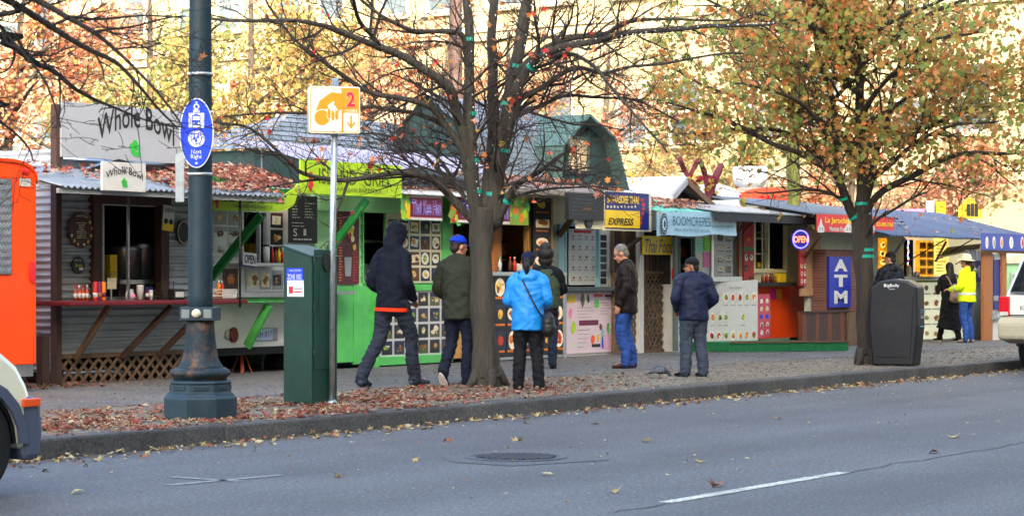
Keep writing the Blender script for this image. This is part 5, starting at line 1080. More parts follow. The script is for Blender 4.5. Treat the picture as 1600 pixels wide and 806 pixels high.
b = MB(); W = [(y, z) for y, z in prof]; b.prism(W, (xb-.12, 0, 0), (0, 1, 0), UP, V((-.06, 0, 0)), m_gable); b.prism(W, (xa+.12, 0, 0), (0, 1, 0), UP, V((.06, 0, 0)), m_gable); b.box(xa+.1, xb-.1, YR+.12, YR+1.7, GZ, p_e.z, m_gable); b.build('wall', t)
# dormer gable that faces the street
ud0, ud1 = 872, 978; yd = YR-.12
b = MB(); pts = [(880, 292), (884, 232), (922, 186), (960, 222), (978, 296)]; fpoly(b, [(884, 290), (886, 238), (922, 198), (958, 230), (972, 290)], yd, .05, m_gable); b.build('gable', t)
b = MB(); P3 = [py(u, v, yd-.25) for u, v in ((878, 292), (882, 230), (922, 182), (962, 218), (982, 298))]
for i in range(4):
    A, Bq = P3[i], P3[i+1]; d = V((0, 1.1, 0)); nrm = (Bq-A).cross(d).normalized()
    b.hexa([A, Bq, Bq+d, A+d, A-nrm*.04*-1, Bq-nrm*.04*-1, Bq+d+nrm*.04, A+d+nrm*.04], m_gtrim)
b.build('dormer_roof', t)
b = MB(); fb(b, 890, 218, 919, 268, yd-.04, .03, plain('dusty_window_pane', '#b8a077', .25, var=.35, scale=3)); 
fo = MB(); frame(fo, 890, 218, 919, 268, yd-.06, .045, .06, m_gtrim); fo2 = fo.build('window', t); b.build('pane', fo2)
b = MB(); c = py(964, 278, yd-.02)
for a in range(5): an = math.radians(90+72*a); b.poly([(c.x, yd-.30, c.z), (c.x+math.cos(an-.4)*.08, yd-.30, c.z+math.sin(an-.4)*.08), (c.x+math.cos(an)*.16, yd-.30, c.z+math.sin(an)*.16), (c.x+math.cos(an+.4)*.08, yd-.30, c.z+math.sin(an+.4)*.08)], K['yellow'])
b.build('maple_leaf_cutout', t)
# hipped roof behind the green stall
yh = 9.0
t = stall('hipped_shed', 'low shed with hipped blue grey shingle roof behind the lime sign', 'shed', 580, yh, 540)
E0, E1 = py(398, 232, yh), py(760, 236, yh); E1.z = E0.z; R0, R1 = py(452, 178, yh+1.1), py(770, 178, yh+1.1); R1.z = R0.z
b = MB(); n = 8
for k in range(n):
    f0, f1 = k/n, (k+1)/n; A, Bq, Cq, Dq = E0.lerp(R0, f0), E1.lerp(R1, f0), E1.lerp(R1, f1), E0.lerp(R0, f1); lip = V((0, -.010, .014)); b.add([A+lip, Bq+lip, Cq, Dq, A, Bq], [(0, 1, 2, 3), (0, 4, 5, 1)], m_shing2 if k % 3 else m_shing)
    F0 = V((E0.x, yh+2.2, E0.z)); b.add([F0.lerp(R0, f0)+V((-.012, 0, .012)), A+V((-.012, 0, .012)), Dq, F0.lerp(R0, f1)], [(0, 1, 2, 3)], m_shing)
b.build('roof', t)
b = MB(); b.box(E0.x+.1, E1.x, yh+.1, yh+2.1, GZ, E0.z-.01, m_gable); b.build('wall', t)
# lilac canvas over the green stall
t = stall('canvas_roof', 'sagging lilac canvas roof behind the lime sign of the green stall', 'canopy', 540, 6.9, 540)
x0 = py(402, 0, 6.6).x; x1 = py(720, 0, 6.6).x; z0 = py(540, 256, 5.75).z; b = MB(); n = 20; vs_ = []; fs_ = []
for i in range(n+1):
    x = x0+(x1-x0)*i/n; s_ = .05*math.sin(i*1.3)
    vs_ += [(x, 5.75, z0+s_*.6), (x, 6.5, z0+.20+s_), (x, 7.4, z0+.36+s_*.5)]
for i in range(n): fs_ += [(3*i, 3*i+3, 3*i+4, 3*i+1), (3*i+1, 3*i+4, 3*i+5, 3*i+2)]
b.add(vs_, fs_, m_lilac, True); b.build('canvas', t)
b = MB()
for u in (410, 640): p = py(u, 300, 7.1); b.tube([(p.x, 7.1, GZ), (p.x, 7.1, z0+.3)], .02, K['grey'], 8)
b.build('poles', t)
# ------------------------------------------------ green stall
Y = 6.45
t = stall('green_stall', 'bright green wooden food stall with photo menus and a lime fascia sign', 'food stall', 590, Y, 568)
b = MB(); x0, x1, z0, z1 = rect(496, 300, 566, 565, Y); nb = 16
for k in range(nb): za = z0+(z1-z0)*k/nb; b.hexa([(x0, Y-.022, za), (x1, Y-.022, za), (x1, Y+.03, za), (x0, Y+.03, za), (x0, Y-.002, za+(z1-z0)/nb), (x1, Y-.002, za+(z1-z0)/nb), (x1, Y+.03, za+(z1-z0)/nb), (x0, Y+.03, za+(z1-z0)/nb)], K['pgreen'])
fb(b, 492, 300, 499, 568, Y-.05, .06, K['pgreen']); b.build('clapboard_wall', t)
b = MB(); holed(b, 566, 305, 706, 448, Y, .06, K['green'], [(568, 332, 604, 440)]); x0, x1, z0, z1 = rect(494, 300, 706, 566, Y); b.box(x0, x1, Y+2.2, Y+2.25, z0, z1+.2, K['green']); b.box(x0, x0+.05, Y+.07, Y+2.2, z0, z1, K['pgreen']); b.box(x0, x1, Y+.07, Y+2.2, z1-.02, z1+.03, m_roofw); b.build('wall', t)
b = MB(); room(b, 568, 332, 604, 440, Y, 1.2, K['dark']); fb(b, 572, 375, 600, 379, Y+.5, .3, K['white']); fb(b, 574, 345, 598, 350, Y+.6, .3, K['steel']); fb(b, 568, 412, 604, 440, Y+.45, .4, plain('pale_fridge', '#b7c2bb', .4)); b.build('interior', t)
b = MB(); frame(b, 569, 333, 604, 440, Y-.04, .03, .06, K['green']); b.build('window_frame', t)
b = MB(); fb(b, 527, 448, 552, 566, Y-.05, .05, K['green']); fb(b, 553, 446, 600, 568, Y-.06, .05, K['green']); b.build('lower_boards', t, bevel=.004)
b = MB(); fb(b, 500, 306, 628, 331, Y-.10, .08, K['pgreen']); b.build('header', t, bevel=.004)
b = MB(); fb(b, 470, 254, 628, 306, 5.7, .03, K['lime']); b.build('name_sign', t, bevel=.004)
b = MB(); om = plain('olive_lettering', '', .6); ftext(b, 'ISLAND  GRILL', 498, 290, 612, 266, 5.697, om, bold=.01); ftext(b, 'HAWAIIAN BARBECUE', 520, 301, 596, 294, 5.697, om)
for dv, s_ in ((275, .09), (283, .07), (289, .09), (296, .05)): blob(b, (py(485, dv, 5.7).x, py(485, dv, 5.7).z), s_*.6, s_*.7, 5.696-.001*dv/300, K['red'], rng, 8)
b.build('lettering', t)
for (a0, b0, a1, b1, mm) in ((573, 312, 488, 428, K['dgreen']),):
    b = MB(); fbar(b, a0, b0, a1, b1, 5.8, .05, .11, mm, y2=Y-.06); b.build('brace', t, bevel=.004)
b = MB(); x0, x1, z0, z1 = rect(498, 455, 546, 460, 6.2); b.box(x0, x1, 6.1, Y-.03, z0, z1, K['steel']); b.build('shelf', t)
b = MB(); fb(b, 528, 325, 561, 444, Y-.055, .012, plain('dark_red_poster', '#56222a', .5, var=.5, scale=18)); b.build('drink_poster', t)
b = MB(); pp = py(550, 375, Y-.06); 
for k in range(10): 
    blob(b, (pp.x+rng.uniform(-.08, .08), pp.z+rng.uniform(-.12, .2)), .04, .05, Y-.058-.001*k, FOODS[rng.choice((2, 7, 3))], rng)
pp = py(542, 420, Y); b.prism([(-.06, 0), (.06, 0), (.08, .26), (-.08, .26)], (pp.x-.05, Y-.062, pp.z-.1), NU, UP, V((0, .003, 0)), K['grey'])
lines(b, 529.5, 330, 536, 440, Y-.056, 26, rng, FOODS[1], .9, .4); lines(b, 551, 392, 560, 440, Y-.056, 12, rng, FOODS[3], .9, .4); b.build('drink_poster_print', t)
b = MB(); fb(b, 604, 334, 690, 442, Y-.05, .03, K['cream']); tiles(b, 605, 342, 689, 441, Y-.052, 5, 4, rng, .16, [PB[1], PB[4], PB[3], PB[5]], None, PLATE); b.build('photo_menu', t)
b = MB(); fb(b, 692, 332, 706, 448, Y-.08, .08, K['green']); b.build('corner_post', t, bevel=.004)
b = MB(); fb(b, 592, 444, 708, 454, Y-.10, .10, K['green']); fb(b, 592, 555, 708, 568, Y-.10, .10, K['green']); fb(b, 588, 444, 593, 590, Y-.11, .09, K['green']); b.build('rail', t, bevel=.004)
b = MB(); fb(b, 594, 454, 707, 555, Y-.07, .03, K['white']); tiles(b, 595, 455, 706, 554, Y-.072, 6, 4, rng, .16, [PB[1], PB[4], PB[0], PB[3]], [FOODS[5], FOODS[0], FOODS[7], FOODS[4], PB[6]], None); b.build('photo_menu', t)
b = MB(); fb(b, 500, 570, 706, 590, Y+.5, 1.6, m_under); b.build('underframe', t)
b = MB(); fb(b, 507, 524, 520, 552, Y-.13, .10, K['grey']); b.build('meter_box', label='small grey meter box low on the green stall wall behind the sign post', cat='meter box', bevel=.01)
# ------------------------------------------------ wooden booth with the black picture menus
Y = 6.4
m_warm = plain('ochre_interior', '#a8823f', .7, var=.25)
t = stall('noodle_booth', 'wooden food booth with black picture menus and a purple sign behind the bare tree', 'food stall', 770, Y, 560)
b = MB(); holed(b, 706, 300, 864, 556, Y, .07, K['pine'], [(708, 350, 740, 428), (784, 352, 826, 426)]); x0, x1, z0, z1 = rect(706, 300, 864, 562, Y); b.box(x0, x1, Y+2.1, Y+2.15, z0, z1+.2, K['dwood']); b.box(x1-.05, x1, Y+.08, Y+2.1, z0, z1, K['dwood']); b.build('wall', t)
b = MB(); room(b, 784, 352, 826, 426, Y, 1.3, m_warm); fb(b, 784, 392, 826, 396, Y+.9, .35, K['pine']); fb(b, 790, 378, 800, 392, Y+.95, .2, FOODS[3]); fb(b, 806, 372, 820, 392, Y+.95, .2, K['white']); fb(b, 786, 356, 800, 368, Y+.9, .2, PB[6]); room(b, 708, 350, 740, 428, Y, 1.0, K['dark']); b.build('interior', t)
b = MB(); frame(b, 784, 352, 826, 426, Y-.04, .05, .06, K['owood']); b.build('window_frame', t)
b = MB(); fb(b, 771, 345, 782, 560, Y-.10, .10, K['owood']); fb(b, 826, 300, 833, 430, Y-.10, .1, K['pine']); b.build('post', t, bevel=.006)
b = MB(); x0, x1, z0, z1 = rect(708, 425, 882, 431, 6.15); b.box(x0, x1, 6.1, Y-.005, z0, z1, K['steel']); b.build('counter', t, bevel=.006)
b = MB(); fb(b, 628, 297, 770, 308, 6.1, .06, K['owood']); fb(b, 770, 297, 864, 307, 6.1, .06, K['cream']); b.build('beam', t, bevel=.004)
b = MB(); m_night = plain('black_menu_print', '#17161d', .4, var=.2)
fb(b, 771, 430, 884, 556, 6.16, .03, m_night); fb(b, 771, 556, 884, 560, 6.15, .05, K['grey']); fb(b, 881, 428, 885, 560, 6.14, .05, K['grey']); b.build('menu_panel', t)
OF = [FOODS[1], FOODS[2], FOODS[0], FOODS[3]]; m_wp = plain('white_plate_print', '#f2e4c2', .4)
b = MB(); tiles(b, 772, 432, 881, 555, 6.157, 6, 3, rng, .10, [PB[4], m_night], OF, m_wp, .20, 1.08, FOODS[1]); b.build('menu_print', t)
b = MB(); fb(b, 833, 306, 861, 425, 6.2, .03, m_night); tiles(b, 834, 308, 860, 424, 6.197, 1, 4, rng, .12, [PB[1]], OF, m_wp, .16, .9, FOODS[1]); b.build('tall_menu', t)
def kee_sign(label, u0, u1, v0, v1, y, txt, left):
    ts = thing('name_banner', label, 'sign', py((u0+u1)/2, v1, y), 0, 'purple noodle stall banners'); b = MB(); fb(b, u0, v0, u1, v1, y, .015, K['green'] if left else FOODS[4]); b.build('panel', ts)
    b = MB(); w_ = u1-u0
    for k in range(26):
        uu_ = rng.uniform(u0, u0+w_*.18) if left else rng.choice((rng.uniform(u1-w_*.28, u1), rng.uniform(u0, u0+.2*w_)))
        q = py(uu_, rng.uniform(v0+3, v1-3), y); blob(b, (q.x, q.z), .07, .07, y-.002-.0004*k, rng.choice((K['yellow'], FOODS[4], K['red'], K['lime'], FOODS[1], K['green'])), rng)
    a0, a1 = (u0+w_*.2, u1) if left else (u0+w_*.1, u1-w_*.24)
    fb(b, a0, v0+2, a1, v1-1, y-.016, .003, K['white']); fb(b, a0, v0+5, a1, v1-5, y-.019, .003, K['red']); fb(b, a0, v0+7, a1, v1-6, y-.022, .003, K['purple']); b.build('picture_print', ts)
    b = MB(); ftext(b, txt, a0+2, v1-9, a1-2, v0+9, y-.025, plain('pale_violet_lettering', '#b9a6e0', .5), bold=.05); ftext(b, txt, a0+2.3, v1-9.5, a1-2.3, v0+9.5, y-.029, plain('dark_violet_lettering', '#3b2b86', .5), bold=.0); b.build('lettering', ts)
kee_sign('purple banner with pale lettering above the green photo menus', 629, 691, 304, 345, 5.9, 'Thai Kee Han', True)
kee_sign('purple and green banner with pale lettering partly behind the bare tree trunk', 704, 826, 305, 350, 5.95, 'Thai Kee Han', False)
x0 = py(630, 0, 5.8).x; x1 = py(772, 0, 5.8).x; zf = py(690, 302, 5.8).z
b = MB(); b.hexa([(x0, 5.8, zf-.04), (x1, 5.8, zf-.04), (x1, 7.0, zf+.20), (x0, 7.0, zf+.20), (x0, 5.8, zf), (x1, 5.8, zf), (x1, 7.0, zf+.24), (x0, 7.0, zf+.24)], m_roofw); b.build('awning', t, bevel=.01); litter_roof(x0, x1, 6.9, zf+.235, 5.85, zf+.01, 260, rng)
x0 = py(770, 0, 5.7).x; x1 = py(985, 0, 5.7).x; zf = py(870, 297, 5.7).z
b = MB(); b.hexa([(x0, 5.7, zf-.09), (x1, 5.7, zf-.09), (x1, 7.2, zf+.10), (x0, 7.2, zf+.10), (x0, 5.7, zf), (x1, 5.7, zf), (x1, 7.2, zf+.26), (x0, 7.2, zf+.26)], plain('brown_grey_roof', '#7d756d', .7, var=.2)); b.build('long_eave', t, bevel=.01); litter_roof(x0, x1, 7.1, zf+.26, 5.72, zf+.01, 420, rng)
pc = py(790, 425, 6.25)
for i, (u, m1, m2, lab) in enumerate(((797, FOODS[6], K['red'], 'dark brown sauce bottle on the booth counter'), (804, FOODS[3], K['white'], 'red sauce bottle on the booth counter'), (781, m_clear, K['green'], 'clear water bottle with green cap on the booth counter'))): bottle('sauce_bottle', lab, u, 424, 6.25, .22, .032, m1, m2, 'bottles on the booth counter')
p = py(813, 424, 6.22); ts = thing('napkin_holder', 'small holder of white napkins on the booth counter', 'napkins', p); b = MB(); b.prism([(-.06, 0), (.06, 0), (.05, .09), (.0, .12), (-.05, .08)], p, NU, UP, V((0, .06, 0)), K['white']); b.build('napkins', ts); b = MB(); b.box(p.x-.07, p.x+.07, p.y-.01, p.y-.004, p.z, p.z+.03, K['steel']); b.box(p.x-.07, p.x+.07, p.y+.064, p.y+.07, p.z, p.z+.05, K['steel']); b.build('holder', ts)
# ------------------------------------------------ pale blue window stall (express)
Y = 6.5
m_pb = plain('pale_blue_frame', '#8fb8c4', .5, var=.08); m_pk = plain('pale_pink_poster', '#d9c3cb', .5, var=.06)
t = stall('window_stall', 'pale stall with a blue framed window, white cone menu and pink poster below', 'food stall', 910, Y, 556)
b = MB(); holed(b, 864, 300, 1004, 556, Y, .06, K['cream'], [(886, 354, 936, 448)]); x0, x1, z0, z1 = rect(864, 300, 1004, 556, Y); b.box(x0, x1, Y+2.0, Y+2.05, z0, z1+.2, K['cream']); b.box(x0, x1, Y+.07, Y+2.0, z1-.03, z1+.02, m_roofw); b.box(x1-.05, x1, Y+.065, Y+2.0, z0, z1, K['dwood']); b.build('wall', t)
b = MB(); room(b, 886, 354, 936, 448, Y, .8, K['dark']); b.build('interior', t)
b = MB(); fb(b, 889, 358, 932, 445, Y+.01, .015, K['white']); 
tiles(b, 890, 364, 931, 444, Y+.007, 4, 5, rng, .3, 'none', [FOODS[4], FOODS[3], PB[3], FOODS[0], PB[1]], None, .3, 1.2, PB[2]); fb(b, 897, 360, 924, 364, Y+.006, .003, K['red']); b.build('cone_menu', t)
b = MB(); frame(b, 886, 354, 936, 448, Y-.05, .045, .08, m_pb); fb(b, 874, 350, 882, 452, Y-.05, .06, m_pb); b.build('window_frame', t, bevel=.004)
b = MB(); fb(b, 860, 352, 874, 452, Y-.03, .03, plain('side_glass', '#7b8a80', .2, var=.2)); b.build('side_pane', t)
b = MB(); fb(b, 936.5, 366, 949, 447, Y-.03, .02, K['white'])
for k in range(7): v0 = 367+k*11.3; fb(b, 938, v0, 947.5, v0+8.6, Y-.04, .01, PB[1])
b.build('picture_strip', t)
b = MB(); fb(b, 949, 352, 956, 452, Y-.05, .06, K['white']); b.build('edge_post', t)
b = MB(); x0, x1, z0, z1 = rect(882, 448, 966, 455, 6.3); b.box(x0, x1, 6.25, Y-.055, z0, z1, plain('dark_slate_sill', '#3b4649', .5)); b.build('sill', t, bevel=.006)
b = MB(); fb(b, 884, 456, 966, 551, 6.42, .02, m_pk); 
for (u0, v0, u1, v1, m_) in ((887, 461, 899, 473, K['yellow']), (928, 459, 942, 464, K['red']), (945, 460, 957, 464, K['purple']), (905, 500, 935, 508, K['purple']), (892, 536, 905, 544, K['white']), (925, 537, 938, 542, K['ink'])): fb(b, u0, v0, u1, v1, 6.416, .003, m_)
lines(b, 902, 478, 930, 498, 6.418, 4, rng, PB[2], .9, .2); lines(b, 938, 466, 958, 492, 6.418, 6, rng, PB[2], .9, .2); lines(b, 903, 512, 922, 545, 6.418, 5, rng, PB[2], .8, .18); lines(b, 942, 522, 962, 546, 6.418, 6, rng, K['pink'], .8, .3)
for (u, v, rx, rz_, m_) in ((910, 469, .06, .12, PB[3]), (919, 467, .03, .08, PB[1]), (932, 474, .08, .09, K['green']), (895, 512, .07, .11, K['lime']), (891, 490, .05, .1, K['pink']), (926, 530, .06, .08, K['orange']), (934, 528, .05, .07, K['yellow']), (938, 510, .05, .06, PB[5]), (941, 520, .05, .09, K['skyb'] if 0 else m_pb), (950, 512, .05, .1, K['green']), (957, 514, .05, .1, K['red']), (941, 536, .03, .12, K['blue'])):
    q = py(u, v, 6.42); blob(b, (q.x, q.z), rx, rz_, 6.414-.0001*u/100, m_, rng, 10)
b.build('doodle_poster', t); b = MB(); fb(b, 884, 551, 966, 562, 6.44, .06, K['white']); b.build('base_board', t)
b = MB(); fb(b, 902, 339, 946, 358, 5.63, .04, K['cream']); fb(b, 944, 300, 1018, 361, 5.6, .03, K['cream']); b.build('name_board', t, bevel=.004)
b = MB(); fb(b, 946, 301, 1014, 358, 5.59, .009, K['navy']); m_yl = plain('yellow_lettering', '#f0c53a', .5); ftext(b, 'SAWASDEE THAI', 948, 318, 998, 306, 5.588, m_yl, bold=.03); fb(b, 946, 329, 1000, 356, 5.584, .005, K['yellow']); ftext(b, 'EXPRESS', 950, 352, 990, 341, 5.58, K['ink'], shear=.25, bold=.02)
for k in range(9): q = py(950+k*5.4, 323, 5.58); blob(b, (q.x, q.z), .03, .025, 5.586, K['cream'], rng, 7)
for k in range(6): q = py(1004+math.sin(k)*2, 313+k*7, 5.58); blob(b, (q.x, q.z), .06-.004*k, .035, 5.585, K['red'], rng, 9)
b.build('name_print', t)
b = MB(); fbar(b, 905, 325, 874, 368, 5.9, .05, .09, K['wood'], y2=Y-.05); b.build('brace', t)
ts = thing('unlit_sign', 'black unlit sign box hanging from the eave left of the yellow and navy board', 'sign', py(916, 344, 5.85)); b = MB(); fb(b, 889, 302, 944, 344, 5.55, .08, K['black']); b.build('box', ts, bevel=.006); b = MB(); lines(b, 894, 309, 939, 338, 5.548, 5, rng, PB[0], .8, .25); p = py(916, 326, 5.55); blob(b, (p.x, p.z), .12, .06, 5.545, PB[5], rng, 11); b.build('face_print', ts)
b = MB(); p = py(921, 347, 5.60); b.prism([(math.cos(2*PI*i/18)*.10, math.sin(2*PI*i/18)*.10) for i in range(18)], p, NU, UP, V((0, .08, 0)), K['black']); b.prism([(math.cos(2*PI*i/18)*.055, math.sin(2*PI*i/18)*.055) for i in range(18)], p-V((0, .004, 0)), NU, UP, V((0, .004, 0)), PB[0]); b.build('round_speaker', label='small round black speaker under the black sign box', cat='speaker')
# ------------------------------------------------ lattice gate
Y = 6.35
t = stall('lattice_gate', 'brown wooden lattice gate and slat fence between the pale stall and the crepe trailer', 'gate', 1020, Y, 548)
b = MB(); lattice(b, 1009, 428, 1051, 546, Y, K['wood'], .13, .035); b.build('lattice_panel', t); b = MB(); frame(b, 1009, 428, 1051, 546, Y-.03, .045, .06, K['wood']); b.build('lattice_frame', t, bevel=.003)
b = MB(); lattice(b, 962, 430, 1000, 546, Y, K['wood'], .13, .035); b.build('lattice_panel', t); b = MB(); frame(b, 962, 430, 1000, 546, Y-.03, .04, .06, K['wood']); b.build('lattice_frame', t, bevel=.003)
b = MB()
for k in range(17): u = 956+k*5.9; fb(b, u, 360 if u < 1004 else 392, u+4.6, 428, Y+.05, .02, K['dwood'] if k % 3 else K['wood'])
b.build('slats', t)
b = MB(); x0, x1, z0, z1 = rect(955, 360, 1056, 548, Y+.9); b.box(x0, x1, Y+.9, Y+.95, z0, z1, K['dark']); b.build('dark_backing', t)
b = MB(); fb(b, 1000, 360, 1006, 552, Y-.08, .08, K['white']); b.build('white_post', t); b = MB(); fbar(b, 1000, 372, 962, 400, Y-.15, .04, .08, K['dwood']); b.build('brace', t)
ts = thing('thai_food_sign', 'yellow hand painted sign reading Thai Food above the lattice gate', 'sign', py(1030, 398, 6.2)); b = MB(); fb(b, 1005, 369, 1056, 398, 6.18, .025, K['yellow']); b.build('panel', ts, bevel=.004); b = MB(); ftext(b, 'Thai Food', 1008, 395, 1053, 374, 6.178, K['navy'], shear=.3); b.build('lettering', ts)
rng = random.Random(99)
# ------------------------------------------------ crepe trailer
Y = 6.1
t = stall('crepe_trailer', 'white crepe trailer with pale blue banner under a green corrugated awning', 'food trailer', 1110, Y, 548)
m_dgrey = plain('grey_green_post', '#5d6b66', .6)
b = MB(); holed(b, 1056, 330, 1163, 548, Y, .07, K['white'], [(1063, 372, 1085, 432)]); x0, x1, z0, z1 = rect(1056, 318, 1163, 552, Y); b.box(x0, x1, Y+2.3, Y+2.35, z0, z1+.3, K['white']); b.box(x0, x0+.05, Y+.075, Y+2.3, z0, z1+.1, K['white']); b.box(x1-.05, x1, Y+.075, Y+2.3, z0, z1+.1, K['white']); b.build('body', t)
b = MB(); room(b, 1063, 372, 1085, 432, Y, 1.0, K['dark']); fb(b, 1066, 402, 1080, 432, Y+.5, .3, PB[3]); fb(b, 1070, 385, 1076, 402, Y+.5, .1, FOODS[1]); b.build('interior', t)
b = MB(); frame(b, 1063, 372, 1085, 432, Y-.04, .03, .05, m_dgrey); fb(b, 1055.5, 366, 1060, 548, Y-.06, .06, m_dgrey); b.build('window_frame', t, bevel=.003)
b = MB()
for (u0, v0, u1, v1, m_) in ((1087, 373, 1100, 394, plain('mint_paper', '#9fe3bd', .7)), (1099, 370, 1110, 392, plain('lime_paper', '#8fe04a', .7)), (1099, 394, 1110, 418, K['pink']), (1087, 397, 1097, 430, K['cream'])): fb(b, u0, v0, u1, v1, Y-.012, .010, m_); lines(b, u0+1, v0+2, u1-1, v1-2, Y-.013, 7, rng, PB[2], .8, .2)
b.build('notices', t)
b = MB(); fb(b, 1117, 360, 1145, 430, Y-.02, .015, K['white'])
tiles(b, 1119, 364, 1144, 430, Y-.022, 2, 4, rng, .25, [PB[6], PB[2]], None, PLATE, .2); b.build('menu_strip', t)
b = MB(); fb(b, 1112, 352, 1116, 432, Y-.04, .05, K['steel']); fb(b, 1146, 352, 1158, 436, Y-.012, .01, K['galv']); b.build('edge_strip', t)
b = MB(); x0, x1, z0, z1 = rect(1086, 432, 1160, 440, 5.8); b.box(x0, x1, 5.8, Y-.005, z0, z1, K['steel']); b.build('counter', t, bevel=.005)
b = MB(); fb(b, 1158, 422, 1161, 438, Y-.03, .03, K['red']); fb(b, 1052, 420, 1055, 436, Y-.03, .03, K['red']); b.build('marker_lights', t)
x0 = py(1012, 0, 5.7).x; x1 = py(1154, 0, 5.3).x; zf = py(1080, 332, 5.3).z; m_aq = plain('aqua_roofing', '#69b3a3', .5, var=.12)
b = MB(); corr_roof(b, x0, x1, 6.4, zf+.22, 5.3, zf, m_aq, .14, .022, .014, .05); b.build('awning', t); litter_roof(x0, x1-.3, 6.35, zf+.235, 5.5, zf+.04, 420, rng)
b = MB(); b.hexa([(py(985, 0, 7).x, 6.6, zf+.25), (py(1082, 0, 7).x, 6.6, zf+.25), (py(1082, 0, 7).x, 9.0, zf+.75), (py(985, 0, 7).x, 9.0, zf+.75), (py(985, 0, 7).x, 6.6, zf+.30), (py(1082, 0, 7).x, 6.6, zf+.30), (py(1082, 0, 7).x, 9.0, zf+.80), (py(985, 0, 7).x, 9.0, zf+.80)], m_roofw); b.build('back_roof', t)
b = MB(); A = py(1034, 327, 6.3); P_ = py(1071, 283, 6.3); Bq = py(1120, 330, 6.3); b.bar(A, P_, .10, .10, K['grey']); b.bar(P_, Bq, .10, .10, K['wood']); b.add([A+V((0, .25, 0)), P_+V((0, .25, 0)), Bq+V((0, .25, 0))], [(0, 2, 1)], K['dark'])
for s_, e_ in ((A, P_), (P_, Bq)): b.hexa([s_+V((0, .0, .06)), e_+V((0, 0, .06)), e_+V((0, 1.9, .06)), s_+V((0, 1.9, .06)), s_+V((0, 0, .085)), e_+V((0, 0, .085)), e_+V((0, 1.9, .085)), s_+V((0, 1.9, .085))], m_roofw)
b.build('gable', t)
ts = thing('crepe_banner', 'pale blue banner with teal lettering and a black round emblem', 'banner', py(1087, 368, 5.25)); 
b = MB(); c = [py(u, v, 5.25) for u, v in ((1026, 369), (1150, 367), (1150, 331), (1026, 331))]; n = 16; vs_ = []; fs_ = []
for i in range(n+1):
    a = i/n; lo = c[0].lerp(c[1], a); hi = c[3].lerp(c[2], a); wv = .012*math.sin(i*1.1); vs_ += [lo+V((0, wv, .015*math.sin(i*.7))), hi+V((0, -wv*.3, 0))]
for i in range(n): fs_.append((2*i, 2*i+2, 2*i+3, 2*i+1))
b.add(vs_, fs_, K['skyb'], True); b.build('cloth', ts)
yb_ = 5.225; b = MB(); m_te = plain('teal_lettering', '#20505c', .6); p = py(1038, 350, yb_); b.prism([(math.cos(2*PI*i/26)*.105, math.sin(2*PI*i/26)*.17) for i in range(26)], p, NU, UP, V((0, .003, 0)), K['ink']); b.prism([(math.cos(2*PI*i/22)*.062, math.sin(2*PI*i/22)*.10) for i in range(22)], p-V((0, .003, 0)), NU, UP, V((0, .003, 0)), K['skyb']); blob(b, (p.x, p.z), .035, .06, yb_-.006, K['ink'], rng, 8)
for i in range(16): a = 2*PI*i/16; b.obox((p.x+math.cos(a)*.083, yb_-.002, p.z+math.sin(a)*.135), .012, .003, .02, K['skyb'])
ftext(b, 'BOOMCREPES', 1051, 353, 1110, 339, yb_, m_te); ftext(b, 'FRESH, HEALTHY AND NATURAL', 1054, 363, 1110, 357.5, yb_, m_te); ftext(b, 'BOOMCREPES', 1114, 348, 1146, 344.5, yb_, plain('coral_lettering', '#d98f86', .6)); ftext(b, 'LOCAL, PORTLAND OR', 1112, 356, 1146, 352, yb_, m_te); b.build('lettering', ts)
ts = thing('white_menu_board', 'large white board with small food photos leaning before the crepe trailer', 'menu board', py(1145, 545, 5.75))
b = MB(); c = [py(u, v, yy) for u, v, yy in ((1106, 547, 5.95), (1184, 540, 5.5), (1184, 437, 5.5), (1106, 442, 5.95))]; b.hexa([c[0], c[1], c[1]+V((.0, .03, 0)), c[0]+V((0, .03, 0)), c[3], c[2], c[2]+V((0, .03, 0)), c[3]+V((0, .03, 0))], K['white']); b.build('board', ts, bevel=.003)
b = MB(); ux_ = (c[1]-c[0]); Wb = ux_.length; ux_.normalize(); ux_.z = 0; ux_.normalize(); up_ = UP; nb_ = ux_.cross(up_); H_ = (c[3]-c[0]).z
def bt(a, z, w_, h_, m_, off): o_ = c[0]+ux_*a*Wb+UP*(z*H_)+nb_*off; b.add([o_, o_+ux_*w_*Wb, o_+ux_*w_*Wb+UP*h_*H_, o_+UP*h_*H_], [(0, 1, 2, 3)], m_)
for row, (z, cols) in enumerate(((.70, (.30, .44, .58, .72, .86)), (.40, (.04, .18, .30, .64)), (.13, (.02, .16, .30, .44, .58, .72, .86)))):
    for a in cols:
        bt(a, z, .115, .17, PB[6], .003); o_ = c[0]+ux_*(a+.057)*Wb+UP*((z+.085)*H_)+nb_*.006; f = rng.choice(FOODS[:6]); f2_ = rng.choice(FOODS); e1, e2 = rng.uniform(.75, 1.2), rng.uniform(.7, 1.15)
        b.add([o_+ux_*math.cos(2*PI*i/10)*.05*e1+UP*math.sin(2*PI*i/10)*.075*e2 for i in range(10)], [tuple(range(10))], PLATE); b.add([o_+nb_*.003+ux_*math.cos(2*PI*i/9)*.036*rng.uniform(.8, 1.2)+UP*math.sin(2*PI*i/9)*.055*rng.uniform(.8, 1.2) for i in range(9)], [tuple(range(9))], f)
        b.add([o_+nb_*.005+ux_*(math.cos(2*PI*i/7)*.02+.012*e1)+UP*(math.sin(2*PI*i/7)*.03-.02*e2) for i in range(7)], [tuple(range(7))], f2_); bt(a+.01, z-.04, .09, .012, PB[2], .003)
b.text('Boom Crepes', c[0]+ux_*.42*Wb+UP*.90*H_+nb_*.002, ux_, UP, .24*Wb, .055*H_, PB[2]); b.build('menu_print', ts)
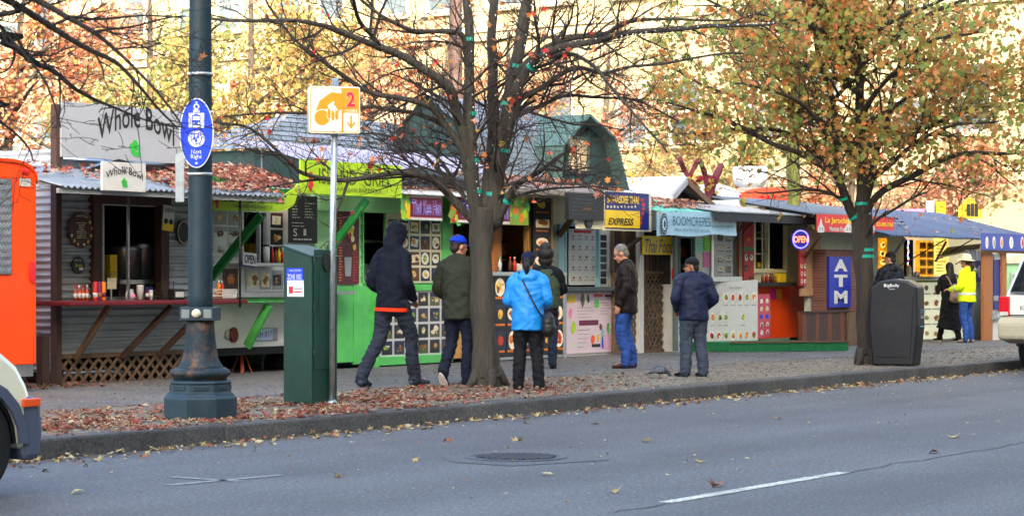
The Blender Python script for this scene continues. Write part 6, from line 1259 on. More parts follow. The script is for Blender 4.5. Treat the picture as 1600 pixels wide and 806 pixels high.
# twisted red vine sculpture on the roof
m_vine = mat('maroon_vine', '#561a22', .7, 0, .4, 14, .5, 30)
ts = thing('red_vine', 'maroon twisted vine stems climbing over the peaked roof of the crepe trailer', 'vine', py(1085, 318, 6.9)); b = MB()
for pts, r_ in (((( 1079, 320), (1072, 292), (1084, 262), (1092, 250), (1100, 268), (1106, 300)), .085), (((1108, 314), (1112, 290), (1122, 268), (1128, 258)), .10), (((1062, 248), (1070, 268), (1078, 284), (1090, 300), (1096, 318)), .07), (((1066, 316), (1070, 296), (1084, 290), (1090, 318)), .06), (((1104, 316), (1112, 300), (1120, 316)), .07)):
    P_ = [py(u, v, 7.0+.1*math.sin(u)) for u, v in pts]; p, r = smooth_path(P_, [r_*.72*(1-.35*i/len(P_)) for i in range(len(P_))], 4); b.tube(p, r, m_vine, 8, jit=.5)
b.build('stems', ts)
vs_, fs_ = leaves_at(rng, [(py(rng.uniform(1062, 1118), rng.uniform(276, 318), 6.9), UP) for _ in range(90)], 1, .12, .10, LEAF); b = MB(); b.add(vs_, fs_, leafmat('vine_leaves', ['#7a2733', '#8d3240', '#b59a4a', '#99803f'])); b.build('leaves', ts)
# ------------------------------------------------ orange cart with red menus
Y = 6.0
t = stall('orange_cart', 'orange food cart with cream window frame and red picture menus by the mossy trunk', 'food cart', 1205, Y, 528)
b = MB(); holed(b, 1160, 325, 1268, 446, Y, .07, K['cream'], [(1181, 347, 1230, 420)]); x0, x1, z0, z1 = rect(1160, 325, 1268, 530, Y); b.box(x0, x1, Y+2.2, Y+2.25, z0, z1+.3, K['orange']); b.box(x0, x0+.05, Y+.075, Y+2.2, z0, z1, K['orange']); b.build('body', t)
b = MB(); fb(b, 1160, 446, 1262, 528, Y-.02, .07, K['orange']); b.build('lower_panel', t)
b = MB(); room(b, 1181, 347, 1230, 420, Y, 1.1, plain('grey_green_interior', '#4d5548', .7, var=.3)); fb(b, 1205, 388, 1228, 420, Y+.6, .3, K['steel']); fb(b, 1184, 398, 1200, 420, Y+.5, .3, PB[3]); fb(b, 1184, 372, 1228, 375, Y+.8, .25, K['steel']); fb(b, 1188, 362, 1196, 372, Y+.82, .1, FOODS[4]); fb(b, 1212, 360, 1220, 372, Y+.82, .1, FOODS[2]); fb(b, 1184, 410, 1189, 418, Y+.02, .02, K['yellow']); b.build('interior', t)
b = MB(); frame(b, 1181, 347, 1230, 420, Y-.05, .07, .09, plain('cream_window_frame', '#e6dfb0', .45), (.42,), ()); fb(b, 1191, 347, 1192.5, 420, Y-.02, .02, K['cream']); fb(b, 1181, 372, 1202, 373.3, Y-.02, .02, K['cream']); fb(b, 1181, 396, 1202, 397.3, Y-.02, .02, K['cream']); b.build('window_frame', t, bevel=.003)
b = MB(); m_rm = plain('red_menu_print', '#b01f26', .45, var=.15)
fb(b, 1162, 342, 1178, 445, Y-.05, .03, m_rm); fb(b, 1162, 386, 1178, 392, Y-.055, .005, K['dgreen']); tiles(b, 1162, 394, 1178, 444, Y-.054, 2, 3, rng, .2, 'none', [PB[1], FOODS[0], FOODS[3]], PLATE); tiles(b, 1162, 346, 1178, 384, Y-.054, 1, 2, rng, .3, 'none', [FOODS[3], FOODS[1]], None); b.build('menu_strip', t)
b = MB(); x0, x1, z0, z1 = rect(1178, 441, 1240, 447, 5.75); b.box(x0, x1, 5.7, Y-.025, z0, z1, K['dark']); b.build('counter', t)
b = MB()
for u0, u1, m_ in ((1203, 1213, plain('magenta_paper', '#f01f8f', .6)), (1213, 1222, plain('amber_paper', '#ffa51e', .6)), (1222, 1233, plain('scarlet_paper', '#ff3a1e', .6))): fb(b, u0, 452, u1, 467, Y-.035, .01, m_)
b.build('paper_flags', t)
for i, (u, m1, m2, lab) in enumerate(((1192, FOODS[0], K['white'], 'small brown bottle at the left of the orange cart counter'), (1198, FOODS[3], K['white'], 'dark red bottle on the orange cart counter'), (1204, FOODS[6], K['red'], 'black sauce bottle with red cap on the orange cart counter'), (1210, FOODS[0], K['yellow'], 'brown bottle with yellow cap on the orange cart counter'))): bottle('sauce_bottle', lab, u, 441, 5.8, .16, .032, m1, m2, 'bottles on the orange cart counter')
b = MB(); fb(b, 1219, 427, 1229, 441, 5.82, .15, K['yellow']); b.build('yellow_tub', label='yellow plastic tub at the right of the orange cart counter', cat='tub', bevel=.01)
ts = thing('menu_stand', 'red standing menu with round food photos on the green platform', 'menu board', py(1194, 527, 5.5)); b = MB(); c = [py(1184, 528, 5.5), py(1205, 526, 5.5), py(1203, 459, 5.75), py(1184, 460, 5.75)]; b.hexa([c[0], c[1], c[1]+V((0, .03, 0)), c[0]+V((0, .03, 0)), c[3], c[2], c[2]+V((0, .03, 0)), c[3]+V((0, .03, 0))], m_rm); b.build('board', ts)
b = MB()
for k in range(10):
    a, z = (.28 if k % 2 else .72), (.1+.18*(k//2)); o_ = c[0].lerp(c[1], a).lerp(c[3].lerp(c[2], a), z)+V((0, -.006, 0)); m_ = K['blue'] if k in (4, 5) else PLATE
    b.add([o_+NU*math.cos(2*PI*i/10)*.055+UP*math.sin(2*PI*i/10)*.06 for i in range(10)], [tuple(range(10))], m_)
    if m_ is PLATE: o_ = o_+V((0, -.003, 0)); b.add([o_+NU*math.cos(2*PI*i/8)*.036+UP*math.sin(2*PI*i/8)*.04 for i in range(8)], [tuple(range(8))], rng.choice(FOODS))
b.build('menu_print', ts)
t2 = stall('green_platform', 'low green carpeted platform around the foot of the mossy trunk', 'platform', 1255, 5.2, 548)
q0 = py(1184, 538, 5.0); q1 = pz(1326, 548, GZ); b = MB(); x0 = py(1172, 545, 4.9).x; x1 = q1.x
m_turf = mat('green_turf', '#1c6b3f', .9, 0, .25, 20, .3, 120)
b.hexa([(x0, 5.3, GZ), (x1, q1.y, GZ), (x1, Y+.3, GZ), (x0, Y+.3, GZ), (x0, 5.3, GZ+.16), (x1, q1.y, GZ+.16), (x1, Y+.3, GZ+.16), (x0, Y+.3, GZ+.16)], m_turf); b.build('deck', t2, bevel=.01)
b = MB(); b.bar((x0, 5.29, GZ+.163), (x1, q1.y-.01, GZ+.163), .02, .03, K['wood']); b.build('edge_strip', t2)
x0 = py(1122, 0, 5.1).x; x1 = py(1276, 0, 5.1).x; zf = py(1200, 333, 5.1).z
t3 = t; b = MB(); b.hexa([(x0, 5.1, zf-.02), (x1, 5.1, zf-.02), (x1, 7.0, zf+.26), (x0, 7.0, zf+.26), (x0, 5.1, zf), (x1, 5.1, zf), (x1, 7.0, zf+.28), (x0, 7.0, zf+.28)], m_corr2); b.box(x0, x1, 5.12, 5.17, zf-.16, zf-.022, K['ink']); b.box(x1-.05, x1, 5.18, 7.0, zf-.16, zf-.022, K['ink']); b.build('awning', t3); litter_roof(x0, x0+1.2, 6.9, zf+.28, 6.0, zf+.14, 200, rng)
b = MB(); b.tube([py(1164, 342, 5.15), py(1148, 378, Y-.02)], .015, K['black'], 6); b.tube([py(1178, 345, 5.15), py(1162, 362, Y-.02)], .015, K['black'], 6); b.build('stay', t3)
b = MB(); p = [(1116, 318), (1116, 292), (1124, 288), (1140, 291), (1158, 302), (1163, 318)]; fpoly(b, p, 7.0, 2.0, m_roofw); q = py(1158, 309, 6.99); b.build('rounded_roof', t3); b = MB(); b.box(q.x-.05, q.x+.05, 6.96, 6.998, q.z-.06, q.z+.06, m_lens); b.build('marker_light', t3)
b = MB(); fpoly(b, [(1160, 318), (1160, 301), (1172, 296), (1190, 293), (1208, 293), (1226, 296), (1240, 301), (1240, 318)], 7.1, .5, K['orange']); b.build('orange_roof', t3, bevel=.01)
for u in (1193, 1203, 1212): b = MB(); q = py(u, 309, 7.08); b.box(q.x-.05, q.x+.05, 7.05, 7.098, q.z-.035, q.z+.035, m_lens); b.build('marker_light', t3)
b = MB(); fb(b, 1162, 312, 1240, 322, 7.06, .03, K['cream']); b.build('roof_band', t3)
t2 = stall('roof_vent', 'big white bowl shaped kitchen vent on the roof behind the orange cart', 'vent', 1172, 7.9, 318); p = py(1172, 292, 8.6); s_ = p.x-py(1171, 292, 7.9).x
b = MB(); zb_ = p.z; hh = lambda v: py(1172, v, 7.9).z-zb_; kx = (pd(1173, 0, (p-CAM).dot(FW))-pd(1172, 0, (p-CAM).dot(FW))).length
b.lathe(p, [(16*kx, -.5), (16*kx, hh(290)), (20*kx, hh(287)), (25*kx, hh(282)), (27*kx, hh(274)), (27*kx, hh(255)), (25.5*kx, hh(255)), (25*kx, hh(268))], plain('white_enamel', '#dfe3ea', .3), 28); b.build('bowl', t2)
# OPEN neon
neon_r = bpy.data.materials.new('red_neon'); neon_r.use_nodes = True; bs = neon_r.node_tree.nodes['Principled BSDF']; bs.inputs['Base Color'].default_value = (.8, .1, .05, 1); bs.inputs['Emission Color'].default_value = (1, .10, .03, 1); bs.inputs['Emission Strength'].default_value = 1.0
neon_b = neon_r.copy(); neon_b.name = 'blue_neon'; bs = neon_b.node_tree.nodes['Principled BSDF']; bs.inputs['Base Color'].default_value = (.1, .1, .8, 1); bs.inputs['Emission Color'].default_value = (.10, .08, 1, 1); bs.inputs['Emission Strength'].default_value = .8
yo = 4.72; ts = thing('open_neon_sign', 'round lit neon sign reading OPEN in red with a blue ring on the mossy trunk', 'neon sign', py(1251, 389, yo)); p = py(1251, 374, yo); Dn = (p-CAM).dot(FW); kx = Dn/FPX; uxn = RT; b = MB()
b.prism([(math.cos(2*PI*i/32)*14.5*kx, math.sin(2*PI*i/32)*16*kx) for i in range(32)], p, uxn, UP, FW*.05, K['navy']); b.build('plate', ts)
b = MB(); b.tube([p-FW*.015+uxn*math.cos(2*PI*i/32)*12.2*kx+UP*math.sin(2*PI*i/32)*13.6*kx for i in range(33)], .010, neon_b, 6); b.build('ring_tube', ts)
b = MB(); b.text('OPEN', p+uxn*-11*kx+UP*-5*kx-FW*.012, uxn, UP, 22*kx, 10*kx, neon_r, bold=.01); b.build('neon_lettering', ts)
# ------------------------------------------------ taqueria with the brick column
Y = 5.55
t = stall('taqueria', 'pale taqueria stall with red banner, brick column and brown wooden base', 'food stall', 1310, Y, 545)
b = MB(); fb(b, 1262, 345, 1412, 490, Y, .07, plain('pale_sage_wall', '#b9c0ac', .6, var=.1, dirt=.2)); x0, x1, z0, z1 = rect(1262, 345, 1412, 545, Y); b.box(x0, x1, Y+2.4, Y+2.45, z0, z1, K['cream']); b.build('wall', t)
m_tan = plain('tan_board', '#a98560', .6, var=.12); b = MB(); fb(b, 1256, 356, 1282, 450, Y-.04, .035, m_tan); fb(b, 1252, 450, 1292, 462, Y-.05, .045, m_tan); b.build('tan_panel', t)
b = MB(); fb(b, 1250, 378, 1260, 446, Y-.09, .03, m_rm); tiles(b, 1250, 410, 1260, 445, Y-.092, 2, 3, rng, .2, 'none', [PB[1], FOODS[0]], PLATE); b.build('menu_strip', t)
m_brick = bpy.data.materials.new('red_brick'); m_brick.use_nodes = True; ntb = m_brick.node_tree; bt_ = ntb.nodes.new('ShaderNodeTexBrick'); tcb = ntb.nodes.new('ShaderNodeTexCoord'); mpb = ntb.nodes.new('ShaderNodeMapping'); mpb.inputs['Rotation'].default_value = (PI/2, 0, 0); bt_.inputs['Scale'].default_value = 5; bt_.inputs['Color1'].default_value = (.12, .045, .035, 1); bt_.inputs['Color2'].default_value = (.18, .07, .05, 1); bt_.inputs['Mortar'].default_value = (.22, .18, .16, 1); bt_.inputs['Mortar Size'].default_value = .012
ntb.links.new(tcb.outputs['Object'], mpb.inputs['Vector']); ntb.links.new(mpb.outputs['Vector'], bt_.inputs['Vector']); ntb.links.new(bt_.outputs['Color'], ntb.nodes['Principled BSDF'].inputs['Base Color']); ntb.nodes['Principled BSDF'].inputs['Roughness'].default_value = .85
b = MB(); fb(b, 1290, 390, 1346, 545, Y-.30, .28, m_brick); b.build('brick_column', t)
b = MB(); x0, x1, z0, z1 = rect(1250, 488, 1328, 548, Y-.35); nbd = 12
for k in range(nbd): b.box(x0+(x1-x0)*k/nbd+.003, x0+(x1-x0)*(k+1)/nbd-.003, Y-.40, Y-.31, z0, z1, K['dwood'] if k % 3 else mat('red_brown_boards', '#6b3a22', .65, 0, .3, 5, .2, 60, stretch=(6, 6, .7)))
b.box(x0, x1, Y-.42, Y-.30, z1+.001, z1+.03, K['dwood']); b.build('plank_base', t)
b = MB(); fb(b, 1326, 488, 1337, 552, Y-.44, .10, K['wood']); b.build('corner_post', t)
ts = thing('cash_sign', 'tall blue sign with white letters A T M stacked on the brick column', 'sign', py(1313, 480, Y-.36)); b = MB(); fb(b, 1296, 401, 1330, 480, Y-.36, .05, plain('royal_blue_panel', '#1a2a9c', .4, var=.05)); b.build('panel', ts, bevel=.006); b = MB()
for ch, v0, v1 in (('A', 405, 424), ('T', 429, 448), ('M', 454, 474)): ftext(b, ch, 1303, v1, 1324, v0, Y-.362, K['white'], bold=.05)
b.build('lettering', ts)
x0 = py(1268, 0, 4.9).x; x1 = py(1405, 0, 4.9).x; zf = py(1335, 337, 4.9).z; b = MB(); corr_roof(b, x0, x1, 7.0, zf+.34, 4.9, zf, plain('blue_grey_roofing', '#58616c', .5, var=.15), .12, .02); b.build('awning', t)
ts = thing('taqueria_banner', 'red banner with yellow lettering and a phone number behind the leafy maple trunk', 'banner', py(1336, 366, 4.85)); b = MB(); fb(b, 1277, 337, 1397, 364, 4.84, .015, K['red']); b.build('cloth', ts)
b = MB(); ftext(b, 'La Jarochita', 1289, 351.5, 1330, 340, 4.838, K['yellow'], bold=.02); ftext(b, 'Mexican Food', 1296, 361.5, 1322, 354, 4.838, K['white'], bold=.02); ftext(b, '503-890-3765', 1369, 354, 1395, 347.5, 4.838, K['yellow'], bold=.02)
for u, w_ in ((1283, 5), (1326, 6), (1362, 5)):
    fpoly(b, [(u-w_, 363), (u-w_, 356), (u-2, 350), (u, 341), (u+2, 350), (u+w_, 356), (u+w_, 363)], 4.836, .003, K['white']); fb(b, u-3, 355, u-1, 361, 4.833, .003, K['grey']); fb(b, u+1, 355, u+3, 361, 4.833, .003, K['grey'])
b.build('lettering', ts)
b = MB(); A = py(1281, 385, Y-.03); Bq = py(1264, 418, Y-.3); b.bar(py(1282, 368, 4.95), py(1256, 405, Y-.05), .03, .05, K['wood']); b.build('brace', t)
# ------------------------------------------------ blue awning taco stall with lit menus
Y = 5.6
lit = plain('lit_menu_amber', '#e8951c', .4, var=.5, scale=7, emit=.16); lit2 = plain('lit_menu_yellow', '#f7cf62', .4, var=.3, scale=6, emit=.18); glow_wall = plain('glowing_white_wall', '#f2e2b0', .5, var=.05, emit=.08)  # the white wall gets a faint glow of its own, as if lit
t = stall('taco_stall', 'long stall under a blue corrugated awning with lit amber picture menus', 'food stall', 1440, Y, 536)
b = MB(); holed(b, 1398, 352, 1532, 434, Y, .07, glow_wall, [(1386+3, 374, 1432, 432)]); x0, x1, z0, z1 = rect(1366, 352, 1532, 540, Y); b.box(x0, x1, Y+2.4, Y+2.45, z0, z1, K['cream']); fb(b, 1366, 352, 1389, 434, Y+.001, .06, K['pgreen']); b.build('wall', t)
b = MB(); room(b, 1389, 374, 1432, 432, Y, 1.2, K['dark']); fb(b, 1402, 376, 1408, 432, Y+.1, .04, K['grey']); fb(b, 1412, 380, 1430, 384, Y+.7, .2, K['white']); b.build('interior', t)
b = MB(); fb(b, 1372, 372, 1386, 432, Y-.05, .04, lit); b.build('lit_menu', t); b = MB(); fb(b, 1435, 376, 1460, 432, Y-.30, .06, lit); b.build('lit_menu', t); b = MB(); fb(b, 1462, 372, 1482, 428, Y-.03, .02, lit2)
b.build('lit_menu', t)
b = MB(); tiles(b, 1436, 378, 1459, 431, Y-.302, 2, 4, rng, .14, [FOODS[1], FOODS[2], FOODS[5]], [FOODS[0], FOODS[3], FOODS[1]], None, .16, 1.1, FOODS[0]); tiles(b, 1373, 376, 1385, 430, Y-.052, 1, 4, rng, .15, 'none', [FOODS[1], FOODS[3]], lit2); lines(b, 1463, 376, 1481, 426, Y-.032, 10, rng, FOODS[3], .8, .3); b.build('lit_menu_print', t)
b = MB(); x0, x1, z0, z1 = rect(1366, 432, 1530, 437, 5.3); b.box(x0, x1, 5.2, Y-.005, z0, z1, K['steel']); b.build('counter', t, bevel=.006)
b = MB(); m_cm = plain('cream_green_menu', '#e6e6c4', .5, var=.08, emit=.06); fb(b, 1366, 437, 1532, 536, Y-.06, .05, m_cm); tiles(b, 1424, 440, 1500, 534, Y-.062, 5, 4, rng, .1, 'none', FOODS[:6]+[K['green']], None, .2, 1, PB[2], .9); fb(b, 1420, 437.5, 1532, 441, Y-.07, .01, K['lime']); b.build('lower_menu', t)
x0 = py(1392, 0, 4.5).x; x1 = py(1640, 0, 4.5).x; zf = py(1500, 371, 4.5).z; m_blr = mat('blue_corrugated_roofing', '#465672', .5, .2, .2, 3, .1, 25, dirt=.15)
b = MB(); corr_roof(b, x0, x1, 7.0, zf+.62, 4.5, zf, m_blr, .13, .02, .014, .03); b.build('awning', t); litter_roof(x0, x1, 6.8, zf+.62, 4.55, zf+.03, 90, rng)
b = MB(); x0b = py(1470, 0, 4.6).x
for k in range(3): q = py(1478+k*42, 374, 4.55); b.tube([q, (q.x+.1, 5.55, q.z-.5)], .012, K['wood'], 6)
b.build('rafter', t)
b = MB(); fbar(b, 1414, 372, 1368, 440, 4.8, .04, .05, K['grey'], y2=5.4); fbar(b, 1478, 378, 1462, 408, 4.9, .03, .04, K['wood'], y2=5.5); b.build('stay', t)
b = MB(); led = [plain('led_'+n_, c_, .4, emit=1.2) for n_, c_ in (('purple', '#8a3cff'), ('green', '#3cff6a'), ('red', '#ff3c3c'), ('blue', '#3c6aff'))]
for k in range(26): q = py(1419+math.sin(k)*.6, 376+k*2.1, Y-.03); b.ball(q, .014, .014, .014, led[k % 4], 6, 4)
b.build('string_light', label='string of small coloured lights hanging beside the taco stall window', cat='string lights', kind=None)
b = MB(); A = [py(u, v, yy) for u, v, yy in ((1466, 404, 4.7), (1536, 388, 4.7), (1536, 382, 5.5), (1480, 388, 5.5))]; b.hexa(A+[p_+V((0, 0, .025)) for p_ in A], plain('olive_flap', '#6b6247', .7, var=.15)); b.build('flap', t)
p = py(1428, 432, 5.35)
for i, (u, w_, h_, m_, lab) in enumerate(((1420, .10, .22, K['cream'], 'beige thermos jug on the taco stall counter'), (1432, .12, .10, K['steel'], 'steel napkin box on the taco stall counter'), (1444, .09, .12, FOODS[7], 'cream sauce tub on the taco stall counter'))):
    q = py(u, 432, 5.35); b = MB(); b.lathe((q.x, 5.35, q.z), [(w_*.5, 0), (w_*.52, h_*.7), (w_*.4, h_*.9), (w_*.2, h_)], m_, 12); b.build(('thermos_jug', 'napkin_box', 'sauce_tub')[i], label=lab, cat=('jug', 'box', 'tub')[i])
t2 = stall('pink_canopy', 'small pink canopy roof rising behind the blue awning', 'canopy', 1450, 8.5, 345); b = MB(); fpoly(b, [(1400, 356), (1432, 342), (1448, 326), (1453, 332), (1475, 346), (1530, 356)], 8.2, 1.5, plain('dusty_pink_canvas', '#c9848f', .7)); b.build('canvas', t2); b = MB(); q = py(1452, 315, 8.1); b.box(q.x-.06, q.x+.06, 8.0, 8.15, q.z-.3, q.z+.02, K['white']); fpoly(b, [(1445, 343), (1450, 318), (1458, 318), (1474, 344)], 8.17, .02, K['black']); b.build('peak_cap', t2)
ts = thing('yellow_roof_sign', 'yellow sign with black letters poking above the blue awning', 'sign', py(1518, 342, 8.0)); b = MB(); fpoly(b, [(1500, 341), (1501, 324), (1508, 316), (1517, 308), (1526, 318), (1534, 326), (1535, 341)], 8.0, .05, K['yellow']); b.build('panel', ts); b = MB(); ftext(b, 'ill', 1510, 338, 1528, 318, 7.998, K['ink'], bold=.05); b.build('lettering', ts)
b = MB(); fb(b, 1465, 315, 1478, 340, 8.1, .05, K['yellow']); b.build('small_sign', label='narrow yellow sign left of the yellow lettered roof sign', cat='sign')
# ------------------------------------------------ cash machine hut
Y = 4.35
t = stall('cash_hut', 'orange brown wooden cash machine hut under a blue banner of food pictures', 'kiosk', 1560, Y, 532)
b = MB(); fb(b, 1537, 388, 1551, 533, Y, .06, K['owood']); fb(b, 1566, 386, 1573, 530, Y, .10, K['owood']); fb(b, 1533, 386, 1640, 396, Y-.03, .03, K['pine']); b.build('post', t, bevel=.005)
b = MB(); corr_wall(b, 1508, 392, 1534, 533, Y+.35, m_corr2, .5, .0); x0, x1, z0, z1 = rect(1508, 390, 1534, 534, Y+.35)
for k in range(9): xx = x0+(x1-x0)*k/8; b.tube([(xx, Y+.35, z0), (xx, Y+.35, z1)], .022, m_corr2, 6)
b.build('corrugated_side', t)
b = MB(); fb(b, 1551.5, 396, 1565.5, 498, Y+.06, .1, K['steel']); fb(b, 1553, 406, 1564, 484, Y+.045, .014, K['navy']); fb(b, 1553.5, 398, 1563.5, 405, Y+.04, .02, K['white']); fb(b, 1552, 488, 1565, 498, Y-.03, .09, K['grey']); fb(b, 1553, 462, 1560, 470, Y+.02, .025, K['grey']); fb(b, 1559, 490, 1562, 495, Y-.034, .004, K['white']); b.build('cash_machine', t, bevel=.004); b = MB(); fb(b, 1551.5, 499, 1566, 531, Y+.05, .1, K['white']); b.build('machine_base', t)
ts = thing('blue_cash_sign', 'blue sign ending in a white letter M on the hut wall', 'sign', py(1524, 442, Y+.28)); b = MB(); fb(b, 1508, 407, 1533, 440, Y+.26, .03, K['navy']); b.build('panel', ts); b = MB(); ftext(b, 'M', 1521, 433, 1531, 415, Y+.258, K['white'], bold=.04); b.build('lettering', ts)
ts = thing('food_banner', 'blue banner with round food pictures along the hut eave', 'banner', py(1570, 393, Y-.1)); b = MB(); fb(b, 1534, 366, 1640, 392, Y-.12, .02, plain('periwinkle_banner', '#3c4a9c', .5)); b.build('cloth', ts); b = MB()
for k, (u, m_) in enumerate(((1542, PB[6]), (1553, PB[2]), (1565, FOODS[1]), (1580, PB[6]), (1597, FOODS[3]), (1614, FOODS[1]))): q = py(u, 379, Y-.12); b.prism([(math.cos(2*PI*i/16)*(.07 if k != 3 else .10), math.sin(2*PI*i/16)*.12) for i in range(16)], (q.x, Y-.124, q.z), NU, UP, V((0, .004, 0)), PLATE); blob(b, (q.x, q.z), .05, .09, Y-.127, m_, rng, 9)
b.build('food_print', ts)
t = stall('pale_trailer', 'pale green trailer with rounded white roof behind the white car', 'trailer', 1600, 6.0, 520); b = MB(); fb(b, 1574, 412, 1680, 522, 6.0, 2.0, K['pgreen']); b.build('body', t); b = MB(); fpoly(b, [(1572, 412), (1573, 404), (1584, 398), (1620, 392), (1680, 388), (1680, 412)], 5.95, 2.1, K['cream']); b.build('roof', t, bevel=.01); b = MB(); frame(b, 1582, 430, 1612, 500, 5.96, .05, .03, K['white']); b.build('door_frame', t); b = MB(); fb(b, 1574, 470, 1580, 512, 5.97, .02, FOODS[3]); b.build('poster', t)

t = stall('utility_pole', 'dark utility pole far behind the forked stems of the bare maple', 'pole', 712, 13, 300); q = py(712, 300, 13); b = MB(); b.tube([(q.x, 13, .13), (q.x, 13, 10)], [.16, .11], K['dwood'], 12); b.build('shaft', t); b = MB(); b.box(q.x-1.1, q.x+1.1, 12.83, 12.95, 9.2, 9.32, K['dwood']); b.build('cross_arm', t)
# ================================================================= people
def chain(vs, fs, pts, rad, n=12, k=4, ref=V((1, 0, 0)), caps=True, c0=1.0):
    """closed tapered tube through the joints; rad: r or (rx, ry) per joint (x along ref)"""
    P = [V(p) for p in pts]; RX = [r[0] if isinstance(r, tuple) else r for r in rad]; RY = [r[1] if isinstance(r, tuple) else r for r in rad]
    path, rx = smooth_path(P, RX, k); _, ry = smooth_path(P, RY, k); m = len(path)
    if caps:                                      # rounded ends
        d0 = (path[0]-path[1]).normalized(); d1 = (path[-1]-path[-2]).normalized()
        e0 = min(rx[0], ry[0])*c0; e1 = min(rx[-1], ry[-1])
        path = [path[0]+d0*e0*.75, path[0]+d0*e0*.45]+path+[path[-1]+d1*e1*.45, path[-1]+d1*e1*.75]
        f0, f1 = (.35, .78) if c0 > .5 else (.90, .98); rx = [rx[0]*f0, rx[0]*f1]+rx+[rx[-1]*.78, rx[-1]*.35]; ry = [ry[0]*f0, ry[0]*f1]+ry+[ry[-1]*.78, ry[-1]*.35]; m += 4
    b = len(vs)
    for i in range(m):
        d = (path[min(i+1, m-1)]-path[max(i-1, 0)]).normalized(); x = ref-d*ref.dot(d)
        if x.length < 1e-3: x = V((0, 1, 0))-d*d.y
        x.normalize(); y = d.cross(x)
        for j in range(n): a = 2*PI*j/n; vs.append(path[i]+x*math.cos(a)*rx[i]+y*math.sin(a)*ry[i])
    for i in range(m-1):
        for j in range(n): fs.append((b+i*n+j, b+i*n+(j+1) % n, b+(i+1)*n+(j+1) % n, b+(i+1)*n+j))
    fs.append(tuple(b+j for j in range(n-1, -1, -1))); fs.append(tuple(b+(m-1)*n+j for j in range(n)))
def egg(vs, fs, c, r, rot=None, n=14, k=9):
    mb = MB(); mb.ball((0, 0, 0), r[0], r[1], r[2], None, n, k); b = len(vs); c = V(c)
    for p in mb.v: q = V(p); vs.append(c+(rot @ q if rot else q))
    for f in mb.f: fs.append(tuple(b+i for i in f))
def fuse(name, vs, fs, m, parent, voxel=.011, smooth=4, wrinkle=0.0, wscale=9, seed=0):
    """one continuous surface out of overlapping closed shapes"""
    me = bpy.data.meshes.new('fuse_tmp'); me.from_pydata([tuple(v) for v in vs], [], fs); ob = bpy.data.objects.new('fuse_tmp', me); C.objects.link(ob)
    r = ob.modifiers.new('r', 'REMESH'); r.mode = 'VOXEL'; r.voxel_size = voxel; r.use_smooth_shade = True
    s = ob.modifiers.new('s', 'SMOOTH'); s.iterations = smooth; s.factor = .5
    dg = bpy.context.evaluated_depsgraph_get(); dg.update(); out = bpy.data.meshes.new_from_object(ob.evaluated_get(dg)); bpy.data.objects.remove(ob); bpy.data.meshes.remove(me)
    if wrinkle:
        nr = [v.normal.copy() for v in out.vertices]
        for v, n_ in zip(out.vertices, nr):
            p = v.co; q = V((p.x*wscale, p.y*wscale, p.z*wscale*1.5+p.x*4))+V((seed*7.1, 0, 0)); q2 = V((p.x*wscale*.8+p.z*5, p.y*wscale*.8, p.z*wscale*2.0-p.x*6)); h = (1-abs(noise.noise(q))*2.6)*.6+(1-abs(noise.noise(q2+V((3, seed, 0))))*3.0)*.5-.25
            v.co = p+n_*wrinkle*h
        out.update()
    out.name = name; out.materials.clear(); out.materials.append(m)
    for p in out.polygons: p.use_smooth = True
    o = bpy.data.objects.new(name, out); C.objects.link(o); o.parent = parent; return o
def cloth(name, col, **k): return mat(name, col, k.pop('rough', .85), 0, k.pop('var', .2), k.pop('scale', 14), k.pop('bump', .25), 160, spec=k.pop('spec', .2), **k)
m_skin = mat('skin_warm', '#b98267', .55, 0, .1, 14, .05, 120); m_skin2 = mat('skin_olive', '#a8775a', .55, 0, .1, 14, .05, 120)
m_hairk = mat('black_hair', '#15120f', .55, 0, .4, 25, .5, 90, stretch=(3, 3, .6)); m_hairg = mat('grey_hair', '#6b6761', .6, 0, .4, 25, .5, 90); m_hairb = mat('dark_brown_hair', '#2a1d15', .55, 0, .4, 25, .5, 90, stretch=(3, 3, .6))
def hand(vs, fs, w, fdir, side, palmn, s=1.0):
    """palm, four unequal fingers and a thumb from the wrist w; fdir: along the fingers, side: towards the thumb"""
    w = V(w); f = V(fdir).normalized(); sd = (V(side)-f*V(side).dot(f)).normalized(); pn = f.cross(sd)*(1 if palmn > 0 else -1)
    chain(vs, fs, [w-f*.02, w+f*.04, w+f*.085], [(.022*s, .016*s), (.040*s, .017*s), (.040*s, .015*s)], 10, 3, sd)
    for i, (o_, L) in enumerate(((.030, .070), (.010, .080), (-.010, .074), (-.029, .058))):
        a = w+f*.075+sd*o_*s; chain(vs, fs, [a, a+f*.04*s+pn*.006, a+f*(L*.75)*s+pn*.022, a+f*L*s*.88+pn*.040], [.0095, .009, .0082, .007], 7, 2, sd)
    a = w+f*.028+sd*.030*s; chain(vs, fs, [a, a+f*.022+sd*.026+pn*.008, a+f*.052+sd*.034+pn*.018], [.0125, .0105, .008], 7, 2, pn)
